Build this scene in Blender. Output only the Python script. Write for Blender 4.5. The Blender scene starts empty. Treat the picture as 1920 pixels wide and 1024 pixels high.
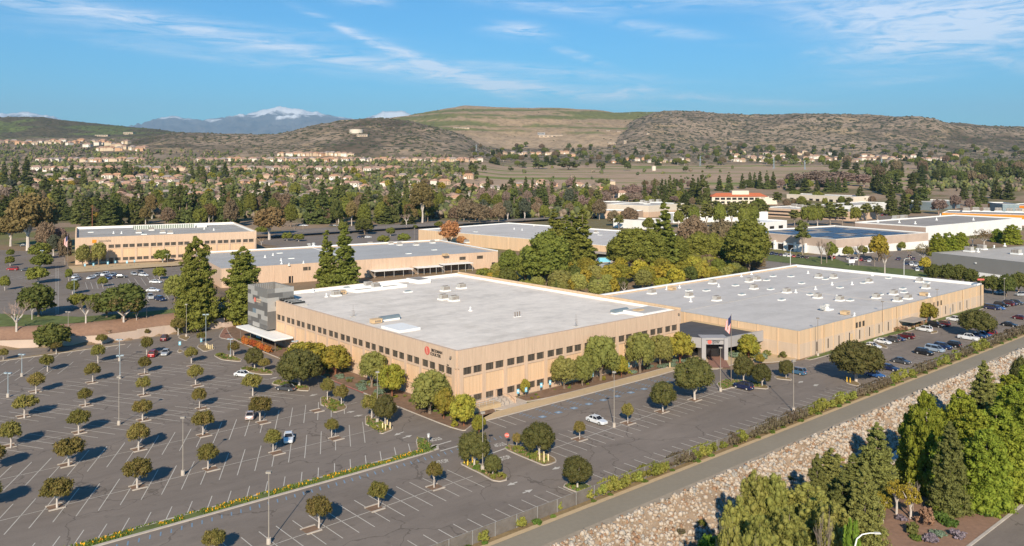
import bpy, math, random
import numpy as np
from mathutils import Vector, Matrix
R = random.Random(7)
SC = bpy.context.scene
COL = SC.collection
# ---------------------------------------------------------------- surveying
F, HZ, H = 1566., 304., 52.        # focal length in photo pixels, eye-level row, camera height (m)
D1 = np.array((1795/math.hypot(1795, F), F/math.hypot(1795, F)))
D2 = np.array((-D1[1], D1[0]))
P0 = np.array((-11.523, 175.198))
ANG = math.atan2(D1[1], D1[0])
def W(u, v):                       # site grid (u along the front facade, v into the site) -> world
    p = P0 + u*D1 + v*D2
    return float(p[0]), float(p[1])
def toUV(x, y):
    a = x-P0[0]; b = y-P0[1]
    return a*D1[0]+b*D1[1], a*D2[0]+b*D2[1]
def G(px, py, z=0.):
    Y = F*(H-z)/(py-HZ)
    return (px-960)/F*Y, Y
def GU(px, py, z=0.): return toUV(*G(px, py, z))
def ip(x, pts): return float(np.interp(x, [p[0] for p in pts], [p[1] for p in pts]))
def sst(x, a, b):
    t = np.clip((x-a)/(b-a), 0, 1); return t*t*(3-2*t)
# ---------------------------------------------------------------- value noise
_rng = np.random.RandomState(3); _NT = _rng.rand(256, 256)
def vn(x, y):
    xi = np.floor(x).astype(int); yi = np.floor(y).astype(int); fx = x-xi; fy = y-yi
    fx = fx*fx*(3-2*fx); fy = fy*fy*(3-2*fy)
    a = _NT[xi % 256, yi % 256]; b = _NT[(xi+1) % 256, yi % 256]; c = _NT[xi % 256, (yi+1) % 256]; d = _NT[(xi+1) % 256, (yi+1) % 256]
    return a*(1-fx)*(1-fy)+b*fx*(1-fy)+c*(1-fx)*fy+d*fx*fy
def fbm(x, y, o=4):
    s = 0; a = .5
    for k in range(o): s = s+a*(vn(x*2**k+17*k, y*2**k+9*k)); a *= .5
    return s/(1-.5**o)
def ridged(x, y, o=4):
    s = 0; a = .5
    for k in range(o): s = s+a*(1-abs(2*vn(x*2**k+31*k, y*2**k+5*k)-1)); a *= .5
    return s/(1-.5**o)
# ---------------------------------------------------------------- terrain
ZL = [(0,0),(800,0),(1000,7),(1300,22),(1600,38),(1900,54),(2300,80),(2600,104),(3200,140),(4000,165),(7000,200),(14000,200)]
ZR = [(0,0),(800,0),(1000,5),(1300,18),(1600,28),(2000,38),(2500,58),(3000,88),(3500,125),(4000,150),(7000,200),(14000,200)]
RID = [  # depth, front width, skyline (photo column, row)
 (4300, 1500, 'green', [(-900,235),(-200,228),(0,225),(50,222),(80,224),(130,232),(180,236),(230,240),(300,246),(340,252),(450,268),(520,300)]),
 (2900, 900, 'scrub', [(120,285),(200,268),(260,262),(330,250),(400,252),(480,255),(520,254),(560,246),(600,235),(640,229),(690,222),(730,224),(770,229),(810,238),(850,250),(880,261),(905,275),(940,292)]),
 (4700, 2000, 'fill', [(540,275),(600,255),(660,236),(720,227),(770,219),(800,213),(840,206),(870,201),(920,203),(1000,206),(1020,204),(1050,205),(1080,208),(1120,209),(1150,214),(1200,214),(1260,214),(1300,228),(1400,262)]),
 (4050, 1450, 'scrub', [(1140,262),(1190,230),(1225,217),(1245,213),(1280,212),(1340,217),(1390,222),(1450,221),(1510,219),(1560,221),(1620,222),(1690,225),(1750,231),(1800,235),(1850,240),(1920,244),(2300,252),(2900,262)]),
]
def terr(X, Y):
    """height and class weights; X, Y arrays"""
    X = np.asarray(X, float); Y = np.asarray(Y, float); Yc = np.maximum(Y, 5.)
    px = 960+F*X/Yc
    zl = np.interp(Y, *zip(*ZL)); zr = np.interp(Y, *zip(*ZR))
    w = sst(px, 840, 960); zb = zl*(1-w)+zr*w
    near = sst(Y, 900, 1500)
    zb = zb+near*(fbm(X/170, Y/170)-.5)*8*sst(Y, 1400, 2600)+(fbm(X/60,Y/60)-.5)*12*sst(Y, 2400, 3000)
    z = zb.copy(); cls = {'green':0*z, 'scrub':0*z, 'fill':0*z}; crest = 0*z
    for D, wf, kind, sk in RID:
        zk = H-(np.interp(px, *zip(*sk))-HZ)*D/F
        warp = (fbm(X/420, Y/420)-.5)*500
        S = np.where(Y < D, sst(Y+warp*(1-sst(Y, D-600, D)), D-wf, D), 1-sst(Y, D+200, D+2500)*.9)
        up = np.maximum(zk-zb, 0)*S
        g = (.75*ridged(X/380+3, Y/520, 4)+.25*ridged(X/90+8, Y/130, 3)-.55)
        am = 72 if kind == 'scrub' else (12 if kind == 'fill' else 40)
        rel = np.clip(up/90, 0, 1)*(1-.86*sst(Y, D-420, D-20)*(Y < D+100))
        zz = zb+up+g*am*rel
        if kind == 'fill':
            st = 17.; q = zz/st; fl = np.floor(q); zt = (fl+sst(q-fl, .25, .95))*st
            zz = zz*(1-.65*S)+zt*.65*S
        m = (zz > z) & (up > 1)
        z = np.where(m, zz, z)
        for k in cls: cls[k] = np.where(m, (1. if k == kind else 0.)*np.clip(up/12, 0, 1), cls[k])
    # near-site relief: the neighbouring office pad sits 4.5 m higher
    u, v = toUV(X, Y)
    vw = np.interp(u, [-150,-100,-62,-52,-36,-20,2], [141,134,130.2,123.8,118,118.6,118])
    pad = 2.0*sst(v, vw+.6, vw+2)+2.5*sst(v, vw+2.5, vw+9.5)
    wu = np.where(v < 255, 1-sst(u, 8, 30), 1-sst(u, 100, 125))
    padz = np.where(v > 117, pad*wu, 0)
    padz = padz*(1-sst(Y, 560, 760))
    z = z+padz
    z = np.where((v < -54) & (Y < 900) & (u < 880), -9., z)
    return z, cls
def tz(x, y):
    u, v = toUV(x, y)
    if v < -54 and y < 900:
        return bankz(v)
    return float(terr(np.array([x]), np.array([y]))[0][0])
PROF = [(-52.3,0.02),(-57.9,0.0),(-59.5,-.7),(-65,-3.9),(-65.6,-4.4),(-69.5,-4.4),(-70,-3.7),(-78,-.6),(-84,0.0),(-95.2,0.05),(-95.4,.13)]
def bankz(v):
    return float(np.interp(-v, [-p[0] for p in PROF], [p[1] for p in PROF]))
_YS = 70.*1.012**np.arange(410)
def hit(px, py):
    """the ground point seen at a photo position"""
    if py > 560:
        X, Y = G(px, py); z = tz(X, Y)
        if abs(z) < .01: return X, Y, z
    k = (px-960)/F
    d = H-(py-HZ)*_YS/F-terr(k*_YS, _YS)[0]
    i = int(np.argmax(d <= 0)) or len(_YS)-1
    Y = np.linspace(_YS[i-1], _YS[i], 60); z = terr(k*Y, Y)[0]; d = H-(py-HZ)*Y/F-z
    j = int(np.argmax(d <= 0)) if (d <= 0).any() else 59
    return k*float(Y[j]), float(Y[j]), float(z[j])
# ---------------------------------------------------------------- materials
class NT:
    def __init__(s, nt): s.nt = nt; s.L = nt.links
    def n(s, t, **kw):
        o = s.nt.nodes.new(t)
        for k, v in kw.items():
            if k.startswith('_'): setattr(o, k[1:], v)
        return o
    def v(s, sock, val):
        if isinstance(val, bpy.types.NodeSocket): s.L.new(val, sock)
        elif val is not None: sock.default_value = val
    def m(s, op, a, b=None, c=None, clamp=False):
        o = s.n('ShaderNodeMath', _operation=op); o.use_clamp = clamp
        s.v(o.inputs[0], a); s.v(o.inputs[1], b); s.v(o.inputs[2], c)
        return o.outputs[0]
    def mix(s, f, a, b, bt='MIX'):
        o = s.n('ShaderNodeMixRGB', _blend_type=bt); s.v(o.inputs[0], f)
        s.v(o.inputs[1], a if isinstance(a, bpy.types.NodeSocket) else (*a, 1)); s.v(o.inputs[2], b if isinstance(b, bpy.types.NodeSocket) else (*b, 1))
        return o.outputs[0]
    def noise(s, vec, sc, det=3, rough=.55, dist=0):
        o = s.n('ShaderNodeTexNoise'); o.inputs['Scale'].default_value = sc; o.inputs['Detail'].default_value = det
        o.inputs['Roughness'].default_value = rough; o.inputs['Distortion'].default_value = dist
        if vec is not None: s.L.new(vec, o.inputs['Vector'])
        return o.outputs[0]
    def ramp(s, f, stops):
        o = s.n('ShaderNodeValToRGB'); e = o.color_ramp.elements
        while len(e) < len(stops): e.new(.5)
        for k, (p, c) in enumerate(stops): e[k].position = p; e[k].color = (*c, 1) if len(c) == 3 else c
        s.L.new(f, o.inputs[0]); return o.outputs[0]
    def mapr(s, vec, scale=(1,1,1), rot=(0,0,0)):
        o = s.n('ShaderNodeMapping'); o.inputs['Scale'].default_value = scale; o.inputs['Rotation'].default_value = rot
        s.L.new(vec, o.inputs[0]); return o.outputs[0]
MATS = {}
def newmat(name):
    m = bpy.data.materials.new(name); m.use_nodes = True; m.node_tree.nodes.clear()
    t = NT(m.node_tree); out = t.n('ShaderNodeOutputMaterial'); b = t.n('ShaderNodeBsdfPrincipled')
    t.L.new(b.outputs[0], out.inputs[0]); MATS[name] = m
    return m, t, b, out
def geo(t): return t.n('ShaderNodeNewGeometry').outputs['Position']
def objc(t): return t.n('ShaderNodeTexCoord').outputs['Object']
def mat(name, col, rough=.8, var=.18, sc=.6, det=4, spec=.3, metal=0, bump=0, bsc=6, stretch=(1,1,1), rot=0, sc2=None, coord='pos', objvar=0, emit=None):
    if name in MATS: return MATS[name]
    m, t, b, out = newmat(name)
    vec = geo(t) if coord == 'pos' else objc(t)
    vec = t.mapr(vec, stretch, (0,0,rot))
    n = t.noise(vec, sc, det, .6)
    if sc2: n = t.m('MULTIPLY_ADD', t.noise(vec, sc2, 3), .5, t.m('MULTIPLY', n, .5))
    hi = tuple(min(1, c*(1+var)) for c in col); lo = tuple(c*(1-var) for c in col)
    c = t.ramp(n, [(.28, lo), (.72, hi)])
    if objvar:
        oi = t.n('ShaderNodeObjectInfo').outputs['Random']
        hs = t.n('ShaderNodeHueSaturation'); t.L.new(c, hs.inputs['Color'])
        t.L.new(t.m('MULTIPLY_ADD', oi, objvar, 1-objvar/2), hs.inputs['Value'])
        t.L.new(t.m('MULTIPLY_ADD', t.m('FRACT', t.m('MULTIPLY', oi, 7.3)), objvar*.12, .5-objvar*.06), hs.inputs['Hue'])
        c = hs.outputs[0]
    t.L.new(c, b.inputs['Base Color'])
    b.inputs['Roughness'].default_value = rough; b.inputs['Specular IOR Level'].default_value = spec; b.inputs['Metallic'].default_value = metal
    if bump:
        bp = t.n('ShaderNodeBump'); bp.inputs['Strength'].default_value = bump; bp.inputs['Distance'].default_value = .1
        t.L.new(t.noise(vec, bsc, 4), bp.inputs['Height']); t.L.new(bp.outputs[0], b.inputs['Normal'])
    return m
def foliage(name, a, b_, dead=None, ov=.5):
    m, t, b, out = newmat(name)
    oc = objc(t)
    n = t.noise(oc, .9, 2); n2 = t.noise(oc, 5.5, 2)
    f = t.m('MULTIPLY_ADD', n2, .5, t.m('MULTIPLY', n, .5))
    st = [(.32, b_), (.62, a)]
    if dead: st = [(.30, b_), (.5, a), (.68, dead)]
    c = t.ramp(f, st)
    oi = t.n('ShaderNodeObjectInfo').outputs['Random']
    hs = t.n('ShaderNodeHueSaturation'); t.L.new(c, hs.inputs['Color'])
    t.L.new(t.m('MULTIPLY_ADD', oi, ov, 1-ov/2), hs.inputs['Value'])
    t.L.new(t.m('MULTIPLY_ADD', t.m('FRACT', t.m('MULTIPLY', oi, 9.7)), .03, .485), hs.inputs['Hue'])
    c = hs.outputs[0]
    t.L.new(c, b.inputs['Base Color']); b.inputs['Roughness'].default_value = .75; b.inputs['Specular IOR Level'].default_value = .15
    tr = t.n('ShaderNodeBsdfTranslucent'); t.L.new(c, tr.inputs[0])
    mx = t.n('ShaderNodeMixShader'); mx.inputs[0].default_value = .18
    t.L.new(b.outputs[0], mx.inputs[1]); t.L.new(tr.outputs[0], mx.inputs[2]); t.L.new(mx.outputs[0], out.inputs[0])
    return m
# ---------------------------------------------------------------- mesh builder
class MB:
    def __init__(s): s.v = []; s.f = []; s.mi = []; s.mats = []
    def _m(s, m):
        if isinstance(m, str): m = MATS[m]
        if m not in s.mats: s.mats.append(m)
        return s.mats.index(m)
    def add(s, vs, fs, m):
        o = len(s.v); s.v += [tuple(p) for p in vs]; k = s._m(m)
        for f in fs: s.f.append(tuple(i+o for i in f)); s.mi.append(k)
    def box(s, x0, x1, y0, y1, z0, z1, m, fn=None):
        if x0 > x1: x0, x1 = x1, x0
        if y0 > y1: y0, y1 = y1, y0
        vs = [(x0,y0,z0),(x1,y0,z0),(x1,y1,z0),(x0,y1,z0),(x0,y0,z1),(x1,y0,z1),(x1,y1,z1),(x0,y1,z1)]
        if fn: vs = [fn(*p) for p in vs]
        s.add(vs, [(0,3,2,1),(4,5,6,7),(0,1,5,4),(1,2,6,5),(2,3,7,6),(3,0,4,7)], m)
    def prism(s, poly, z0, z1, m, mtop=None, bottom=True):
        n = len(poly)
        ar = sum(poly[i][0]*poly[(i+1)%n][1]-poly[(i+1)%n][0]*poly[i][1] for i in range(n))
        if ar < 0: poly = poly[::-1]
        vs = [(*p, z0) for p in poly]+[(*p, z1) for p in poly]
        fs = [(i, (i+1)%n, n+(i+1)%n, n+i) for i in range(n)]
        if bottom: fs.append(tuple(range(n))[::-1])
        s.add(vs, fs, m); s.add(vs[n:], [tuple(range(n))], mtop or m)
    def cyl(s, a, b, r0, r1, m, n=8, cap=True):
        a = Vector(a); b = Vector(b); d = (b-a).normalized()
        t = Vector((1,0,0)) if abs(d.x) < .9 else Vector((0,1,0))
        e = d.cross(t).normalized(); g = d.cross(e)
        vs = []
        for c, r in ((a, r0), (b, r1)):
            for k in range(n):
                th = 2*math.pi*k/n; vs.append(c+e*math.cos(th)*r+g*math.sin(th)*r)
        fs = [(k, (k+1)%n, n+(k+1)%n, n+k) for k in range(n)]
        if cap: fs += [tuple(range(n))[::-1], tuple(range(n, 2*n))]
        s.add(vs, fs, m)
    def tube(s, pts, rs, m, n=6):
        for k in range(len(pts)-1): s.cyl(pts[k], pts[k+1], rs[k], rs[k+1], m, n)
    def mesh(s, name, smooth=False):
        me = bpy.data.meshes.new(name); me.from_pydata(s.v, [], s.f)
        for m in s.mats: me.materials.append(m)
        me.polygons.foreach_set('material_index', s.mi)
        if smooth: me.polygons.foreach_set('use_smooth', [True]*len(s.f))
        me.update(); return me
    def obj(s, name, parent=None, **kw):
        return link(name, s.mesh(name, kw.pop('smooth', False)), parent, **kw)
def link(name, data, parent=None, loc=None, rot=0, kind=None, label=None, cat=None, group=None, scale=None):
    o = bpy.data.objects.new(name, data); COL.objects.link(o)
    if parent: o.parent = parent
    if loc is not None: o.location = loc
    if rot: o.rotation_euler = (0, 0, rot)
    if scale is not None: o.scale = scale
    if kind: o['kind'] = kind
    if label: o['label'] = label
    if cat: o['category'] = cat
    if group: o['group'] = group
    return o
def root(name, loc, rot=0, cat=None, label=None, group=None, scale=None):
    o = link(name, None, None, loc, rot, None, label, cat, group, scale); o.empty_display_size = .5
    return o
REG = []
def reg(o, key, desc, tail, x=None):
    """label is finished at the end, by order from the left among its like"""
    l = o.location
    REG.append((key, 960+F*l.x/max(l.y, 1) if x is None else x, o, desc, tail))
def ordinal(n):
    W_ = 'first second third fourth fifth sixth seventh eighth ninth tenth eleventh twelfth thirteenth fourteenth fifteenth sixteenth seventeenth eighteenth nineteenth twentieth'.split()
    return W_[n-1] if n <= 20 else '%d%s' % (n, {1:'st',2:'nd',3:'rd'}.get(n % 10, 'th') if n % 100 not in (11,12,13) else 'th')
def finish_labels():
    by = {}
    for r in REG: by.setdefault(r[0], []).append(r)
    for key, L in by.items():
        L.sort(key=lambda r: r[1])
        for i, (k, x, o, desc, tail) in enumerate(L):
            if len(L) == 1: o['label'] = f'{desc} {tail}'
            else:
                j = len(L)-i
                pos = f'{ordinal(i+1)} from the left' if i+1 <= j or i < 8 else f'{ordinal(j)} from the right'
                t_ = f'{desc}, {pos} {tail}'
                while len(t_.split()) > 16 and ' the ' in t_: t_ = ' '.join(t_.rsplit(' the ', 1))
                o['label'] = t_
# ---------------------------------------------------------------- material library
def asphalt(name, col, crack=1.):
    m, t, b, out = newmat(name); g = geo(t); r = t.mapr(g, (1,1,1), (0,0,-ANG))
    big = t.noise(g, .035, 5, .6); mid = t.noise(t.mapr(r, (.25,1,1)), .5, 4, .6); fine = t.noise(g, 3.5, 3, .7)
    f = t.m('ADD', t.m('MULTIPLY', big, .45), t.m('ADD', t.m('MULTIPLY', mid, .33), t.m('MULTIPLY', fine, .22)))
    c = t.ramp(f, [(.36, tuple(x*.80 for x in col)), (.5, col), (.64, tuple(x*1.2 for x in col))])
    # oil spots where cars stand, sealed cracks, squared patches
    oil = t.m('MULTIPLY', t.m('SUBTRACT', t.noise(g, .55, 2, .5), .62, clamp=True), 4., clamp=True)
    c = t.mix(t.m('MULTIPLY', oil, .6), c, tuple(x*.45 for x in col))
    vo = t.n('ShaderNodeTexVoronoi', _feature='DISTANCE_TO_EDGE'); vo.inputs['Scale'].default_value = .075
    wv = t.n('ShaderNodeVectorMath', _operation='ADD'); nn = t.n('ShaderNodeTexNoise'); nn.inputs['Scale'].default_value = .12; nn.inputs['Detail'].default_value = 4; t.L.new(g, nn.inputs['Vector'])
    sc = t.n('ShaderNodeVectorMath', _operation='SCALE'); sc.inputs['Scale'].default_value = 9.; t.L.new(nn.outputs['Color'], sc.inputs[0]); t.L.new(g, wv.inputs[0]); t.L.new(sc.outputs[0], wv.inputs[1]); t.L.new(wv.outputs[0], vo.inputs['Vector'])
    ck = t.m('MULTIPLY', t.m('LESS_THAN', vo.outputs['Distance'], .0065), t.m('GREATER_THAN', big, .47))
    c = t.mix(t.m('MULTIPLY', ck, .55*crack), c, tuple(x*.42 for x in col))
    t.L.new(c, b.inputs['Base Color']); b.inputs['Roughness'].default_value = .93; b.inputs['Specular IOR Level'].default_value = .2
    bp = t.n('ShaderNodeBump'); bp.inputs['Strength'].default_value = .15; bp.inputs['Distance'].default_value = .05; t.L.new(fine, bp.inputs['Height']); t.L.new(bp.outputs[0], b.inputs['Normal'])
asphalt('asphalt', (.205,.170,.142)); asphalt('old_asphalt', (.23,.195,.165), 1.3)
def membrane(name, col, seam=3.2, var=.16, stain=.5):
    """roofing sheet: welded seams, ponding marks, repair patches and drifts of dust"""
    m, t, b, out = newmat(name); g = geo(t); r = t.mapr(g, (1,1,1), (0,0,-ANG))
    n1 = t.noise(t.mapr(r, (1,2.6,1)), .045, 6, .65); n2 = t.noise(r, .4, 4, .6)
    f = t.m('MULTIPLY_ADD', n2, .35, t.m('MULTIPLY', n1, .65))
    c = t.ramp(f, [(.34, tuple(x*(1-var) for x in col)), (.5, col), (.66, tuple(min(x*(1+var*.7), .85) for x in col))])
    br = t.n('ShaderNodeTexBrick'); br.offset = .5; br.inputs['Scale'].default_value = 1.; br.inputs['Mortar Size'].default_value = .045; br.inputs['Brick Width'].default_value = 24.; br.inputs['Row Height'].default_value = seam; br.inputs['Mortar Smooth'].default_value = .4
    t.L.new(r, br.inputs['Vector']); c = t.mix(t.m('MULTIPLY', br.outputs['Fac'], .30), c, tuple(x*.55 for x in col))
    v = t.n('ShaderNodeTexVoronoi', _feature='F1'); v.inputs['Scale'].default_value = .045; t.L.new(r, v.inputs['Vector'])
    pond = t.m('MULTIPLY', t.m('SUBTRACT', t.noise(g, .06, 4, .7), .55, clamp=True), 3.5, clamp=True)
    c = t.mix(t.m('MULTIPLY', pond, stain), c, (col[0]*.62, col[1]*.60, col[2]*.55))
    ht = t.noise(t.mapr(r, (.35,4,1)), .35, 5, .7); c = t.mix(t.m('MULTIPLY', t.m('SUBTRACT', ht, .58, clamp=True), 1.6, clamp=True), c, tuple(min(x*1.3, .85) for x in col))
    t.L.new(c, b.inputs['Base Color']); b.inputs['Roughness'].default_value = .8; b.inputs['Specular IOR Level'].default_value = .25
membrane('roof_pale', (.71,.64,.56), 3.2, .24, .5); membrane('roof_cool', (.55,.51,.47), 3.2, .13, .5); membrane('roof_cool2', (.42,.41,.395), 3.2, .12, .5); membrane('roof_light', (.48,.44,.39), 4, .12, .4); membrane('roof_grey', (.34,.305,.27), 4, .18, .6); membrane('roof_old', (.40,.37,.33), 4, .32, .8)
def faded(name, col, under, thr=.47):
    m, t, b, out = newmat(name); g = geo(t); f = t.m('MULTIPLY', t.m('SUBTRACT', t.noise(g, 1.1, 5, .75), thr, clamp=True), 5, clamp=True)
    f2 = t.m('MULTIPLY', t.m('SUBTRACT', t.noise(g, .05, 3, .6), .35, clamp=True), 1.2, clamp=True)
    t.L.new(t.mix(t.m('MAXIMUM', t.m('MULTIPLY', f, .5), f2), col, under), b.inputs['Base Color']); b.inputs['Roughness'].default_value = .9
faded('paint', (.60,.56,.49), (.27,.24,.21)); faded('blue_paint', (.17,.28,.40), (.16,.15,.15))
mat('path_asphalt', (.26,.222,.165), .92, .10, .12, 5, sc2=1.4)
mat('red_paint', (.45,.05,.04), .7)
mat('yellow_paint', (.75,.47,.06), .6, .08)
mat('cream_paint', (.75,.60,.34), .6, .08)
mat('curb', (.46,.40,.34), .9, .15, .8)
mat('sidewalk', (.50,.37,.22), .9, .12, .5, sc2=3)
mat('concrete', (.47,.40,.33), .9, .12, .4, sc2=2)
mat('paver_red', (.27,.14,.10), .9, .15, 1.5)
mat('mulch', (.20,.125,.08), .95, .28, .7, 5, bump=.4, bsc=4)
mat('bank_soil', (.27,.16,.105), .95, .22, .15, 6, sc2=1.2, bump=.5, bsc=2)
mat('dirt', (.30,.20,.12), .95, .25, .3, 5, bump=.4, bsc=3)
mat('turf', (.12,.145,.04), .95, .35, .35, 5, bump=.6, bsc=6)
mat('verge', (.24,.17,.085), .95, .35, .3, 5, sc2=2, bump=.5, bsc=4)
mat('wall_conc', (.56,.40,.285), .85, .15, .4, 6, stretch=(3.2,3.2,.22), sc2=1.6)
mat('wall_panel', (.63,.43,.27), .85, .11, .6, 4, stretch=(4,4,.12))
mat('wall_orange', (.60,.425,.27), .85, .11, .3, 4, stretch=(3,3,.2))
mat('wall_pale', (.55,.42,.31), .85, .11, .3, 4, stretch=(3,3,.2))
mat('wall_cream', (.66,.57,.46), .85, .07, .2)
mat('wall_white', (.74,.72,.69), .8, .06, .2)
mat('wall_brown', (.36,.27,.22), .85, .08, .2)
mat('wall_grey', (.19,.185,.175), .85, .06, .1)
mat('wall_pink', (.48,.37,.30), .85, .1, .2)
mat('orange_band', (.80,.25,.02), .6, .05)
mat('roof_pale', (.66,.60,.52), .8, .15, .05, 6, stretch=(1,3.2,1), rot=-ANG, sc2=.35, spec=.35)
mat('roof_cool', (.54,.52,.50), .6, .10, .035, 6, stretch=(1,2,1), rot=-ANG, sc2=.4, spec=.35)
mat('roof_cool2', (.46,.46,.455), .6, .12, .035, 6, stretch=(1,2,1), rot=-ANG, sc2=.4, spec=.35)
mat('roof_old', (.42,.40,.37), .8, .3, .08, 6, stretch=(1,2.5,1), rot=-ANG, sc2=.5)
mat('roof_grey', (.38,.345,.31), .8, .15, .05, 5, sc2=.5)
mat('roof_light', (.54,.50,.45), .8, .12, .05, 5, sc2=.5)
mat('roof_dark', (.085,.08,.08), .8, .3, .3, 5, stretch=(1,5,1), rot=-ANG)
mat('cap_white', (.80,.79,.76), .6, .04, .5)
mat('tile_red', (.50,.14,.06), .85, .15, .8, 4)
mat('glass', (.085,.070,.055), .3, .55, .5, 3, spec=.6, stretch=(5,5,.3))
mat('glass_dark', (.02,.02,.022), .2, .3, .5, 2, spec=.6)
mat('metal', (.42,.42,.42), .45, .15, 1.5, metal=.4)
mat('galv', (.46,.45,.43), .5, .1, 1)
mat('metal_blue', (.22,.27,.29), .45, .15, .8, metal=.3)
mat('pole_tan', (.32,.28,.235), .6, .08, 1)
mat('pole_brown', (.20,.16,.13), .6, .1, 1)
mat('pole_blue', (.33,.40,.44), .6, .1, 1)
mat('white', (.78,.78,.76), .5, .04, 1)
mat('black', (.025,.025,.025), .5, .1, 1)
mat('rubber', (.02,.02,.02), .9, .1, 3)
mat('sign_blue', (.20,.52,.66), .5, .05, 1)
mat('sign_red', (.60,.13,.10), .5, .05, 1)
mat('tan_unit', (.60,.42,.24), .7, .1, 1)
mat('hvac', (.42,.40,.37), .6, .15, 2)
mat('skylight', (.24,.27,.27), .35, .15, .6, spec=.6)
mat('clad_a', (.135,.128,.122), .55, .05, 1, metal=.1); mat('clad_b', (.20,.19,.18), .55, .05, 1, metal=.1)
mat('clad_c', (.38,.36,.335), .55, .05, 1, metal=.1); mat('clad_d', (.17,.22,.26), .55, .05, 1, metal=.1)
mat('portal_grey', (.33,.315,.315), .75, .05, .4)
mat('bark', (.20,.15,.11), .95, .25, 2, 5, stretch=(1,1,.3)); mat('bark_white', (.50,.44,.39), .9, .2, 2, 5)
mat('bark_grey', (.27,.22,.18), .95, .2, 2, 5); mat('bark_red', (.22,.09,.05), .9, .2, 2, 5)
mat('twig', (.26,.20,.16), .95, .2, 1, objvar=.3)
mat('twig_pink', (.36,.25,.20), .95, .2, 1, objvar=.3)
mat('water', (.03,.045,.055), .06, .2, .2, spec=.6)
mat('solar', (.02,.03,.075), .3, .3, .12, 4, spec=.6)
foliage('f_lot', (0.191,0.165,0.042), (0.099,0.097,0.026), (0.278,0.194,0.074))
foliage('f_dark', (0.102,0.100,0.029), (0.052,0.059,0.019), (0.145,0.120,0.040))
foliage('f_fig', (0.099,0.112,0.027), (0.052,0.066,0.019), (0.139,0.131,0.032), ov=.3)
foliage('f_olive', (0.261,0.245,0.065), (0.157,0.165,0.042))
foliage('f_yg', (0.273,0.245,0.037), (0.133,0.148,0.025), (0.336,0.245,0.037))
foliage('f_gold', (0.394,0.296,0.037), (0.232,0.205,0.032))
foliage('f_conifer', (0.133,0.148,0.042), (0.072,0.084,0.027), ov=.6)
foliage('f_pine', (0.197,0.203,0.036), (0.107,0.119,0.027), ov=.4)
foliage('f_pine2', (0.215,0.211,0.058), (0.122,0.128,0.036), ov=.4)
foliage('f_lime', (0.209,0.245,0.027), (0.104,0.139,0.018), (0.290,0.296,0.040), ov=.35)
foliage('f_bright', (.16,.26,.03), (.09,.16,.02))
foliage('f_willow', (0.249,0.245,0.058), (0.145,0.154,0.036), (0.302,0.268,0.074), ov=.25)
foliage('f_euc', (.190,.135,.055), (.095,.080,.035), (.27,.17,.07))
foliage('f_brown', (0.232,0.165,0.100), (0.133,0.100,0.061), ov=.4)
foliage('f_pink', (.29,.205,.165), (.17,.12,.095), ov=.3)
foliage('f_greyg', (0.122,0.131,0.082), (0.072,0.082,0.053))
foliage('f_orange', (.42,.20,.08), (.27,.13,.05), (.46,.25,.12))
foliage('f_orange2', (.55,.17,.04), (.33,.11,.03))
foliage('f_blue', (.20,.25,.17), (.12,.17,.11))
foliage('f_vine', (0.215,0.222,0.042), (0.104,0.114,0.026), (0.255,0.205,0.063), ov=.8)
foliage('f_vinedead', (0.151,0.120,0.079), (0.087,0.066,0.045), (0.139,0.148,0.032), ov=.4)
foliage('f_lav', (.33,.26,.31), (.20,.17,.17)); foliage('f_tan', (.36,.22,.13), (.25,.15,.09))
foliage('f_grass', (.13,.19,.035), (.07,.11,.02)); foliage('f_flower', (.85,.50,.02), (.70,.28,.015))
def car_paint(name, c):
    m, t, b, o = newmat(name)
    b.inputs['Base Color'].default_value = (*c, 1); b.inputs['Roughness'].default_value = .32; b.inputs['Coat Weight'].default_value = .6
    b.inputs['Metallic'].default_value = .15; b.inputs['Coat Roughness'].default_value = .08
PAINT = {'white':(.72,.73,.74), 'silver':(.42,.43,.44), 'pale blue':(.30,.37,.45), 'black':(.012,.013,.016), 'navy':(.012,.02,.07),
 'dark grey':(.06,.065,.075), 'dark blue':(.015,.03,.09), 'red':(.30,.015,.02), 'dark red':(.09,.012,.018), 'teal blue':(.06,.14,.24), 'blue':(.04,.12,.33), 'pinkish silver':(.42,.35,.33)}
for k, c in PAINT.items(): car_paint('car_'+k, c)
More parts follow.
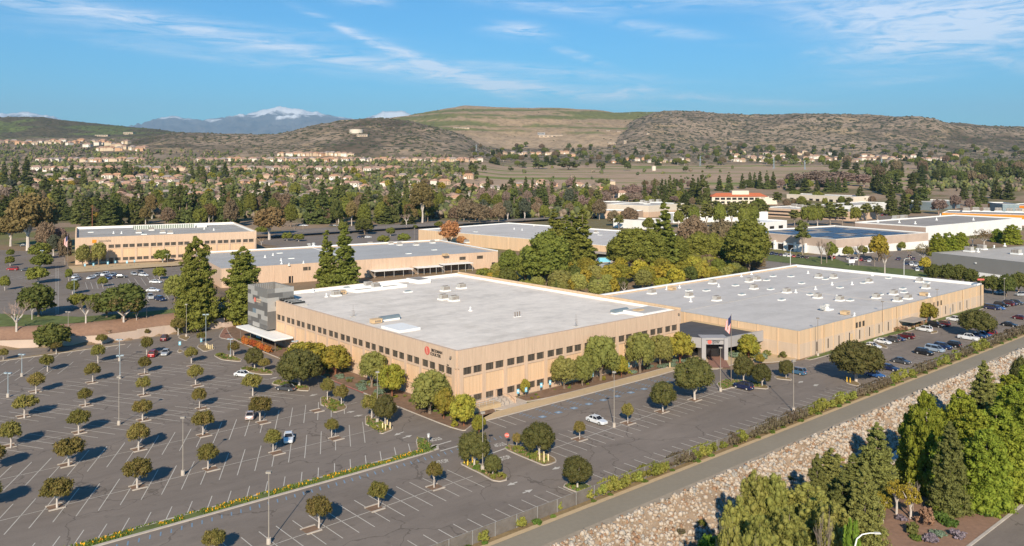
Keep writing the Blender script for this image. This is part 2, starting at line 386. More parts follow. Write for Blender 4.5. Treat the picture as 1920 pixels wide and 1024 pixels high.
# ---------------------------------------------------------------- foliage meshes
ICO = None
def ico():
    global ICO
    if ICO is None:
        p = (1+5**.5)/2
        v = np.array([(-1,p,0),(1,p,0),(-1,-p,0),(1,-p,0),(0,-1,p),(0,1,p),(0,-1,-p),(0,1,-p),(p,0,-1),(p,0,1),(-p,0,-1),(-p,0,1)], float)
        v /= np.linalg.norm(v[0])
        f = np.array([(0,11,5),(0,5,1),(0,1,7),(0,7,10),(0,10,11),(1,5,9),(5,11,4),(11,10,2),(10,7,6),(7,1,8),(3,9,4),(3,4,2),(3,2,6),(3,6,8),(3,8,9),(4,9,5),(2,4,11),(6,2,10),(8,6,7),(9,8,1)])
        ICO = v, f
    return ICO
def arr_mesh(name, V, TRI, QUAD, mats, ti=None, qi=None):
    me = bpy.data.meshes.new(name)
    nt, nq = len(TRI), len(QUAD)
    me.vertices.add(len(V)); me.vertices.foreach_set('co', np.asarray(V, np.float32).ravel())
    loops = np.concatenate([np.asarray(TRI, np.int32).ravel(), np.asarray(QUAD, np.int32).ravel()]) if nt or nq else np.zeros(0, np.int32)
    me.loops.add(len(loops)); me.loops.foreach_set('vertex_index', loops)
    me.polygons.add(nt+nq)
    st = np.concatenate([np.arange(nt)*3, nt*3+np.arange(nq)*4]).astype(np.int32)
    me.polygons.foreach_set('loop_start', st)
    for m in mats: me.materials.append(MATS[m])
    if ti is not None or qi is not None:
        me.polygons.foreach_set('material_index', np.concatenate([np.zeros(nt, int) if ti is None else ti, np.zeros(nq, int) if qi is None else qi]).astype(np.int32))
    me.update(calc_edges=True); me.validate(); return me
def clumps_mesh(name, C, Rr, leaves, size, m, seed, core=.72, flat=1., droop=0., squash=.8):
    """leaf clumps: lumpy cores plus many leaf-sized faces around each clump"""
    rg = np.random.RandomState(seed); C = np.asarray(C, float); Rr = np.asarray(Rr, float); n = len(C)
    V = []; TR = []; Q = []; o = 0
    if core:
        iv, it = ico()
        jit = 1+rg.uniform(-.28, .28, (n, 12, 1))
        cv = C[:,None,:]+iv[None]*jit*Rr[:,None,None]*core*np.array((1,1,squash))
        V.append(cv.reshape(-1, 3)); TR.append((it[None]+12*np.arange(n)[:,None,None]).reshape(-1, 3)); o = n*12
    L = leaves*n; ci = np.repeat(np.arange(n), leaves)
    d = rg.normal(size=(L, 3)); d /= np.linalg.norm(d, axis=1)[:,None]
    r = rg.uniform(.55, 1.12, L)
    p = C[ci]+d*(r*Rr[ci])[:,None]*np.array((1,1,squash)); p[:,2] -= droop*rg.rand(L)*Rr[ci]
    nn = d*.9+rg.normal(size=(L, 3))*.55; nn /= np.linalg.norm(nn, axis=1)[:,None]
    a = np.cross(nn, rg.normal(size=(L, 3))); a /= np.linalg.norm(a, axis=1)[:,None]; b = np.cross(nn, a)
    if droop:
        a = a*.35+np.array((0,0,-1.))*rg.uniform(.6, 1.3, (L,1)); b = np.cross(a, nn); b /= (np.linalg.norm(b, axis=1)[:,None]+1e-6); b *= .5
    s = size*rg.uniform(.6, 1.25, (L, 1))
    q = np.stack([p-a*s-b*s*.6, p+a*s*.2-b*s, p+a*s+b*s*.5, p-a*s*.3+b*s], 1)
    V.append(q.reshape(-1, 3)); Q = (np.arange(L*4).reshape(-1, 4)+o)
    return arr_mesh(name, np.concatenate(V), TR[0] if TR else np.zeros((0,3), int), Q, [m])
def round_crown(seed, w=1., h=1., n=60, top=.0):
    """clump centres over an uneven dome, radius 1 (x,y) and height 0..h"""
    rg = np.random.RandomState(seed); C = []; S = []
    lob = [(rg.uniform(0, 6.28), rg.uniform(-.2, .7), rg.uniform(.62, 1.12)) for _ in range(7)]
    for k in range(n):
        th = rg.uniform(0, 6.28); cz = rg.uniform(-.55, 1.); sz = math.sqrt(max(0, 1-cz*cz))
        rr = rg.choice([rg.uniform(.68, .86), rg.uniform(.2, .7)], p=[.78, .22])
        f = 1.
        for lt, lz, ls in lob:
            dd = abs((th-lt+3.14) % 6.28-3.14)
            if dd < .5: f *= 1-(1-ls)*(1-dd/.5)
        C.append((.86*w*rr*f*sz*math.cos(th), .86*w*rr*f*sz*math.sin(th), h*(.5+.44*rr*f*cz))); S.append(rg.uniform(.17, .28)*w)
    return np.array(C), np.array(S)
def cone_crown(seed, w, h, n, base=.04, pw=.85, rag=.25, cs=1.):
    rg = np.random.RandomState(seed); C = []; S = []
    for k in range(n):
        t = 1-(1-rg.rand())**.62; z = h*(base+(1-base)*t)
        rad = w*(1-t)**pw*(1-rag*rg.rand())+.02*w; th = rg.uniform(0, 6.28)
        rr = rad*rg.uniform(.45, .9) if t < .93 else rad*.2
        C.append((rr*math.cos(th), rr*math.sin(th), z-.05*h*rr/w)); S.append(max(.10*w, rad*rg.uniform(.26, .42))*cs)
    return np.array(C), np.array(S)
def limbs(mb, m, h0, h1, r, n, spread, seed, top=None):
    rg = random.Random(seed)
    mb.tube([(0,0,-.3), (rg.uniform(-.04,.04)*h0, rg.uniform(-.04,.04)*h0, h0*.6), (rg.uniform(-.05,.05)*h0, 0, h0)], [r*1.25, r, r*.85], m, 7)
    for k in range(n):
        th = 6.28*k/n+rg.uniform(-.4, .4); q = rg.uniform(.5, 1)*spread
        mb.tube([(0,0,h0*.85), (q*.45*math.cos(th), q*.45*math.sin(th), h0+(h1-h0)*.4), (q*math.cos(th), q*math.sin(th), h0+(h1-h0)*rg.uniform(.75, 1))], [r*.62, r*.42, r*.12], m, 5)
def bare_tree(seed, w, h, m, th0=.3, tm='bark_grey'):
    """a leafless crown: forked branches down to fine twigs"""
    rg = random.Random(seed); tr = MB(); cr = MB()
    def grow(p, d, L, r, lev):
        q = p+d*L
        (tr if lev < 2 else cr).cyl(p, q, r, r*.66, tm if lev < 2 else m, 5 if lev < 2 else 3, cap=False)
        if lev >= 4: return
        for k in range(3 if lev < 3 else 4):
            nd = (d+Vector((rg.gauss(0, .45), rg.gauss(0, .45), rg.gauss(.12, .25)))).normalized()
            grow(p+d*L*rg.uniform(.55, 1), nd, L*rg.uniform(.6, .82), r*.52, lev+1)
    for k in range(4):
        th = 1.57*k+rg.uniform(-.5, .5); grow(Vector((0,0,h*th0)), Vector((math.cos(th)*w/h*.9, math.sin(th)*w/h*.9, 1)).normalized(), h*.24, h*.022, 1)
    tr.cyl((0,0,-.3), (0,0,h*th0*1.05), h*.032, h*.024, tm, 6)
    return tr, cr
KIND = {}   # kind -> list of (crown mesh, trunk mesh), nominal full width, height
def defkind(k, w, h, variants): KIND[k] = (w, h, variants)
def T_round(k, fm, w, h, clear, n, leaves, size, bark, nv=3, seed=0, rtr=None, squash=.85, droop=0, core=.72, nb=5):
    vs = []
    for i in range(nv):
        hh = h-clear; C, S = round_crown(seed+i*7, w/2, hh, n)
        C[:,2] += clear
        cm = clumps_mesh('crown', C, S, leaves, size, fm, seed+i, squash=squash, droop=droop, core=core)
        mb = MB(); limbs(mb, bark, clear+hh*.12, h*.8, rtr or h*.028, nb, w*.32, seed+i)
        vs.append((cm, mb.mesh('trunk')))
    defkind(k, w, h, vs)
def T_cone(k, fm, w, h, n, leaves, size, bark, nv=3, seed=0, base=.05, pw=.85, rag=.3, core=.75, squash=.7, droop=0, cs=1.):
    vs = []
    for i in range(nv):
        C, S = cone_crown(seed+i*5, w/2, h, n, base, pw, rag, cs)
        cm = clumps_mesh('crown', C, S, leaves, size, fm, seed+i, squash=squash, core=core, droop=droop)
        mb = MB(); mb.cyl((0,0,-.3), (0,0,h*.9), h*.016+.05, .03, bark, 6); vs.append((cm, mb.mesh('trunk')))
    defkind(k, w, h, vs)
T_round('lot', 'f_lot', 5.2, 5.2, 1.35, 84, 56, .125, 'bark_white', 6, 10, squash=.85, core=.48)
T_round('dark', 'f_dark', 10, 8.6, .55, 190, 76, .165, 'bark_white', 4, 40, squash=.8)
T_round('olive', 'f_olive', 6.5, 8, .25, 190, 44, .15, 'bark', 3, 60, droop=.8, core=.62)
T_round('yg', 'f_yg', 6, 5.5, .05, 100, 64, .14, 'bark_red', 3, 80)
T_round('gold', 'f_gold', 5, 5.5, .05, 60, 34, .22, 'bark', 2, 95)
T_round('round', 'f_pine', 7, 6.5, .35, 90, 36, .24, 'bark_white', 3, 100)
T_round('darkround', 'f_fig', 9, 9, .05, 120, 38, .27, 'bark', 3, 110)
T_round('euc', 'f_euc', 14, 18, 3.2, 130, 40, .42, 'bark_white', 3, 120, squash=.95, core=.6, rtr=.45, nb=7)
T_round('brown', 'f_brown', 13, 13, .4, 110, 42, .38, 'bark_grey', 3, 130, core=.6)
T_round('pinkish', 'f_pink', 12, 11, .5, 80, 44, .36, 'twig_pink', 2, 140, core=.45)
T_round('greyg', 'f_greyg', 9, 13, .6, 80, 40, .36, 'bark_white', 2, 150, core=.65)
T_round('orange', 'f_orange', 10, 12, 1.2, 80, 36, .28, 'bark', 1, 160, core=.5)
T_cone('willow', 'f_willow', 12, 15, 460, 80, .16, 'bark_grey', 4, 170, base=.02, pw=.24, rag=.5, droop=1.1, squash=1.0, core=.6, cs=.8)
T_cone('lime', 'f_lime', 12, 17, 620, 60, .16, 'bark_grey', 4, 180, base=.02, pw=.30, rag=.46, squash=1., core=.6, cs=.66)
T_round('bright', 'f_bright', 4, 6, .3, 60, 60, .17, 'bark', 1, 190, squash=1.1)
T_round('sparse', 'f_gold', 6, 9, 2.2, 34, 46, .18, 'bark_white', 2, 195, core=.0, nb=8)
T_round('slim', 'f_pine2', 4.5, 13, 2.4, 44, 36, .26, 'bark_grey', 3, 200, core=.5, nb=5, rtr=.13)
T_round('pine', 'f_pine', 13, 17, -.6, 240, 62, .27, 'bark', 3, 210, squash=.7, core=.68)
T_round('scrubtree', 'f_conifer', 9, 7, .2, 26, 16, .55, 'bark', 3, 220)
T_cone('conifer', 'f_conifer', 8, 24, 150, 30, .42, 'bark', 5, 230, base=.03, pw=.62, rag=.28)
T_cone('redwood', 'f_pine', 7.5, 22, 210, 44, .26, 'bark', 2, 250, base=.02, rag=.34, pw=.66)
T_cone('pinecone', 'f_pine', 14, 22, 560, 56, .21, 'bark', 2, 260, base=.03, pw=.36, rag=.5, squash=.62, cs=.66, core=.6)
T_cone('pine2', 'f_pine2', 10, 17, 520, 60, .17, 'bark_grey', 3, 270, base=.04, pw=.45, rag=.5, squash=.6, cs=.66, core=.62)
for k, m, w, h, sd in (('bare', 'twig', 9, 10, 5), ('barepink', 'twig_pink', 9, 9, 15), ('bareyel', 'f_euc', 10, 9, 25)):
    vs = []
    for i in range(2):
        tr, cr = bare_tree(sd+i, w, h, m, tm='bark_white' if k != 'bare' or i else 'bark_grey')
        vs.append((cr.mesh('crown'), tr.mesh('trunk')))
    if k == 'bareyel':
        C, S = round_crown(77, w/2, h*.75, 40); C[:,2] += h*.28; vs[0] = (clumps_mesh('crown', C, S*.8, 26, .16, 'f_euc', 5, core=0), vs[0][1])
    defkind(k, w, h, vs)
def shrub_mesh(name, fm, w, h, n, leaves, size, seed):
    C, S = round_crown(seed, w/2, h*1.15, n); C[:,2] -= h*.18
    return clumps_mesh(name, C, S*1.05, leaves, size, fm, seed)
SHRUB = {}
for k, fm, w, h in (('s_green','f_vine',2.6,1.5), ('s_olive','f_pine2',2.2,1.6), ('s_blue','f_blue',3.2,.9), ('s_orange','f_orange2',2.2,1.9), ('s_gold','f_yg',2.4,1.5),
                    ('s_lav','f_lav',2.6,1.), ('s_tan','f_tan',2.9,2.3), ('s_low','f_grass',2.,.6), ('s_dark','f_pine',2.6,1.6), ('s_brown','f_vinedead',3.6,2.1), ('s_vine','f_vine',3.8,2.1)):
    SHRUB[k] = (w, h, [shrub_mesh('foliage', fm, w, h, 26, 26, .12, 300+7*i+ord(k[2])%5) for i in range(2)])
TN = {'lot':'parking_lot_tree','dark':'ficus_tree','olive':'willow_tree','yg':'camphor_tree','gold':'golden_tree','round':'round_tree','darkround':'round_tree','euc':'eucalyptus_tree',
 'brown':'brown_tree','pinkish':'leafless_tree','greyg':'eucalyptus_tree','orange':'autumn_tree','willow':'pepper_tree','lime':'broadleaf_tree','bright':'young_tree','sparse':'sparse_tree',
 'slim':'eucalyptus_tree','pine':'pine_tree','scrubtree':'oak_tree','conifer':'conifer_tree','redwood':'conifer_tree','pinecone':'pine_tree','pine2':'pine_tree','bare':'bare_tree','barepink':'bare_tree','bareyel':'bare_tree'}
TD = {'lot':'round olive tree with white trunk','dark':'dense dark green round tree','olive':'soft grey-green willow-like tree','yg':'yellow-green bushy tree','gold':'golden yellow-green tree',
 'round':'round green tree','darkround':'dense dark round tree','euc':'tall brownish eucalyptus','brown':'broad dull brown tree','pinkish':'pinkish leafless tree','greyg':'grey-green eucalyptus','orange':'orange-brown autumn tree',
 'willow':'drooping olive-green pepper tree','lime':'tall dense lime-green tree','bright':'bright green young tree','sparse':'thin yellow-leaved tree','slim':'slender sparse eucalyptus','pine':'big bushy green pine','scrubtree':'dark oak',
 'conifer':'tall narrow dark conifer','redwood':'pointed green conifer','pinecone':'huge broad green pine','pine2':'shaggy grey-green pine','bare':'leafless grey tree','barepink':'leafless pinkish tree','bareyel':'nearly bare yellowish tree'}
TR_ = random.Random(11)
def tree(kind, px, py, wpx, hpx, key=None, tail='', pos=None, group=None, desc=None, wh=None):
    w, h, vs = KIND[kind]
    if pos is None:
        x, y, z = hit(px, py)
    else: x, y, z = pos
    if wh: ws, hs = wh
    else: ws = wpx*y/F; hs = hpx*y/F
    v = vs[TR_.randrange(len(vs))]
    o = root(TN[kind], (x, y, z), TR_.uniform(0, 6.28), 'tree', group=group, scale=(ws/w, ws/w, hs/h))
    link('crown', v[0], o); link('trunk', v[1], o)
    reg(o, (key or 'trees')+'|'+kind+'|'+tail, desc or TD[kind], tail, px if pos is None else None)
    return o
def shrub(kind, x, y, z, s=1., sz=1., cat='shrub', name='shrub', key='sh', desc='low shrub', tail='', group=None, rot=None):
    w, h, vs = SHRUB[kind]
    o = link(name, vs[TR_.randrange(2)], None, (x, y, z), TR_.uniform(0, 6.28) if rot is None else rot, cat=cat, group=group, scale=(s, s, s*sz))
    reg(o, key+'|'+kind+'|'+tail, desc, tail); return o
# ---------------------------------------------------------------- writing
def text_mesh(txt, size, m, depth=.03, bold=0., align='LEFT'):
    c = bpy.data.curves.new('lettering', 'FONT'); c.body = txt; c.size = size; c.extrude = depth; c.offset = bold; c.align_x = align
    o = bpy.data.objects.new('lettering', c); me = bpy.data.meshes.new_from_object(o); bpy.data.objects.remove(o)
    me.materials.clear(); me.materials.append(MATS[m]); return me
def put_mat(o, origin, ex, ey, ez):
    M = Matrix.Identity(4)
    for i, e in enumerate((ex, ey, ez)):
        for j in range(3): M[j][i] = e[j]
    for j in range(3): M[j][3] = origin[j]
    o.matrix_local = M
# ---------------------------------------------------------------- cars
def car_meshes(kind):
    """x forward, half-width sections; returns dict of part builders by paint"""
    if kind == 'sedan': L, Wd, roof, belt, hood, tail, c0, c1, r0, r1 = 4.75, .91, 1.44, .93, .78, .9, .95, -1.75, .25, -1.15
    if kind == 'suv': L, Wd, roof, belt, hood, tail, c0, c1, r0, r1 = 4.7, .95, 1.72, 1.08, 1.0, 1.1, 1.15, -2.2, .45, -1.85
    if kind == 'van': L, Wd, roof, belt, hood, tail, c0, c1, r0, r1 = 5.05, .99, 1.78, 1.05, .95, 1.1, 1.75, -2.4, .75, -2.15
    if kind == 'pickup': L, Wd, roof, belt, hood, tail, c0, c1, r0, r1 = 5.7, .99, 1.86, 1.18, 1.12, 1.15, 1.3, -1.05, .55, -.75
    hl = L/2
    st = [(hl, .66, hood-.16), (hl-.12, .84, hood-.07), (hl-.5, .95, hood), (c0, 1., belt-.02), (c1, 1., belt+.02), (-hl+.35, .96, tail), (-hl+.08, .9, tail-.08), (-hl, .78, tail-.25)]
    ring = lambda x, w, z: [(x,-Wd*w,.26),(x,-Wd*w*1.0,.55),(x,-Wd*w*.97,z-.10),(x,-Wd*w*.80,z),(x,Wd*w*.80,z),(x,Wd*w*.97,z-.10),(x,Wd*w,.55),(x,Wd*w,.26)]
    V = []; Fc = []
    for k, (x, w, z) in enumerate(st): V += ring(x, w, z)
    for k in range(len(st)-1):
        for j in range(8): a = k*8+j; b = k*8+(j+1) % 8; Fc.append((a, b, b+8, a+8))
    Fc += [tuple(range(8))[::-1], tuple(range((len(st)-1)*8, len(st)*8))]
    body = (V, Fc)
    yb, yr = Wd*.84, Wd*.66
    zb = belt-.03
    gl = ([(c0,-yb,zb),(c0,yb,zb),(c1,yb,zb),(c1,-yb,zb),(r0,-yr,roof-.05),(r0,yr,roof-.05),(r1,yr,roof-.05),(r1,-yr,roof-.05)], [(0,1,5,4),(1,2,6,5),(2,3,7,6),(3,0,4,7),(4,5,6,7)])
    x0, x1 = r0+.02, r1-.02
    rf = ([(x0,-yr-.02,roof-.06),(x0,yr+.02,roof-.06),(x1,yr+.02,roof-.06),(x1,-yr-.02,roof-.06),(x0-.1,-yr*.85,roof),(x0-.1,yr*.85,roof),(x1+.12,yr*.85,roof),(x1+.12,-yr*.85,roof)], [(0,1,5,4),(1,2,6,5),(2,3,7,6),(3,0,4,7),(4,5,6,7)])
    return L, Wd, roof, belt, hood, body, gl, rf, (c0, c1, r0, r1, yb, yr, zb)
CARC = {}
def car_parts(kind, paint):
    key = (kind, paint)
    if key in CARC: return CARC[key]
    L, Wd, roof, belt, hood, body, gl, rf, (c0, c1, r0, r1, yb, yr, zb) = car_meshes(kind); pm = 'car_'+paint
    b = MB(); b.add(*body, pm); b.add(*rf, pm)
    for s in (-1, 1):   # pillars
        b.cyl((c0-.02, s*yb, zb), (r0, s*yr, roof-.05), .035, .035, pm, 4); b.cyl((c1, s*yb, zb), (r1, s*yr, roof-.05), .07, .07, pm, 4)
        m = (r0+r1)/2; b.cyl((m-.03, s*yb*1.0, zb), (m-.03, s*yr, roof-.05), .04, .04, pm, 4)
        b.box(c0-.35, c0-.15, s*Wd*1.0, s*Wd*1.16, belt-.06, belt+.08, pm)   # mirrors
    if kind == 'pickup': b.box(-L/2+.18, c1-.12, -Wd*.78, Wd*.78, .98, belt+.025, 'black')
    g = MB(); g.add(*gl, 'glass_dark')
    w = MB(); w.cyl((0,-.11,0), (0,.11,0), .34, .34, 'rubber', 14)
    rim = MB(); rim.cyl((0,-.118,0), (0,.118,0), .2, .2, 'galv', 10)
    hlm = MB(); hlm.box(-.06, .05, -.17, .17, -.06, .06, 'white'); tlm = MB(); tlm.box(-.05, .05, -.16, .16, -.07, .07, 'sign_red')
    pl = MB(); pl.box(-.02, .02, -.17, .17, -.06, .06, 'white')
    CARC[key] = (b.mesh('body'), g.mesh('window'), w.mesh('tyre'), rim.mesh('rim'), hlm.mesh('headlight'), tlm.mesh('taillight'), pl.mesh('plate'), L, Wd, hood)
    return CARC[key]
CN = {'sedan':'sedan', 'suv':'suv', 'van':'minivan', 'pickup':'pickup_truck'}
def car(kind, paint, px, py, ang, tail, z=None, key='', desc=None):
    b, g, ty, rim, hl, tl, pl, L, Wd, hood = car_parts(kind, paint)
    if z is None: x, y, zz = hit(px, py)
    else: x, y = G(px, py, z); zz = z
    o = root(CN[kind], (x, y, zz+.03), math.radians(ang), 'truck' if kind == 'pickup' else 'car', group='cars parked in the lots')
    link('body', b, o); link('window', g, o)
    for sx in (.30, -.30):
        for s in (-1, 1):
            wl = link('wheel', ty, o, (sx*L, s*(Wd-.09), .34)); link('rim', rim, wl)
    for s in (-1, 1):
        link('headlight', hl, o, (L/2-.03, s*Wd*.56, hood-.2)); link('taillight', tl, o, (-L/2+.02, s*Wd*.6, hood-.12))
    link('number_plate', pl, o, (-L/2-.01, 0, .55))
    reg(o, 'car|'+kind+paint+tail, desc or f"{paint} {dict(sedan='sedan', suv='SUV', van='minivan', pickup='pickup truck')[kind]}", tail, px)
    return o
# ---------------------------------------------------------------- lamps and small street furniture
LAMPC = {}
def lamp(px, py, top=None, z=None, col='pole_tan', heads=1, tail='', base=True, hgt=9.5, desc=None):
    if z is None: x, y, z = hit(px, py)
    else: x, y = G(px, py, z)
    if top is not None: hgt = (py-top)*y/F
    key = (col, heads, base)
    if key not in LAMPC:
        b = MB(); b.cyl((0,0,-.1), (0,0,.85), .33, .31, 'curb', 14)
        p = MB(); p.cyl((0,0,.0), (0,0,1), .085, .05, col, 8)
        h = MB(); h.box(-.36, .36, -.26, .26, -.11, .11, col); h.box(-.34, .34, -.22, .22, -.145, -.12, 'white')
        LAMPC[key] = (b.mesh('base'), p.mesh('pole'), h.mesh('lamp_head'))
    b, p, h = LAMPC[key]
    o = root('parking_lot_lamp', (x, y, z), R.uniform(-.3, .3), 'lamp post', group='lamp posts of the car parks')
    if base: link('base', b, o)
    link('pole', p, o, (0,0,0), scale=(1,1,hgt))
    for k in range(heads): link('lamp_head', h, o, ((k-(heads-1)/2)*.95, 0, hgt+.05))
    reg(o, 'lamp'+tail, desc or 'tall lamp post with square head', tail, px); return o
# ---------------------------------------------------------------- ground sheet reaching the hills
def build_ground():
    S = np.concatenate([np.linspace(-1.6, -.66, 30, endpoint=False), np.linspace(-.66, .66, 440), np.linspace(.67, 1.6, 30)])
    Y = [30.]
    while Y[-1] < 12500:
        y = Y[-1]; Y.append(y+(3 if y < 330 else 8 if y < 700 else y*.0078))
    Y = np.array(Y); nS, nY = len(S), len(Y)
    YY, SS = np.meshgrid(Y, S, indexing='ij'); XX = SS*YY
    Z, cls = terr(XX, YY)
    sl = np.hypot(np.gradient(Z, axis=0)/np.gradient(YY, axis=0), np.gradient(Z, axis=1)/np.maximum(np.gradient(XX, axis=1), .01))
    px = 960+F*SS
    # land cover colour (what grows or lies there, plus painted gully shading)
    def c(*a): return np.array(a)[None, None]
    n1 = fbm(XX/230, YY/230, 4)[..., None]; n2 = fbm(XX/45+9, YY/45, 3)[..., None]; n3 = fbm(XX/90+40, YY/25+3, 3)[..., None]
    scrub = c(.165,.125,.085)*(1-sst(n2, .38, .62))+c(.235,.175,.125)*sst(n2, .38, .62)
    n5 = fbm(XX/70+20, YY/55, 3)[..., None]; gz = (.75*ridged(XX/380+3, YY/520, 4)+.25*ridged(XX/90+8, YY/130, 3))[..., None]; scrub = scrub*(.55+.85*sst(gz, .35, .75)); scrub = scrub*(1-sst(n5, .66, .72))+c(.33,.24,.15)*sst(n5, .66, .72)  # gully shading painted into the scrub colour: hollows darker, crests lighter
    fs_ = fbm(XX/420, Z/13.+5, 3)[..., None]; fill = c(.34,.24,.15)*(1-sst(fs_, .50, .57))+c(.16,.16,.06)*sst(fs_, .50, .57)
    lowfill = sst(Z, 175, 130)[..., None]; fill = fill*1.12*(1-lowfill)+c(.40,.29,.19)*lowfill*(.8+.4*n2)
    topf = sst(Z, 318, 330)[..., None]; fill = fill*(1-topf)+c(.40,.29,.19)*topf
    green = c(.12,.10,.065)*(1-sst(n1, .44, .52))+c(.145,.17,.06)*sst(n1, .44, .52)
    town = c(.18,.15,.075)*(1-sst(n2, .40, .52))+c(.30,.215,.145)*sst(n2, .40, .52)
    n4 = fbm(XX/330+3, YY/38+8, 3)[..., None]; field = c(.39,.275,.185)*(1-sst(n4, .58, .62))+c(.18,.20,.055)*sst(n4, .58, .62)
    near = c(.25,.175,.11)*(1-sst(n2, .55, .7))+c(.17,.16,.06)*sst(n2, .55, .7)
    hillmix = scrub*.7+c(.19,.15,.095)*.3*(.6+n2)
    b = np.where((YY < 620)[..., None], near, town)
    f1 = (sst(YY, 1180, 1260)*(1-sst(YY, 2080, 2200))*sst(px, 850, 900)*(1-sst(px, 1690, 1760)))[..., None]
    b = b*(1-f1)+field*f1
    h1 = (sst(YY, 2100, 2500)*sst(px, 800, 1000)+sst(YY, 1750, 2050)*(1-sst(px, 800, 1000)))[..., None]
    b = b*(1-h1)+hillmix*h1
    C = b.copy()
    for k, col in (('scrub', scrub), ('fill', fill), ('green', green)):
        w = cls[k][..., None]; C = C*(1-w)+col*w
    me = bpy.data.meshes.new('ground')
    V = np.stack([XX, YY, Z], -1).reshape(-1, 3)
    i = (np.arange(nY-1)[:, None]*nS+np.arange(nS-1)[None]).ravel()
    Q = np.stack([i, i+1, i+nS+1, i+nS], 1)
    me = arr_mesh('ground', V, np.zeros((0,3), int), Q, [])
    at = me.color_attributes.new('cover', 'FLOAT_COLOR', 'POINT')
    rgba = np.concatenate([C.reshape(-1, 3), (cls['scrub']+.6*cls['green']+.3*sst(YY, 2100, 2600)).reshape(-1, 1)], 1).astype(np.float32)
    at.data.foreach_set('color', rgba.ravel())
    m, t, bs, out = newmat('ground_cover')
    a = t.n('ShaderNodeAttribute'); a.attribute_name = 'cover'
    g = geo(t)
    big = t.noise(g, .03, 5, .65); sm = t.noise(g, .6, 4, .6)
    scr = t.m('MULTIPLY', t.m('GREATER_THAN', t.noise(g, .055, 4, .62), .53), t.m('MINIMUM', a.outputs['Alpha'], 1.))
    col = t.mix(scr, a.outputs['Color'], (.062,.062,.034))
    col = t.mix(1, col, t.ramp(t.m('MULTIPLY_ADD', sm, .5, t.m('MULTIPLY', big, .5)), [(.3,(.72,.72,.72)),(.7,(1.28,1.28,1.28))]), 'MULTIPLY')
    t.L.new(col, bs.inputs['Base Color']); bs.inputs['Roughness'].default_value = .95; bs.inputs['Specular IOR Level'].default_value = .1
    me.materials.append(m); me.polygons.foreach_set('use_smooth', [True]*len(me.polygons))
    link('ground', me, kind='structure')
build_ground()
def sheet(name, poly, z, m, kind='structure', uv=True, zf=None):
    b = MB(); P = [W(*p) for p in poly] if uv else poly
    n = len(P); ar = sum(P[i][0]*P[(i+1)%n][1]-P[(i+1)%n][0]*P[i][1] for i in range(n))
    if ar < 0: P = P[::-1]
    b.add([(x, y, zf(x, y)+z if zf else z) for x, y in P], [tuple(range(n))], m)
    return b.obj(name, kind=kind)
# main asphalt
sheet('parking_lot', [(-190,-48.6),(420,-48.6),(420,-25.5),(224,-25.5),(95,-24.5),(84,-21),(72,-18),(66,-9.9),(-8.2,-9.9),(-8.2,106),(-2,117.2),(-20,118.2),(-36,117.6),(-52,123.6),(-62,130),(-190,130)], .012, 'asphalt')
sheet('parking_lot', [(230,-48.6),(420,-48.6),(420,75),(226,75),(226,-10)], .020, 'old_asphalt')
# creek-side section, extruded along the path
def ribbon(name, prof, u0, u1, m, du=12, jit=0, kind='structure', smooth=False):
    b = MB(); us = np.arange(u0, u1+1, du); vs = []
    for u in us:
        for v, z in prof: x, y = W(u, v+R.uniform(-jit, jit)); vs.append((x, y, z+R.uniform(-jit, jit)*.4))
    k = len(prof); fs = []
    for i in range(len(us)-1):
        for j in range(k-1): a = i*k+j; fs.append((a, a+1, a+k+1, a+k)[::-1])
    b.add(vs, fs, m); return b.obj(name, kind=kind, smooth=smooth)
mat('shoulder', (.33,.27,.20), .95, .18, .8, 5)
ribbon('verge', [(-48.6,.03),(-51.6,.03)], -190, 760, 'verge')
ribbon('path_edging', [(-51.6,.05),(-52.5,.05)], -190, 760, 'sidewalk')
ribbon('footpath', [(-52.5,.03),(-57.0,.03)], -190, 760, 'path_asphalt')
ribbon('path_shoulder', [(-57.0,.04),(-58.2,.0)], -190, 760, 'shoulder')
mat('riprap_bed', (.30,.22,.15), .95, .25, .5, 5, bump=.5, bsc=3)
ribbon('creek_bank', [(-58.2,0),(-59.5,-.8),(-65,-4),(-65.8,-4.6),(-69.6,-4.6)], -190, 760, 'riprap_bed', 6, .15)
ribbon('creek', [(-65.3,-4.25),(-69.4,-4.25)], -190, 760, 'water', 30)
ribbon('creek_wall', [(-69.4,-4.6),(-69.5,-3.2),(-70.1,-3.15),(-70.2,-3.4)], -190, 760, 'concrete', 30)
ribbon('hillside', [(-70.2,-3.4),(-74,-2.3),(-78,-.8),(-84,.02),(-90,.05),(-94.9,.05)], -190, 760, 'bank_soil', 5, .12)
ribbon('kerb', [(-94.9,.05),(-94.9,.16),(-95.3,.16),(-95.3,.02)], -190, 760, 'curb', 30)
ribbon('road', [(-95.3,.02),(-112,.02)], -190, 760, 'asphalt', 30)
ribbon('ground_far_side', [(-112,.0),(-420,.0)], -190, 760, 'bank_soil', 30)
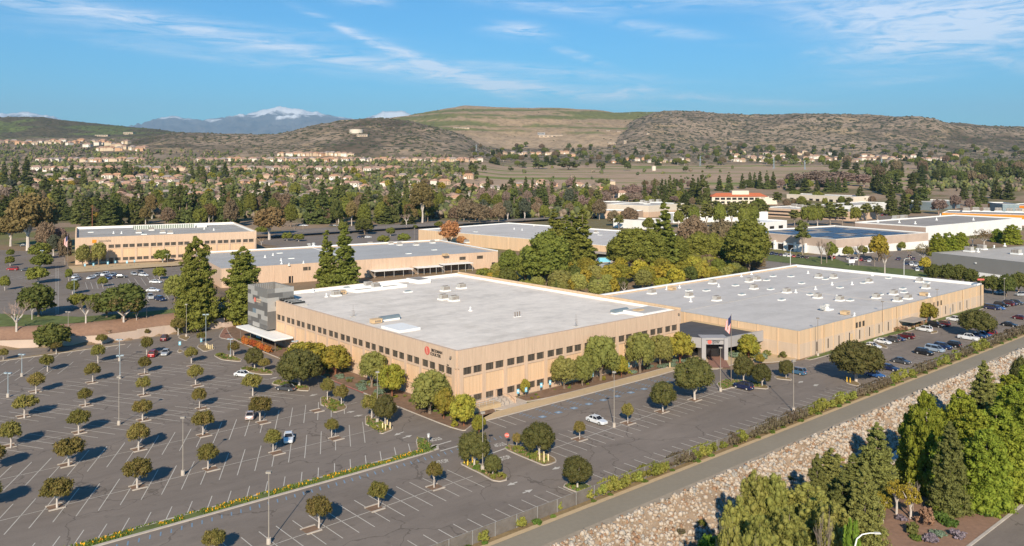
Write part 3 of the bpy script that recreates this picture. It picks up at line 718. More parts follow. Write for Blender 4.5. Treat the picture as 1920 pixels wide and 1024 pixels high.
# broken-rock slope: thousands of stones
def riprap():
    rg = np.random.RandomState(5); iv, it = ico(); N = 32000
    u = -62+rg.rand(N)**1.25*330; v = -58.0-rg.rand(N)*7.6
    ok = (fbm(u/5., v/2.5, 3) > .36) | (rg.rand(N) < .35); u = u[ok]; v = v[ok]; N = len(u)
    z = np.interp(-v, [58.2,59.5,65,65.8], [0,-.8,-4,-4.6])
    s = (.10+.40*rg.rand(N)**2.6)*(1+.0022*(u+60))
    x = P0[0]+u*D1[0]+v*D2[0]; y = P0[1]+u*D1[1]+v*D2[1]
    jit = rg.uniform(.6, 1.25, (N, 12, 1)); sq = rg.uniform(.55, 1, (N, 1, 3))
    V = iv[None]*jit*s[:, None, None]*sq+np.stack([x, y, z+s*.25], 1)[:, None]
    T = (it[None]+12*np.arange(N)[:, None, None]).reshape(-1, 3)
    mi = np.repeat(rg.choice(4, N, p=[.46,.26,.14,.14]), 20)
    for n_, c_ in (('rock_a', (.42,.36,.295)), ('rock_b', (.38,.295,.215)), ('rock_c', (.27,.16,.095)), ('rock_d', (.29,.27,.24))): mat(n_, c_, .9, .22, 1.5, 4)
    me = arr_mesh('riprap', V.reshape(-1, 3), T, np.zeros((0,4), int), ['rock_a','rock_b','rock_c','rock_d'], ti=mi)
    link('riprap', me, kind='stuff', label='pale broken stones covering the creek bank below the path', cat='rocks')
riprap()
# ---------------------------------------------------------------- painted stall lines
mk = MB()
def line(u0, v0, u1, v1, w=.13, m='paint', z=.032, mb=None, zf=None):
    d = math.hypot(u1-u0, v1-v0); a, b = (u1-u0)/d, (v1-v0)/d; p = -b*w/2, a*w/2
    q = [(u0-p[0], v0-p[1]), (u1-p[0], v1-p[1]), (u1+p[0], v1+p[1]), (u0+p[0], v0+p[1])]
    vs = []
    for s in q: x, y = W(*s); vs.append((x, y, z+(zf(x, y) if zf else 0)))
    (mb or mk).add(vs, [(0,1,2,3)], m)
STEEP = (.484, .875); FLAT = (.49, -.871)
def arow(v, u0, u1, d, L=12.8, skip=(), ctr=True, sp=3.05, ph=-75.6):
    if ctr: line(u0, v, u1, v, .12)
    k0 = math.ceil((u0-ph)/sp)
    u = ph+1.5+k0*sp
    while u < u1-.5:
        line(u-d[0]*L/2, v-d[1]*L/2, u+d[0]*L/2, v+d[1]*L/2); u += sp
arow(.4, -140, -20, STEEP); arow(18.6, -140, -13, STEEP)
arow(36, -150, -21, FLAT); arow(54.6, -140, -19, FLAT); arow(73.8, -130, -20, FLAT)
arow(93.5, -130, -50, STEEP); arow(94.5, -46, -24, FLAT)
u = -138.
while u < -20: line(u, -15.4, u+2.5, -10.9); u += 3.05
u = -120.
while u < -28: line(u, 112, u-2.4, 107.4); u += 3.05
for k in range(9): line(-14-k*2.6, 124.6, -14.6-k*2.6, 119.8) if k < 5 else None
def prow(u0, u1, va, vb, sp=2.62, cv=None):
    u = u0
    while u <= u1: line(u, va(u) if callable(va) else va, u, vb(u) if callable(vb) else vb); u += sp
cB = lambda u: -30.2+.046*u
line(-110, cB(-110), -20.5, cB(-20.5), .13); line(-3, cB(-3), 58, cB(58), .13)
prow(-108.5, -20, lambda u: cB(u)+5.1, lambda u: cB(u)-4.9); prow(-2.5, 58, lambda u: cB(u)+5, lambda u: cB(u)-4.9)
prow(-110, -12, -43.7, -48.3); prow(-5, 84, -43.7, -48.3); prow(91, 330, -43.7, -48.3)
line(91, -48.4, 330, -48.4, .15)
prow(.1, 7.8, -10.1, -15.7); prow(90, 108, -28.4, -33.6); prow(112, 150, -28, -33.2); prow(176, 226, -27.5, -32.6)
# accessible stalls: blue squares and hatched aisles
for k in range(11):
    u = 8.6+k*4.55
    q = [(u+.9,-15.9),(u+2.4,-15.9),(u+2.4,-14.6),(u+.9,-14.6)]
    mk.add([(*W(*p), .034) for p in q], [(0,1,2,3)], 'blue_paint'); line(u+1.35, -15.2, u+1.95, -15.3, .35, 'paint', .038)
    for j in range(5): line(u-.9, -11-j*.95, u+.5, -10.4-j*.95, .13, 'blue_paint')
    line(u, -10.2, u, -15.9, .10, 'blue_paint')
for k in range(84): line(-125+k*1.45, -20.0, -124.5+k*1.45, -18.7, .20, 'blue_paint')
for k in range(4): line(181+k*1.4, -29, 182.4+k*1.4, -32, .12, 'blue_paint')
line(-17.5, -17.9, -9.5, -17.9, .3); line(-16.8, -25.3, -7.9, -24.6, .35)
line(*GU(816, 836), *GU(846, 827), .3); line(*GU(878, 851)[:2], *GU(865, 845), .12)
# arrows
def arrow(px, py, px2, py2, s=1.):
    a = GU(px, py); b = GU(px2, py2); d = math.hypot(b[0]-a[0], b[1]-a[1]); e = ((b[0]-a[0])/d, (b[1]-a[1])/d); n = (-e[1], e[0])
    line(a[0], a[1], b[0]-e[0]*1.0, b[1]-e[1]*1.0, .3)
    t = [(b[0], b[1]), (b[0]-e[0]*1.3+n[0]*.55, b[1]-e[1]*1.3+n[1]*.55), (b[0]-e[0]*1.3-n[0]*.55, b[1]-e[1]*1.3-n[1]*.55)]
    mk.add([(*W(*p), .034) for p in t], [(0,1,2)], 'paint')
for a in [(970,904,951,911),(980,925,999,918),(1050,876,1035,881),(757,810,739,817),(755,822,773,816),(650,774,666,771),(664,781,681,778),(507,711,521,707),(595,739,580,743),(1497,718,1506,715),(1526,724,1534,722),(1528,722,1536,721)]: arrow(*a)
def ground_text(txt, px, py, ang, size, sx=1.):
    me = text_mesh(txt, size, 'paint', .002, .02, 'CENTER')
    o = link('road_lettering', me, None, (*G(px, py), .036), math.radians(ang), kind='structure'); o.scale = (sx, 2.1, 1); return o
ground_text('STOP', 933, 832, 180+ANG*57.3-90+82, 1.0, 1.); ground_text('STOP', 951, 861, ANG*57.3-90+88, 1.0); ground_text('STOP', 833, 868, ANG*57.3-8, 1.0); ground_text('STOP', 813, 822, ANG*57.3+172, 1.0)
mk.obj('road_marking', kind='structure')
# ---------------------------------------------------------------- kerbed planting
def kerbed(name, pts, top='verge', zk=.15, ex=.18, uv=False, kerb='curb', key=None):
    P = [W(*p) for p in pts] if uv else [G(*p) for p in pts]
    n = len(P); ar = sum(P[i][0]*P[(i+1)%n][1]-P[(i+1)%n][0]*P[i][1] for i in range(n))
    if ar < 0: P = P[::-1]
    cx = sum(p[0] for p in P)/n; cy = sum(p[1] for p in P)/n
    for _ in range(2):   # round the corners
        Q = []
        for i in range(len(P)):
            a, b = P[i], P[(i+1) % len(P)]
            if math.hypot(a[0]-b[0], a[1]-b[1]) > 1.2: Q += [(a[0]*.86+b[0]*.14, a[1]*.86+b[1]*.14), (a[0]*.14+b[0]*.86, a[1]*.14+b[1]*.86)]
            else: Q += [a]
        P = Q
    n = len(P); In = []
    for i in range(n):
        a, b, c = P[i-1], P[i], P[(i+1) % n]; d = (c[0]-a[0], c[1]-a[1]); l = math.hypot(*d) or 1
        In.append((b[0]-d[1]/l*ex, b[1]+d[0]/l*ex))
    b = MB(); b.prism(P, 0, zk, kerb, bottom=False)
    b.add([(*p, zk+.006) for p in In], [tuple(range(n))], top)
    return b.obj(name, kind='structure')
c6 = lambda L: [(800+x/4, 780+y/4) for x, y in L]; c3 = lambda L: [(400+x/4, 580+y/4) for x, y in L]; c1 = lambda L: [(x/4, 580+y/4) for x, y in L]; cR = lambda L: [(1200+x/4, 580+y/4) for x, y in L]
c4 = lambda L: [(400+x/4, 780+y/4) for x, y in L]; c7 = lambda L: [(1500+x/4.571, 540+y/4.571) for x, y in L]
for L in [c6([(578,248),(620,215),(720,240),(850,270),(960,315),(978,345),(930,366),(875,376),(790,340),(680,295)]), c6([(246,360),(300,335),(420,370),(530,410),(604,460),(600,488),(550,497),(490,488),(400,435),(310,392)]),
          c3([(804,728),(800,665),(840,655),(925,675),(1003,728),(1000,750),(900,782),(892,728)]), c3([(1140,875),(1136,808),(1165,796),(1240,830),(1348,885),(1350,905),(1250,945),(1240,875)]),
          c3([(436,565),(455,535),(600,545),(725,588),(722,615),(640,612),(530,580)]), c3([(195,455),(230,428),(440,462),(455,490),(350,492)]), c3([(0,348),(40,330),(130,342),(215,378),(205,396),(60,382)]),
          c1([(1475,285),(1495,262),(1600,280),(1618,300),(1530,322)]), c1([(1335,215),(1350,195),(1410,198),(1430,215),(1395,240)]), cR([(570,560),(640,525),(760,535),(900,555),(965,580),(962,602),(850,592),(700,588),(610,612)]),
          cR([(1000,510),(1040,500),(1130,520),(1145,536),(1030,525)]), c7([(395,800),(440,780),(525,828),(500,846),(400,822)]), c7([(660,488),(700,480),(758,508),(745,522),(665,505)]), c7([(1120,370),(1180,368),(1185,385),(1120,395)]), c1([(1325,320),(1345,300),(1385,318),(1350,330)])]:
    kerbed('traffic_island', L)
kerbed('traffic_island', c6([(1022,538),(1040,508),(1175,500),(1260,545),(1190,600)]), 'turf'); kerbed('traffic_island', c4([(1518,200),(1528,162),(1580,168),(1642,222),(1612,252),(1538,268)]), 'turf')
kerbed('planting_strip', [(-150,-17.7),(-150,-15.1),(-21,-15.1),(-15.5,-14.5),(-17.5,-17.7)], 'turf', uv=True, ex=.5)
kerbed('planting_strip', [(-150,112.2),(-33,112.2),(-33,113.8),(-150,113.8)], 'verge', uv=True)
# left bed, front bed and front walk
kerbed('planting_bed', [(-8.2,-12.6),(-8.2,23.8),(-8.2,37),(-7.6,66),(-7.3,99),(-2.2,116.5),(3,116),(-.6,97),(-.55,-.55),(6,-.6),(6,-6.4),(-3,-9.6)], 'mulch', uv=True)
kerbed('sidewalk', [(-6.6,-9.9),(63,-9.9),(66,-6.3),(2,-6.3),(-1,-8.6)], 'sidewalk', uv=True, kerb='curb')
kerbed('planting_bed', [(15,-6.25),(66,-6.25),(75.5,-4),(75.6,-.6),(15,-.6)], 'mulch', zk=.12, uv=True)
kerbed('sidewalk', [(6.1,-6.25),(14.9,-6.25),(14.9,-.6),(6.1,-.6)], 'concrete', zk=.13, uv=True)
line2 = MB(); line(-8.28, 23.8, -8.28, 37, .25, 'red_paint', .158, line2); line2.obj('red_kerb', kind='structure')
# entrance court
kerbed('plaza', [(62.8,-10.2),(68,-13.8),(70.2,-15.8),(82,-15.2),(86,-20.5),(96,-23.9),(96,-3),(76,-3),(66,-6.3)], 'sidewalk', zk=.12, uv=True)
sheet('brick_walk', [GU(x, y) for x, y in ((1325,662),(1352,659),(1369,690.5),(1330,690.5))], .145, 'paver_red')
kerbed('planting_bed', [(96.5,-26.4),(224,-26.4),(224,-23.6),(96.5,-23.8)], 'turf', zk=.12, uv=True)
kerbed('plaza', [(-1,98),(-8,98),(-9.5,104),(-2.5,117),(4,118),(4,98)], 'paver_red', zk=.12, uv=True)
# kerbed tree squares in the rows
TREE_UV = []
def planter(u, v, d):
    b = MB(); b.box(-1.15, 1.15, -1.15, -.9, 0, .15, 'curb'); b.box(-1.15, 1.15, .9, 1.15, 0, .15, 'curb'); b.box(-1.0, 1.0, -.9, .9, 0, .06, 'mulch')
    if 'pm' not in CARC: CARC['pm'] = b.mesh('tree_square')
    o = link('tree_square', CARC['pm'], None, (*W(u, v), .02), ANG, kind='structure')
# ---------------------------------------------------------------- buildings
WINC = {}
def win_mesh(w, h, m='glass', fr='metal_dark'):
    k = (round(w, 2), round(h, 2), m)
    if k not in WINC:
        b = MB(); b.box(-w/2, w/2, -.02, .04, -h/2, h/2, m)
        if w > .8:
            n = 3 if w > 1.6 else 2
            for i in range(n+1): x = -w/2+w*i/n; b.box(x-.03, x+.03, -.05, -.02, -h/2, h/2, 'black')
            b.box(-w/2, w/2, -.05, -.02, h/2-.05, h/2, 'black'); b.box(-w/2, w/2, -.05, -.02, -h/2, -h/2+.05, 'black')
        WINC[k] = b.mesh('window')
    return WINC[k]
def face_fn(face, L, Wd):
    """(along, outward, z) on a named side -> local xyz, plus rotation of things hung there"""
    return {'f': (lambda a, d, z: (a, -d, z), 0), 'l': (lambda a, d, z: (-d, Wd-a, z), -math.pi/2), 'r': (lambda a, d, z: (L+d, a, z), math.pi/2), 'b': (lambda a, d, z: (L-a, Wd+d, z), math.pi)}[face]
def add_window(rt, face, L, Wd, a, z, w, h, d=.04, m='glass', name='window'):
    fn, r = face_fn(face, L, Wd); o = link(name, win_mesh(w, h, m), rt, fn(a, d, z)); o.rotation_euler = (0, 0, r); return o
def shell(rt, L, Wd, h, wm, rm, t=.35, rz=.7, cap=None, caph=.06):
    b = MB()
    b.box(0, L, 0, t, -1, h, wm); b.box(0, L, Wd-t, Wd, -1, h, wm); b.box(0, t, t, Wd-t, -1, h, wm); b.box(L-t, L, t, Wd-t, -1, h, wm)
    b.obj('wall', rt)
    r = MB(); r.box(t, L-t, t, Wd-t, h-rz-.3, h-rz, rm); r.obj('roof', rt)
    if cap:
        c = MB(); e = .04
        c.box(-e, L+e, -e, t+e, h, h+caph, cap); c.box(-e, L+e, Wd-t-e, Wd+e, h, h+caph, cap); c.box(-e, t+e, t+e, Wd-t-e, h, h+caph, cap); c.box(L-t-e, L+e, t+e, Wd-t-e, h, h+caph, cap)
        # inner lining of the parapet
        c.box(t, L-t, t, t+.04, h-rz, h, cap); c.box(t, L-t, Wd-t-.04, Wd-t, h-rz, h, cap); c.box(t, t+.04, t+.05, Wd-t-.05, h-rz, h, cap); c.box(L-t-.04, L-t, t+.05, Wd-t-.05, h-rz, h, cap)
        c.obj('parapet_cap', rt)
def bay_facade(rt, face, L, Wd, n, h, upper=True, lower=True, a0=.9, a1=None, doors=()):
    """pilasters, deep top band, paired windows, sill band, ribbed recessed panel"""
    fn, r = face_fn(face, L, Wd); S = L if face in 'fb' else Wd
    a1 = S-a0 if a1 is None else a1; p = (a1-a0)/n; cw = .98; D = .36
    fr = MB(); pn = MB()
    def bx(b, x0, x1, z0, z1, d, m, d0=.0): b.box(x0, x1, d0, d, z0, z1, m, fn=lambda a, dd, z: fn(a, dd, z))
    zt = h-3.75
    for k in range(n+1):
        c = a0+k*p; bx(fr, max(c-cw/2, 0), min(c+cw/2, S), -.5, zt, D, 'wall_conc')
    bx(fr, 0 if a0 > 0 else a0, S, zt, h+.02, D+.003, 'wall_conc')
    for k in range(n+1):
        c = min(max(a0+k*p, .3), S-.3); bx(fr, c-.28, c-.2, zt+.002, h-.05, D+.02, 'wall_pale', D+.003); bx(fr, c+.2, c+.28, zt+.002, h-.05, D+.02, 'wall_pale', D+.003)
    if a0 > cw: bx(fr, 0, a0-cw/2, -.5, zt, D*.6, 'wall_conc')
    for k in range(n):
        x0 = a0+k*p+cw/2; x1 = a0+(k+1)*p-cw/2; ww = (x1-x0-.52)/2
        bx(fr, x0+ww, x1-ww, zt-1.56, zt, .26, 'wall_conc'); bx(fr, x0, x1, zt-2.05, zt-1.56, .29, 'wall_conc'); bx(fr, x0, x1, 2.46, 2.62, .26, 'wall_conc')
        bx(fr, x0+ww, x1-ww, -.5, 2.46, .26, 'wall_conc'); bx(fr, x0, x1, -.5, 1.02, .29, 'wall_conc')
        bx(pn, x0, x1, 2.62, zt-2.05, .12, 'wall_panel')
        for j in range(1, 7): x = x0+(x1-x0)*j/7; bx(pn, x-.05, x+.05, 2.62, zt-2.05, .15, 'wall_panel', .12)
        for j in range(2):
            c = x0+ww/2 if j == 0 else x1-ww/2
            if upper and (upper is True or k in upper): add_window(rt, face, L, Wd, c, zt-.78, ww, 1.56, .05)
            if (lower is True or (lower and k in lower)) and (k, j) not in doors: add_window(rt, face, L, Wd, c, 1.74, ww, 1.44, .05)
            if (k, j) in doors: add_window(rt, face, L, Wd, c, 1.22, 1.4, 2.4, .32, 'glass_dark', 'door')
    fr.obj('facade_frame', rt); pn.obj('recessed_panel', rt)
def reveal(rt, face, L, Wd, n, h, m, w=.25, d=.12, off=.0):
    fn, r = face_fn(face, L, Wd); S = L if face in 'fb' else Wd; b = MB(); b.box(-w/2, w/2, -d, 0, -.5, h-.02, m); me = b.mesh('pilaster')
    for k in range(n+1):
        c = min(max(S*k/n, w/2), S-w/2); o = link('pilaster', me, rt, fn(c, 0, 0)); o.rotation_euler = (0, 0, r)
# rooftop fittings
RT = {}
def rtop(kind):
    if kind in RT: return RT[kind]
    b = MB()
    if kind == 'skylight':
        b.box(-1.3, 1.3, -.75, .75, 0, .3, 'cap_white')
        b.add([(-1.15,-.6,.3),(1.15,-.6,.3),(1.15,.6,.3),(-1.15,.6,.3),(-.75,-.3,.62),(.75,-.3,.62),(.75,.3,.62),(-.75,.3,.62)], [(0,1,5,4),(1,2,6,5),(2,3,7,6),(3,0,4,7),(4,5,6,7)], 'skylight')
    elif kind == 'ac_unit':
        b.box(-1.4, 1.4, -1.1, 1.1, 0, .4, 'cap_white'); b.box(-1.15, 1.15, -.85, .85, .42, 1.6, 'hvac')
        for k in range(5): x = -.95+k*.47; b.box(x-.12, x+.12, -.89, -.85, .6, 1.45, 'pole_brown')
        b.cyl((-.5,0,1.6), (-.5,0,1.72), .42, .42, 'pole_brown', 12); b.cyl((.5,0,1.6), (.5,0,1.72), .42, .42, 'pole_brown', 12)
    elif kind == 'vent':
        b.cyl((0,0,0), (0,0,.25), .6, .5, 'cap_white', 10); b.cyl((0,0,.25), (0,0,.9), .22, .2, 'cap_white', 8); b.cyl((0,0,.9), (0,0,1.15), .36, .1, 'cap_white', 8)
    elif kind == 'tan_box':
        b.box(-1.3, 1.3, -.9, .9, .15, 1.05, 'tan_unit'); b.box(-1.1, 1.1, -.7, .7, 0, .15, 'pole_brown'); b.box(-1.36, 1.36, -.96, .96, 1.05, 1.13, 'tan_unit')
        for x in (-.8, -.2, .4): b.box(x, x+.4, -.93, -.9, .35, .85, 'pole_brown')
    elif kind == 'roof_hatch':
        b.box(-2.6, 2.6, -.9, .9, 0, .5, 'cap_white'); pts = []
        for k in range(7): th = math.pi*k/6; pts.append((math.cos(th)*1.0, .5+math.sin(th)*.75))
        vs = [(-2.8, y, z) for y, z in pts]+[(2.8, y, z) for y, z in pts]; n = 7
        b.add(vs, [(k, k+1, n+k+1, n+k) for k in range(6)]+[tuple(range(7))[::-1], tuple(range(7, 14))], 'metal_blue')
    elif kind == 'big_fan':
        b.box(-1.5, 1.5, -1.5, 1.5, 0, .35, 'cap_white'); b.cyl((0,0,.35), (0,0,1.3), .75, .55, 'white', 14); b.cyl((0,0,1.3), (0,0,1.9), 1.0, .75, 'galv', 14); b.box(-3.1, -1.5, -.5, .5, .4, .9, 'galv'); b.cyl((-3.4,0,1.2), (-1.8,0,1.2), .5, .5, 'galv', 10)
    elif kind == 'pipe_stack':
        for x in (-.8, 0, .8): b.cyl((x,0,0), (x,0,1.3), .14, .14, 'pole_brown', 8)
        b.box(-1.1, 1.1, -.3, .3, 0, .12, 'cap_white')
    elif kind == 'antenna':
        b.cyl((0,0,0), (0,0,3), .05, .03, 'pole_brown', 6); b.box(-.5, .5, -.5, .5, 0, .2, 'hvac'); b.cyl((-.5,0,1.6), (.5,0,1.6), .03, .03, 'pole_brown', 5); b.cyl((.35,0,.2), (.35,0,1.3), .05, .04, 'pole_brown', 6)
    elif kind == 'solar_panel': b.box(-2, 2, -1, 1, .2, .26, 'solar')
    RT[kind] = b.mesh(kind); return RT[kind]
def on_roof(rt, items, z, s=1.):
    """fittings given by where the photo shows them on the roof plane at height z"""
    Mi = Matrix.Translation(rt.location) @ Matrix.Rotation(rt.rotation_euler.z, 4, 'Z'); Mi.invert()
    for it in items:
        k, px, py = it[:3]; x, y = G(px, py, z); p = Mi @ Vector((x, y, z))
        o = link(k, rtop(k), rt, p); o.rotation_euler = (0, 0, it[3] if len(it) > 3 else 0); o.scale = (s, s, s)
def wmesh(rt, name, fn, **kw):
    b = MB(); fn(b); return b.obj(name, rt, **kw)
# --- main building
B1 = root('office_building', (*W(0, 0), 0), ANG, 'office building', 'two-storey tan concrete building with pale flat roof, red round emblem and grey chequered corner tower')
L1, W1, H1 = 75.1, 98., 12.4
shell(B1, L1, W1, H1, 'wall_conc', 'roof_pale', t=.4, rz=.9, cap=None)
bay_facade(B1, 'f', L1, W1, 12, H1, True, set(range(12))-{6,7,8,9,10,11}, doors={(1,1)})
# left facade: along coordinate runs from the far end (v = W1) to the corner
bay_facade(B1, 'l', L1, W1, 14, H1, True, {12, 13}, a0=13.2, a1=W1-.9)
wmesh(B1, 'parapet', lambda b: (b.box(.4, L1-.4, W1-.42, W1-.4, H1-.9, H1, 'cap_white'), b.box(L1-.44, L1-.4, .4, W1-.44, H1-.9, H1-.25, 'cap_white'), b.box(L1-.44, L1-.4, .4, W1-.44, H1-.25, H1-.02, 'wall_orange'), b.box(-.05, L1, W1-.45, W1+.05, H1, H1+.05, 'wall_orange'), b.box(.4, .45, 14, W1-.44, H1-.9, H1-.03, 'cap_white'), b.box(L1-.45, L1+.05, -.4, W1-.5, H1+.001, H1+.5, 'wall_orange')))
wmesh(B1, 'roof_well', lambda b: (b.box(27, 46, 87, 87.3, H1-.9, H1-.1, 'cap_white'), b.box(27, 46, 92.7, 93, H1-.9, H1-.1, 'cap_white'), b.box(27, 27.3, 87.3, 92.7, H1-.9, H1-.1, 'cap_white'), b.box(45.7, 46, 87.3, 92.7, H1-.9, H1-.1, 'cap_white'), b.box(27.3, 45.7, 87.3, 92.7, H1-.88, H1-.8, 'roof_grey')))
wmesh(B1, 'roof_platform', lambda b: (b.box(52.5, 57.5, 90, 97, H1-.9, H1+.35, 'cap_white'), b.box(52.8, 57.2, 90.3, 96.7, H1+.35, H1+.38, 'roof_grey')))
wmesh(B1, 'roof_platform', lambda b: (b.box(63, 73.5, 2.2, 9.5, H1-.9, H1-.05, 'cap_white'), b.box(63.4, 73.1, 2.6, 9.1, H1-.05, H1-.02, 'roof_light')))
wmesh(B1, 'roof_platform', lambda b: (b.box(3.5, 9.5, 27, 35, H1-.9, H1-.35, 'cap_white'),))
on_roof(B1, [('ac_unit',630,555),('tan_box',640,552),('skylight',650,541),('ac_unit',690,537),('ac_unit',704,540),('vent',716,543),('ac_unit',835,546),('ac_unit',865,541),('ac_unit',831,562),('ac_unit',851,564.5),('vent',882,583),('vent',587,548),('vent',612,557),
 ('roof_hatch',730,600),('tan_box',705,606),('pipe_stack',970,594),('antenna',1080,612),('roof_hatch',1162,587),('tan_box',1197,588),('antenna',662,594),('vent',770,530),('skylight',765,548)], H1-.9)
def logo(rt, face, L, Wd, a, z, s, col='black', d=.39, dark='black'):
    fn, r = face_fn(face, L, Wd)
    b = MB(); R0 = 1.05*s; n = 28
    def disc(r0, r1, y0, y1, m):
        vs = []; fs = []
        for k in range(n):
            th = 6.2832*k/n
            for rr, yy in ((r0, y1), (r1, y1), (r1, y0), (r0, y0)): vs.append((rr*math.cos(th), -yy, rr*math.sin(th)))
        for k in range(n):
            for j in range(4): a_ = k*4+j; b_ = k*4+(j+1)%4; c_ = ((k+1)%n)*4+(j+1)%4; d_ = ((k+1)%n)*4+j; fs.append((a_, b_, c_, d_))
        b.add(vs, fs, m)
    disc(.02, R0, 0, .08, 'sign_red')
    # pale wave strokes and rings inside the disc
    for ph, x0 in ((0, -.30), (2.1, .12)):
        pts = [(R0*(x0+.22*math.sin(ph+t*3.1)), R0*(-.72+1.44*t)) for t in [i/10 for i in range(11)]]
        for (xa, za), (xb, zb) in zip(pts, pts[1:]): b.cyl((xa, -.1, za), (xb, -.1, zb), R0*.03, R0*.03, 'wall_pale', 4)
    o = link('emblem', b.mesh('emblem'), rt); o.location = fn(a, d, z); o.rotation_euler = (0, 0, r)
    for k, tx in enumerate(('BECKMAN', 'COULTER')):
        t = link('lettering', text_mesh(tx, .98*s, dark, .03, .02*s), rt)
        M = Matrix.Rotation(r, 4, 'Z') @ Matrix.Rotation(math.pi/2, 4, 'X')
        t.matrix_local = Matrix.Translation(Vector(fn(a+(1.75-.45*k)*s, d+.03, z+(.12-.95*k)*s))) @ M @ Matrix.Scale(1.0, 4)
logo(B1, 'l', L1, W1, W1-10.2, H1-1.6, .88)
t = link('lettering', text_mesh('250', .5, 'black', .03), B1); t.matrix_local = Matrix.Translation((-.41, 3.1, H1-3.6)) @ Matrix.Rotation(-math.pi/2, 4, 'Z') @ Matrix.Rotation(math.pi/2, 4, 'X')
for k, (fc, a, z) in enumerate((('l', W1-1.4, H1-1.5), ('f', L1-1.2, H1-1.0))):
    fn, r = face_fn(fc, L1, W1); b = MB(); b.box(-.12, .12, -.3, 0, -.2, .2, 'pole_brown'); b.box(-.2, .2, -.45, -.15, -.25, -.12, 'pole_brown'); o = link('floodlight', b.mesh('floodlight'), B1, fn(a, .5, z)); o.rotation_euler = (0, 0, r)
# chequered corner tower
def tower(b):
    x0, x1, y0, y1, z1 = -3.1, 5.1, 84.6, 97.6, 15.9
    rg = random.Random(4); cl = ['clad_a', 'clad_c', 'clad_a', 'clad_b', 'clad_c', 'clad_a']
    def panel(fn, S, z0, z1, n, seed):
        rg = random.Random(seed); rows = int((z1-z0)/1.25); prev = None
        for j in range(rows):
            a = 0
            while a < S-.01:
                w = min(rg.choice((2.2, 3.4, 4.6)), S-a)
                if S-a-w < .8: w = S-a
                m = 'clad_d' if (abs(a+w/2-S*.33) < .9 and 2 < j < rows-4 and n) else rg.choice(cl)
                zz = z0+(z1-z0)*j/rows; fn(a, a+w, zz, z0+(z1-z0)*(j+1)/rows, m); a += w
    panel(lambda a, c, z, zz, m: b.box(x0, x0+.15, y1-c, y1-a, z, zz, m), y1-y0, 4.3, z1, 1, 12)
    panel(lambda a, c, z, zz, m: b.box(x0+.15+a, x0+.15+c, y0, y0+.15, z, zz, m), x1-x0-.15, 4.3, z1, 0, 15)
    b.box(x0+.15, x1, y1-.15, y1, 4.3, z1, 'clad_b'); b.box(x1-.15, x1, y0+.15, y1-.15, 4.3, z1, 'clad_b')
    for k in range(12): b.box(x0+.6+k*.62, x0+.68+k*.62, y1-.35, y1-.2, z1-2.4, z1-.2, 'galv')
    for k in range(14): b.box(x1-.35, x1-.2, y0+.6+k*.8, y0+.68+k*.8, z1-2.4, z1-.2, 'galv')
    b.box(x0+.15, x1-.15, y0+.15, y1-.15, z1-3, z1-2.9, 'roof_grey')
wmesh(B1, 'corner_tower', tower)
def canopy(b):
    b.box(-6.2, -.6, 73.5, 98.6, 3.5, 3.85, 'cap_white'); b.box(-6.25, -.6, 73.4, 98.7, 3.35, 3.5, 'galv')
    for y in (75, 83, 91, 97.8): b.cyl((-5.2, y, 0), (-5.2, y, 3.4), .09, .09, 'pole_brown', 8)
wmesh(B1, 'entrance_canopy', canopy)
wmesh(B1, 'entrance_glazing', lambda b: (b.box(-1.2, -.7, 86, 97, .2, 3.7, 'glass_dark'), b.box(-1.3, -1.2, 93, 96, .3, 3.2, 'sign_blue')))
def rails(b):
    for x in range(10): b.box(5.6+x*.3, 5.7+x*.3, 74.4, 84, H1+.15, H1+.95, 'black') if 0 else None
    b.box(.7, 5, 76, 84.4, H1-.9, H1-.2, 'hvac')
    for k in range(9): b.box(.6+k*.5, .75+k*.5, 83.2, 84.4, H1-.2, H1+.5, 'black')
    for y in (77, 79, 81, 83): b.box(.9, 4.8, y, y+.5, H1-.2, H1+.25, 'black'); b.box(.9, 4.8, y+.6, y+.8, H1-.2, H1+.35, 'galv')
wmesh(B1, 'rooftop_equipment', rails)
fn, r = face_fn('l', L1, W1)
logo(B1, 'l', L1, W1, 5.4, 12.0, .66, d=3.13, dark='wall_pale')
def steps(b):
    for k in range(5): b.box(8.2, 12.2, -4.3+k*.42, -2.1, .1+k*.17, .27+k*.17, 'concrete')
    b.box(.4, 8.2, -4.6, -2.1, .0, .95, 'sidewalk'); b.box(8.2, 12.2, -2.1, -.55, 0, .95, 'concrete'); b.box(12.2, 12.5, -4.6, -.6, 0, 1.4, 'wall_conc')
    for y in (-4.5, -3.3, -2.2):
        for z in (1.5, 1.9): b.box(.5, 8.2, y, y+.04, z, z+.04, 'galv')
        for k in range(5): b.box(.5+k*1.9, .54+k*1.9, y, y+.04, .9, 1.9, 'galv')
    for x in (9.2, 10.6, 12.0):
        b.cyl((x, -4.6, .9), (x, -2.3, 1.9), .03, .03, 'pole_brown', 5)
        for k in range(3): b.cyl((x, -4.5+k*1.05, .1+k*.4), (x, -4.5+k*1.05, .95+k*.46), .03, .03, 'pole_brown', 5)
wmesh(B1, 'entrance_steps', steps)
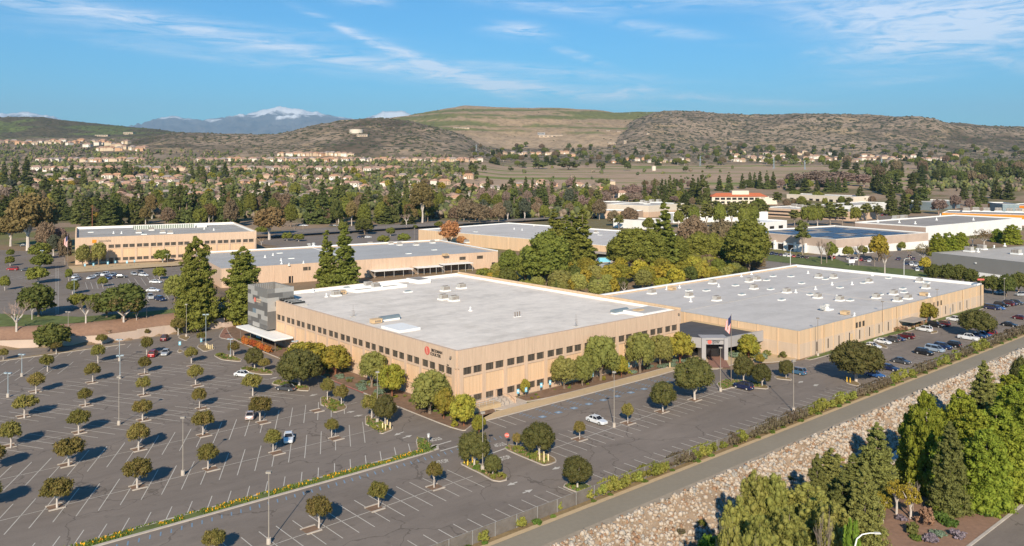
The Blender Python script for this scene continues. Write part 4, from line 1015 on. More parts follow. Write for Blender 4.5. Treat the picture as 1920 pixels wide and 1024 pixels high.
# --- right warehouse
B2 = root('warehouse', (*W(95.2, -23.4), 0), ANG, 'warehouse', 'long low tan building with wide white flat roof dotted with skylights, right of the entrance')
L2, W2, H2 = 126.9, 74.2, 7.45
shell(B2, L2, W2, H2, 'wall_orange', 'roof_cool', t=.35, rz=.45)
wmesh(B2, 'wainscot', lambda b: (b.box(-.06, L2+.06, -.07, 0, -.5, 3.9, 'wall_pale'), b.box(-.07, 0, 0, 20, -.5, 3.9, 'wall_pale')))
wmesh(B2, 'parapet_cap', lambda b: (b.box(-.3, L2+.3, W2-.5, W2+.3, H2, H2+.45, 'cap_white'), b.box(L2-.5, L2+.3, .6, W2-.5, H2, H2+.45, 'cap_white'), b.box(L2-.45, L2-.35, .35, W2-.5, H2-.45, H2, 'cap_white'), b.box(-.04, .38, -.04, W2-.5, H2, H2+.08, 'hvac'), b.box(.38, L2-.5, -.04, .38, H2, H2+.08, 'hvac')))
reveal(B2, 'f', L2, W2, 21, H2, 'wall_orange', .3, .16); reveal(B2, 'l', L2, W2, 12, H2, 'wall_orange', .3, .16)
for k in range(18):
    if k not in (9, 10): add_window(B2, 'f', L2, W2, 9.1+k*6.04, 2.1, .45, 2.6, .1, 'glass_dark')
for k, a in enumerate((31.5, 33.4, 35.6, 84.5, 87.3, 90.2)): add_window(B2, 'f', L2, W2, a, 5.0, 1.0, 1.5, .1)
for a in (60, 57.6): add_window(B2, 'l', L2, W2, a, 2.1, .45, 2.6, .1, 'glass_dark')
wmesh(B2, 'door', lambda b: b.box(27.8, 29.2, -.12, -.05, 0, 2.9, 'tan_unit')); wmesh(B2, 'door', lambda b: b.box(96.5, 98, -.12, -.05, .2, 2.4, 'portal_grey'))
wmesh(B2, 'awning', lambda b: (b.box(58.5, 68, -4.6, -.08, 2.8, 3.05, 'roof_grey'), b.cyl((66.5, -4.2, 0), (66.5, -4.2, 2.8), .12, .12, 'pole_brown', 6), b.box(58.6, 67.8, -1.9, -.08, 0, 1.1, 'wall_pale')))
for x in (12.9, 57, 108): wmesh(B2, 'downpipe', lambda b: b.cyl((x, -.25, 0), (x, -.25, H2), .09, .09, 'tan_unit', 6))
wmesh(B2, 'roof_seam', lambda b: (b.box(.5, L2-.5, 39.9, 40.25, H2-.45, H2-.37, 'roof_light'), b.box(66, 66.2, .5, 39.8, H2-.45, H2-.36, 'roof_light')))
b2i = []
for s in 's1292,545.6 s1324.6,545.6 s1379,536 s1391,553 s1437.5,526 s1445,543 s1449.6,518.5 s1465.6,563 s1483,519 s1547.5,524 s1503,532 s1575,540 s1619,531 s1666,522 s1738,531 s1692.7,542 s1695,548.7 s1650,553 s1519,553 s1594,564 a1222,551 a1292,557 a1343.7,564 a1336,532 a1404.6,529 a1419,526 a1413.5,542 a1475,549 a1535,521 a1563,521.6 a1629,530 a1724,529 a1736,541 a1675.6,552.6 a1643,559.5 a1683,565 a1702,560.7 a1533,559 a1575,564 v1295,566 v1347.5,538 v1515,513 v1560,534.5 v1597.5,534 v1635.6,517 v1602,593.5 v1529,543 v1250,543 v1274,540 v1390,519 v1409,515 v1492,549 v1569,559 v1742,556 t1260,544 t1732,554.5 t1584.6,590 f1550,581'.split():
    k = {'s':'skylight','a':'ac_unit','v':'vent','t':'tan_box','f':'big_fan'}[s[0]]; x, y = s[1:].split(','); b2i.append((k, float(x), float(y)))
on_roof(B2, b2i, H2-.45)
# --- entrance link and portal
B3 = root('entrance_hall', (*W(75.7, -5.5), 0), ANG, 'entrance building', 'grey entrance portal and dark flat roof between the two tan buildings')
def hall(b):
    for poly, z0, z1, m, mt in (([(-.1,-.6),(4.7,-5.4),(19.3,-6.9),(19.3,16),(-.1,16)], 4.6, 5.3, 'portal_grey', 'roof_dark'),): b.prism(poly, z0, z1, m, mt)
wmesh(B3, 'roof', hall)
def edge(b):
    def wall(p, q, z0, z1, t, m):
        d = math.hypot(q[0]-p[0], q[1]-p[1]); n = (-(q[1]-p[1])/d*t, (q[0]-p[0])/d*t); b.prism([p, q, (q[0]+n[0], q[1]+n[1]), (p[0]+n[0], p[1]+n[1])], z0, z1, m)
    wall((-2.4,3.0), (-.6,-1.6), 3.2, 5.8, .4, 'portal_grey'); wall((4.6,-5.9), (19.4,-7.4), 3.2, 6.0, .4, 'portal_grey')
    b.box(18.6, 19.25, -6.4, 16, 5.3, 5.6, 'sidewalk')
wmesh(B3, 'fascia', edge)
wmesh(B3, 'glazing', lambda b: b.prism([(1,2.5),(18.8,-3.5),(18.8,-3.2),(1,2.8)], 0, 4.6, 'glass_dark'))
def portal(b):
    # two piers and a deep lintel facing the court, turned 45 degrees
    ax = Vector((.76, -.65, 0)); ay = Vector((.65, .76, 0)); o = Vector((-.3, -2.1, 0))
    def bx(x0, x1, y0, y1, z0, z1, m): b.box(x0, x1, y0, y1, z0, z1, m, fn=lambda x, y, z: tuple(o+ax*x+ay*y+Vector((0,0,z))))
    bx(-.6, .5, -.4, 4.2, 0, 5.9, 'portal_grey'); bx(5.3, 6.3, -.4, 4.2, 0, 5.9, 'portal_grey'); bx(.5, 5.3, .3, 4.0, 4.1, 5.9, 'portal_grey')
    bx(.5, 5.3, -.1, .3, 5.35, 5.9, 'portal_grey'); bx(1.0, 5.0, 3.6, 3.8, 0, 4.1, 'glass_dark')
wmesh(B3, 'portal', portal)
def plogo():
    ax = Vector((.76, -.65, 0)); ay = Vector((.65, .76, 0)); o = Vector((-.3, -2.1, 0)); M0 = Matrix((( .76,.65,0,0),(-.65,.76,0,0),(0,0,1,0),(0,0,0,1)))
    b = MB(); b.cyl((0,-.1,0), (0,0,0), .55, .55, 'sign_red', 20); e = link('emblem', b.mesh('emblem'), B3); p = o+ax*2.1+ay*(-.12)+Vector((0,0,4.75)); e.matrix_local = Matrix.Translation(o+ax*1.6+ay*.28+Vector((0,0,4.78))) @ M0
    for k, tx in enumerate(('BECKMAN', 'COULTER')):
        t = link('lettering', text_mesh(tx, .42, 'black', .02, .01), B3); t.matrix_local = Matrix.Translation(o+ax*(2.35-.1*k)+ay*.26+Vector((0,0,4.82-.42*k))) @ M0 @ Matrix.Rotation(math.pi/2, 4, 'X')
plogo()
# --- neighbouring office on the raised pad
OA = ANG+math.atan2(265.8-285, 74.5+4.4)
B4 = root('office_building', (*W(-4.4, 284.6), 4.5), OA, 'office building', 'two-storey tan office with rows of paired windows, beyond the upper car park on the left')
L4, W4, H4 = 81.2, 68.5, 12.4
shell(B4, L4, W4, H4, 'wall_conc', 'roof_old', t=.4, rz=.9)
bay_facade(B4, 'f', L4, W4, 13, H4, True, True, doors={(2,0), (6,0)})
reveal(B4, 'l', L4, W4, 6, H4, 'wall_pale', 1.1, .35)
wmesh(B4, 'parapet', lambda b: (b.box(0, L4, W4-.46, W4+.02, H4, H4+.35, 'wall_orange'), b.box(L4-.46, L4+.02, 0, W4-.5, H4, H4+.35, 'wall_orange'), b.box(.4, L4-.46, W4-.5, W4-.46, H4-.9, H4+.3, 'cap_white'), b.box(L4-.5, L4-.46, .5, W4-.5, H4-.9, H4+.1, 'cap_white')))
wmesh(B4, 'plant_screen', lambda b: (b.box(27, 58, 52, 53, H4-.9, H4+1.2, 'cap_white'), [b.box(27+k*.9, 27.5+k*.9, 51.9, 52, H4-.8, H4+1.1, 'f_blue') for k in range(34)], b.box(59, 64, 52, 55, H4-.9, H4+.8, 'cap_white')))
on_roof(B4, [('vent',213,438),('vent',228,438),('ac_unit',284,432),('ac_unit',305,437),('ac_unit',319,438),('vent',383,430),('vent',401,432),('skylight',270,440),('skylight',170,436),('ac_unit',260,437)], 16.)
bb = MB(); bb.box(-.9, .9, -.1, 0, -.75, .75, 'orange_band'); o = bb.obj('emblem', B4, loc=(7.6, -.37, H4-1.9))
t = link('lettering', text_mesh('innovalia', 1.5, 'pole_brown', .03, .02), B4); t.matrix_local = Matrix.Translation((9.4, -.41, H4-2.3)) @ Matrix.Rotation(math.pi/2, 4, 'X')
# --- long warehouse behind
B5 = root('warehouse', (*W(29.6, 199.2), 0), ANG+math.atan2(-15.1, 81.8), 'warehouse', 'long tan warehouse with pale blue-grey roof and white awnings, behind the main building')
L5, W5, H5 = 131.5, 66.5, 8.0
shell(B5, L5, W5, H5, 'wall_conc', 'roof_cool2', t=.35, rz=.45)
reveal(B5, 'f', L5, W5, 18, H5, 'wall_conc', .25, .12)
wmesh(B5, 'parapet_cap', lambda b: (b.box(0, L5, W5-.4, W5+.3, H5, H5+.55, 'cap_white'), b.box(L5-.4, L5+.3, .3, W5-.4, H5, H5+.4, 'cap_white'), b.box(59, 59.4, .4, W5-.5, H5-.45, H5-.3, 'cap_white')))
for a in (36, 45.5, 112, 121.5): add_window(B5, 'f', L5, W5, a, 5.7, 3.2, 1.5, .04)
add_window(B5, 'f', L5, W5, 29, 1.5, 1.8, 2.9, .05, 'glass_dark', 'door'); add_window(B5, 'f', L5, W5, 129, 1.4, 1.8, 2.7, .05, 'glass_dark', 'door')
for a0, a1, z in ((65, 84, 2.9), (86, 99, 3.1), (99.3, 115, 3.7)):
    wmesh(B5, 'awning', lambda b: (b.box(a0, a1, -5.5, -.1, z, z+.25, 'cap_white'), [b.cyl((x, -5.2, 0), (x, -5.2, z), .1, .1, 'galv', 6) for x in np.linspace(a0+.3, a1-.3, 5)], b.box(a0+.2, a1-.2, -.16, -.05, .3, z-.5, 'pole_brown')))
on_roof(B5, [('skylight',524,475),('skylight',546,485),('vent',497,483),('vent',527,489),('vent',528,495),('vent',542,498),('vent',569,494),('big_fan',588,462),('ac_unit',694,459),('ac_unit',733,458),('ac_unit',749,460),('skylight',766,476),('ac_unit',780,460),('ac_unit',811,456),('ac_unit',833,453),('ac_unit',875,455),('skylight',814,469),('tan_box',835,480),('vent',512,479)], H5-.45)
# --- second warehouse row
def px_building(name, fl, fr, back, h, wm, rm, cat, label, z0=0., cap='cap_white', rz=.5, depth=None, capf=False):
    """fl, fr: front roof corners as surveyed from the photo (col,row); back: depth in metres or a corner"""
    if z0 == 0:
        for _ in range(6):
            p_ = G(*fl, z0+h); z0 = tz(*p_) if p_[1] > 800 else 0.
    a = np.array(G(*fl, z0+h)); c = np.array(G(*fr, z0+h)); d = c-a; L = float(np.hypot(*d)); ang = math.atan2(d[1], d[0])
    if isinstance(back, tuple):
        e = np.array(G(*back, z0+h))-a; Wd = abs(float(-d[1]*e[0]+d[0]*e[1])/L)
    else: Wd = back
    o = root(name, (a[0], a[1], z0), ang, cat, label)
    shell(o, L, Wd, h, wm, rm, t=.4, rz=rz, cap=cap, caph=.35 if capf else .15)
    return o, L, Wd
B6, L6, W6 = px_building('warehouse', (785,430.5), (1166,463.5), (965,418.5), 7.5, 'wall_orange', 'roof_cool', 'warehouse', 'tan warehouse with white-edged pale roof, half hidden behind the big pines')
reveal(B6, 'f', L6, W6, 20, 7.5, 'wall_orange', .3, .14); on_roof(B6, [('vent',964,430),('skylight',892,435),('vent',1001,424),('ac_unit',1118,437),('skylight',1125,441),('vent',979,432)], 7.)
wmesh(B6, 'loading_canopy', lambda b: (b.box(L6-32, L6-4, -5, -.1, 3.6, 4.2, 'roof_grey'), b.box(L6-31, L6-5, -.2, -.1, 0, 3.4, 'black')))
# --- business park on the right
P1, La, Wa = px_building('warehouse', (1567,449), (1740.5,436.5), (1480,428), 9.2, 'wall_pink', 'roof_grey', 'warehouse', 'beige and white warehouse whose flat roof is covered in dark blue solar panels')
wmesh(P1, 'wainscot', lambda b: (b.box(-.1, La+.1, -.1, 0, -.5, 4.4, 'wall_white'), b.box(-.1, 0, 0, Wa, -.5, 4.4, 'wall_white')))
for i in range(7):
    for j in range(9):
        if R.random() < .82: link('solar_panel', rtop('solar_panel'), P1, (La*(.1+.12*i), Wa*(.12+.09*j), 8.7), scale=(La*.028, Wa*.038, 1))
for k in range(5): add_window(P1, 'l', La, Wa, Wa*.1+k*7.5, 2.0, 5.2, 3.2, .12, 'glass_dark')
wmesh(P1, 'entrance_frame', lambda b: [b.box(-1.6, -.12, Wa-Wa*.1-k*7.5-3.4, Wa-Wa*.1-k*7.5-2.6, 0, 5.4, 'wall_white') for k in range(6)])
P2, Lb, Wb = px_building('warehouse', (1736,425.5), (1916,409.5), (1605,417), 9., 'wall_white', 'roof_grey', 'warehouse', 'big white-walled warehouse with grey roof, behind the solar-roofed one', capf=True)
wmesh(P2, 'side_wall_cladding', lambda b: b.box(-.12, -.02, 0, Wb, -.5, 8.6, 'wall_brown'))
on_roof(P2, [('vent',1646,417),('vent',1686,418),('vent',1716,420),('vent',1756,413),('vent',1825,413),('vent',1763,405)], 8.5, 1.7); on_roof(P2, [('ac_unit',1680,412),('ac_unit',1695,411)], 8.5, 2)
a = np.array(G(1747, 473.5, 8.8)); 
P3, Lc, Wc = px_building('warehouse', (1747,473.5), (1985,499), (1920,443.5), 8.8, 'wall_grey', 'roof_light', 'warehouse', 'dark grey warehouse with white lower band and pale roof, at the right edge', cap=None)
wmesh(P3, 'wainscot', lambda b: (b.box(4, Lc, -.12, 0, -.5, 2.1, 'wall_white'),)); on_roof(P3, [('ac_unit',1817,472),('ac_unit',1841,468),('vent',1834,473),('vent',1864,466),('vent',1884,462),('ac_unit',1906,477)], 8.4, 1.5)
wmesh(P3, 'floodlight', lambda b: b.box(22, 22.6, -.5, -.02, 6, 6.4, 'white'))
P4, Ld, Wd_ = px_building('store', (1767,399), (1935,404), 45., 8.5, 'wall_white', 'roof_grey', 'store', 'white store with a broad orange band along its top')
wmesh(P4, 'orange_band', lambda b: b.box(-.2, Ld+.2, -.3, -.02, 5.2, 8.4, 'orange_band')); on_roof(P4, [('ac_unit',1812,397),('ac_unit',1830,396),('ac_unit',1850,397),('ac_unit',1872,397),('ac_unit',1893,398),('ac_unit',1910,398)], 8., 2.2)
P5, Le, We = px_building('store', (1880,384), (1960,387), 60., 9.5, 'wall_cream', 'roof_grey', 'store', 'grey-roofed store with thin orange stripe behind the orange-banded one')
wmesh(P5, 'orange_band', lambda b: b.box(-.2, Le+.2, -.3, -.02, 6.8, 9.2, 'orange_band')); 
P5b, Lx, Wx = px_building('store_entrance', (1852,379), (1880,383), 14., 12., 'metal_blue', 'roof_grey', 'store', 'grey pylon-like entrance block beside the orange stripe'); wmesh(P5b, 'orange_panel', lambda b: b.box(2, 6, -.3, -.02, 4, 11, 'orange_band'))
P6, Lf, Wf = px_building('warehouse', (1742,341.5), (2010,356), 110., 10., 'wall_white', 'roof_light', 'warehouse', 'far long white warehouse with ribbed pale roof, behind trees at right')
for k in range(12): wmesh(P6, 'roller_door', lambda b: b.box(20+k*11, 26+k*11, -.12, -.02, 0, 5, 'portal_grey'))
P7, Lg, Wg = px_building('office_building', (1591,386), (1668,380), 30., 9., 'wall_white', 'roof_light', 'office building', 'white flat-roofed building behind the car park, right of the parking deck')
for k in range(6): add_window(P7, 'f', Lg, Wg, 8+k*Lg/7, 2.4, 5, 3, .05, 'glass_dark')
P8, Lh, Wh = px_building('office_building', (1428,389), (1592,397), 50., 8., 'wall_conc', 'roof_light', 'office building', 'low grey-beige office with long dark window bands and rooftop plant')
for z in (1.8, 5.0): wmesh(P8, 'window_band', lambda b: b.box(6, Lh-3, -.12, -.02, z-.8, z+.7, 'glass_dark'))
on_roof(P8, [('ac_unit',1490+k*11,389+(k%3)*1.5) for k in range(6)], 7.5, 2.2)
P9, Li, Wi = px_building('office_building', (1436,417), (1475.5,413.5), 26., 7.8, 'wall_white', 'cap_white', 'office building', 'small white two-window building right of the big round pine')
for k in range(2): add_window(P9, 'f', Li, Wi, Li*.28+k*Li*.42, 3, 6, 3.2, .05, 'glass_dark')
P10, Lj, Wj = px_building('warehouse', (1128,377.5), (1180,385), 20., 8., 'wall_cream', 'roof_light', 'warehouse', 'cream flat-roofed block behind pine tops, left part')
P11, Lk, Wk = px_building('warehouse', (1216,386), (1283,381.5), (1183,380), 11., 'wall_cream', 'roof_light', 'warehouse', 'tall cream warehouse block with darker lower wall and roof plant'); wmesh(P11, 'wainscot', lambda b: (b.box(-.1, Lk, -.1, 0, -.5, 5, 'wall_conc'), b.box(-.1, 0, 0, Wk, -.5, 5, 'wall_conc')))
on_roof(P11, [('ac_unit',1205,381),('ac_unit',1222,380),('ac_unit',1235,379.5),('ac_unit',1213,383)], 10.5, 2)
P12, Ll, Wl = px_building('warehouse', (1120,395), (1190,397), 24., 7., 'wall_conc', 'roof_light', 'warehouse', 'grey-beige low warehouse with a yellow stripe, behind the pines')
wmesh(P12, 'yellow_stripe', lambda b: b.box(Ll*.62, Ll*.66, -.15, -.02, 0, 6.5, 'yellow_paint'))
P13, Lm, Wm = px_building('warehouse', (1150,411), (1217,415), 26., 6.5, 'wall_white', 'roof_light', 'warehouse', 'white low warehouse just behind the dark pines', capf=True)
P14, Ln, Wn = px_building('warehouse', (1262,402), (1440,398), 22., 7.5, 'wall_white', 'roof_light', 'warehouse', 'long bright white building glimpsed between slender trees', capf=True)
P15, Lo, Wo = px_building('office_building', (1475,364), (1600,369), 30., 9., 'wall_cream', 'roof_light', 'office building', 'cream low office behind trees, right of the red-roofed building')
for k in range(9): add_window(P15, 'f', Lo, Wo, 8+k*Lo/10, 3.2, 5, 3, .05, 'glass_dark')
P16, Lp, Wp = px_building('office_building', (1572,357), (1672,358), 60., 9., 'wall_cream', 'wall_cream', 'office building', 'pale long building behind the tree line, above the white office')
P17, Lq, Wq = px_building('warehouse', (1745,379), (1800,376), 30., 9., 'metal_blue', 'roof_light', 'warehouse', 'grey-blue warehouse between bare trees near the orange store')
# red tiled building
TB = root('office_building', hit(1335, 383), 0.03, 'office building', 'two-storey cream building with bright red tiled hip roof')
s_ = hit(1335, 383)[1]/F
def tb(b):
    b.box(0, 108*s_, 0, 16, 0, 8.6, 'wall_cream'); b.box(40*s_, 72*s_, 4, 14, 8.6, 15.2, 'wall_cream'); b.box(86*s_, 120*s_, -6, 10, 0, 7, 'wall_cream')
wmesh(TB, 'wall', tb)
def tbr(b):
    L = 106*s_; b.add([(-1,-1,8.65),(L,-1,8.65),(L,17,8.65),(-1,17,8.65),(7,8,12.6),(L-7,8,12.6)], [(0,1,5,4),(1,2,5),(2,3,4,5),(3,0,4)], 'tile_red')
wmesh(TB, 'roof', tbr)
for k in range(9): o = link('window', win_mesh(5, 2.6, 'glass_dark'), TB, (6+k*6.6, -.05, 6.2)); o = link('window', win_mesh(4, 2.4, 'glass_dark'), TB, (6+k*6.6, -.05, 2.2))
BB, L_, W_ = px_building('hall', (1322,347), (1366,347), 30., 7., 'wall_cream', 'metal_blue', 'hall', 'low hall with pale blue roof beyond the conifers', z0=3.)
# small yard behind: trailer and bins
def yard():
    sheet('service_yard', [GU(x, y) for x, y in ((1105,500),(1120,475),(1150,480),(1150,515),(1112,520))], .03, 'roof_light')
    sheet('parking_lot', [GU(x, y) for x, y in ((470,463),(530,432),(640,425),(830,415),(870,425),(780,462),(640,470))], .15, 'asphalt')
    sheet('road', [(-200,398),(560,392),(560,408),(-200,414)], .25, 'old_asphalt', zf=lambda x, y: tz(x, y))
    sheet('parking_lot', [GU(x, y) for x, y in ((1440,482),(1700,470),(1760,500),(1850,535),(1840,560),(1700,530))], .14, 'asphalt')
    sheet('road', [GU(x, y) for x, y in ((1380,490),(1440,490),(1640,512),(1700,519),(1700,527),(1600,520),(1440,503),(1380,502))], .18, 'old_asphalt')
    sheet('lawn', [GU(x, y) for x, y in ((1440,478),(1560,484),(1600,498),(1720,507),(1750,520),(1700,522),(1560,502),(1440,490))], .22, 'turf')
    sheet('parking_lot', [GU(x, y) for x, y in ((1385,440),(1440,425),(1600,403),(1740,402),(1740,412),(1600,412),(1470,426))], .14, 'asphalt')
yard()
def tank(px, py, w, h, m, label, name='storage_tank', cat='tank'):
    x, y, z = hit(px, py); k = y/F; b = MB(); b.cyl((0,0,-4), (0,0,h*k), w*k/2, w*k/2, m, 24); b.cyl((0,0,h*k), (0,0,h*k*1.12), w*k/2, w*k*.06, m, 24)
    b.obj(name, loc=(x, y, z), label=label, cat=cat)
tank(668, 248, 25, 5, 'wall_cream', 'wide cream water tank on the ridge below the snowy peak', 'water_tank')
tank(1226, 320, 8, 8, 'wall_cream', 'cream round tank standing in the brown field')
# ---------------------------------------------------------------- retaining wall and upper car park
def rwall():
    pts = [(-150,141),(-100,134),(-62,130.2),(-52,123.8),(-36,117.8),(-20,118.4),(-2,117.4),(2,117.8)]
    dens = []
    for (a, b), (c, d) in zip(pts, pts[1:]):
        n = max(1, int(math.hypot(c-a, d-b)/6))
        for i in range(n): dens.append(((a+(c-a)*i/n, b+(d-b)*i/n), (a+(c-a)*(i+1)/n, b+(d-b)*(i+1)/n)))
    b = MB()
    for k, (p, q) in enumerate(dens):
        h = 2.45+.35*math.sin(k*.35)+(.2 if k % 3 == 0 else 0) if k < len(dens)-1 else 1.5
        P, Q = W(*p), W(*q); d = math.hypot(Q[0]-P[0], Q[1]-P[1]); n = (-(Q[1]-P[1])/d*.35, (Q[0]-P[0])/d*.35)
        b.prism([P, Q, (Q[0]+n[0], Q[1]+n[1]), (P[0]+n[0], P[1]+n[1])], -.3, h, 'wall_pink')
        b.prism([P, Q, (Q[0]+n[0]*1.3, Q[1]+n[1]*1.3), (P[0]+n[0]*1.3, P[1]+n[1]*1.3)], h+.003, h+.1, 'wall_pale')
    b.obj('retaining_wall', label='stepped pinkish retaining wall along the far side of the big car park', cat='wall')
    # soil slope behind the wall rising to the lawn
    us = np.arange(-150, 22, 4.); vs = [0, 1., 2.2, 3.6, 5.2, 7, 9]; V = []; k = len(vs)
    for u in us:
        v0 = ip(u, pts)+.3
        for j, dv in enumerate(vs):
            v = v0+dv; f = dv/9.
            z = (2.1+2.56*sst(f, 0, .78))*(1-sst(u, 6, 20)*.9)+.25*(fbm(np.array([u/7.]), np.array([v/5.]))[0]-.5)*(0 < j < k-1)
            V.append((*W(u, v), float(z)+.05))
    fs = [(i*k+j, i*k+k+j, i*k+k+j+1, i*k+j+1) for i in range(len(us)-1) for j in range(k-1)]
    m = MB(); m.add(V, fs, 'bank_soil'); m.obj('slope', kind='structure', smooth=True)
rwall()
U45 = 4.5
def shp(name, pts, z, m): sheet(name, [G(x, y, z) for x, y in pts], z, m, uv=False)
shp('parking_lot', [(-160,462),(118,474),(134,513),(345,499),(378,574),(268,585),(150,594),(0,588),(-160,590)], 4.56, 'asphalt')
shp('lawn', [(-160,590),(0,588),(150,594),(268,585),(378,574),(360,583),(268,593),(150,605),(60,612),(-160,626)], 4.60, 'turf')
shp('plaza', [(134,511),(345,497),(345,489),(128,499)], 4.62, 'sidewalk')
u4 = MB()
def l4(x0, y0, x1, y1, w=.14): 
    a = toUV(*G(x0, y0, 4.5)); b = toUV(*G(x1, y1, 4.5)); line(*a, *b, w, 'paint', 4.6, u4)
for k in range(9): l4(240+k*12, 524-k*1.3, 250+k*12, 538-k*1.3)
for k in range(8): l4(215+k*19, 560-k*2, 222+k*19, 572-k*2)
for k in range(6): l4(160+k*10, 530, 164+k*10, 542)
for k in range(7): l4(8+k*12, 520-k, 30+k*12, 524-k)
l4(105, 590, 105, 500); l4(109, 590, 109, 500)
u4.obj('road_marking', kind='structure')
tr_ = random.Random(77)
def scatter(n, x0, x1, y0, y1, kinds, key, tail, wmin, wmax, asp, low=False):
    for _ in range(n):
        px = tr_.uniform(x0, x1); py = tr_.uniform(y0, y1)
        if 1322 < px < 1460 and 349 < py < 402 and not low: continue
        if 1460 < px < 1680 and 358 < py < 384: continue
        w = tr_.uniform(wmin, wmax)*(2.6 if low else .5+.5*(py-262)/60); k = tr_.choice(kinds)
        if low:
            u_, v_ = toUV(*G(px, py))
            if -2 < u_ < 79 and v_ < 101 or (u_ > 92 and v_ < 53.5) or (v_ > 150 and u_ < 165): continue
        tree(k, px, py, w, w*asp*tr_.uniform(.8, 1.2), key, tail, group='trees '+tail)
# ---------------------------------------------------------------- trees of the main car park
LOT = [(6,676,24,24),(105.5,664,26,26),(191,647.5,24,22),(275,632,18,18),(334,629,32,34),(89,697,30,34),(67.5,738,37,42),(184,681,30,36),(174,717,35,38),(275,665,27,35),(271,701,27,34),(359,681,30,32),(367,722,35,40),(269,741,30,37),(160,762,32,36),
 (46,784,52,46),(374,766,31,40),(267.5,789,42,42),(147.5,814,46,48),(20,840,50,52),(380,816,46,48),(260,845,50,54),(129,875,62,58),(390,880,47,50),(257.5,916,60,60),(107,954,64,62),(-12,884,52,54),(-26,958,62,64),(377,643,20,22),(438,669,26,30),
 (474,742,42,44),(495,697,26,26),(487.5,790,48,50),(512,848,38,46),(622,819,31,35),(614,751,32,44),(640,761,34,42),(697,787,42,52),(597.5,991,58,64),(710,952,42,52),(814,915,36,52),(402,1040,50,50),(969,842,20,32),(1087,824,26,36),(1177,794,27,40)]
for x, y, w, h in LOT:
    o = tree('lot', x, y, w*1.02, h, 'lot%d' % (toUV(*G(x, y))[1]//18), {0:'in the row nearest the flower strip'}.get(0) if 0 else '', group='small trees in the car park')
def lot_tail(o):
    u, v = toUV(o.location.x, o.location.y); k = int(round((v-.4)/18.3))
    return 'in the stall row by the creek fence' if v < -20 else ['in the row nearest the flowers','in the second row from the flowers','in the third row from the flowers','in the fourth row from the flowers','in the row before the back aisle','in the rear stall row','along the rear planting strip'][max(0, min(k, 6))]
for i, r in enumerate(REG):
    if r[0].startswith('lot'): t_ = lot_tail(r[2]); REG[i] = ('lot|'+t_, r[1], r[2], r[3], t_)
for k, (v, us) in {.4:(-75.6,5), 18.6:(-69.9,5), 36:(-75.5,5), 54.6:(-69.6,4), 73.8:(-63.6,4)}.items():
    for j in range(-3, us): planter(v+11.85*j, k, 0)
for v, u in ((-31.5,-62.6),(-32,-50.3),(-31.6,-39.6),(-31,-28),(-29.9,6),(-29.5,20.2),(-29,31.4),(-28.3,43.6)): planter(u, v, 0)
DK = [(889.5,874.5,70,70),(924,892.5,38,42),(1011,855,74,66),(1083,915,72,62),(1243,772.5,58,60),(1302.5,750,88,84),(1394,716,46,52),(1429,725,44,46),(1474,710,32,38),(722.5,797.5,52,60),(477.5,691,46,42),(561,727,96,76),(1605,716,108,82),(1833,633,76,54)]
for x, y, w, h in DK: tree('dark', x, y, w, h, 'dk', 'in the kerbed car-park planting', group='larger dark trees in the car park')
for x, y, w, h in [(575,700,95,66),(629,704,66,62),(735,744,58,68),(832,786,50,62),(870,800,62,66),(898,815,32,40),(985,742,22,34),(1165,708,34,46),(1275,682,60,66),(1404,674,48,52),(1425,682,20,20),(1736,606,48,42),(905,770,1,1)][:12]:
    tree('yg', x, y, w, h, 'yg', 'against the tan building fronts', group='shrubby trees against the facades')
for x, y, w, h in [(697,727,70,76),(806,777,88,92),(1058,730,58,70),(1092,724,52,64),(1126,714,72,96),(1148,708,44,60),(1200,700,66,86),(1238,688,52,68),(832,770,40,60)]: tree('olive', x, y, w, h, 'ol', 'beside the main building', group='soft green trees beside the main building')
# ---------------------------------------------------------------- upper level trees
def many(kind, L, key, tail, group=None):
    for a in L: tree(kind, *a, key=key, tail=tail, group=group)
many('round', [(74,487,46,34),(76,506,48,34),(72,532,48,36),(19,482,17,16),(19,499,21,21),(9,545,21,30),(129,527,16,26),(136,552,28,30),(193,538,21,20),(305,493,36,28),(299,524,30,26),(151,580,46,34),(180,585,40,36)], 'up', 'in the upper car park')
many('darkround', [(72,594,86,66),(230,600,98,74),(200,596,60,50),(96,660,78,58)], 'up', 'near the upper lawn')
many('olive', [(155,500,34,48),(185,498,32,50),(328,566,52,58)], 'up', 'close to the neighbouring office')
many('bareyel', [(232,612,80,64)], 'up', 'above the retaining wall'); many('bare', [(31,630,62,82),(161,609,48,60),(256,608,22,46)], 'up', 'above the retaining wall')
many('pinecone', [(368,608,98,168),(456,600,100,140)], 'up', 'left of the main building')
many('pine', [(388,614,50,52)], 'up', 'below the huge pine')
many('bare', [(443,602,26,70),(430,600,20,60),(470,600,22,60)], 'up', 'behind the chequered tower'); many('bareyel', [(205,628,22,14),(60,600,30,50)], 'up', 'on the brown slope')
many('redwood', [(613,542,52,114),(646,548,68,130)], 'rw', 'in front of the long warehouse')
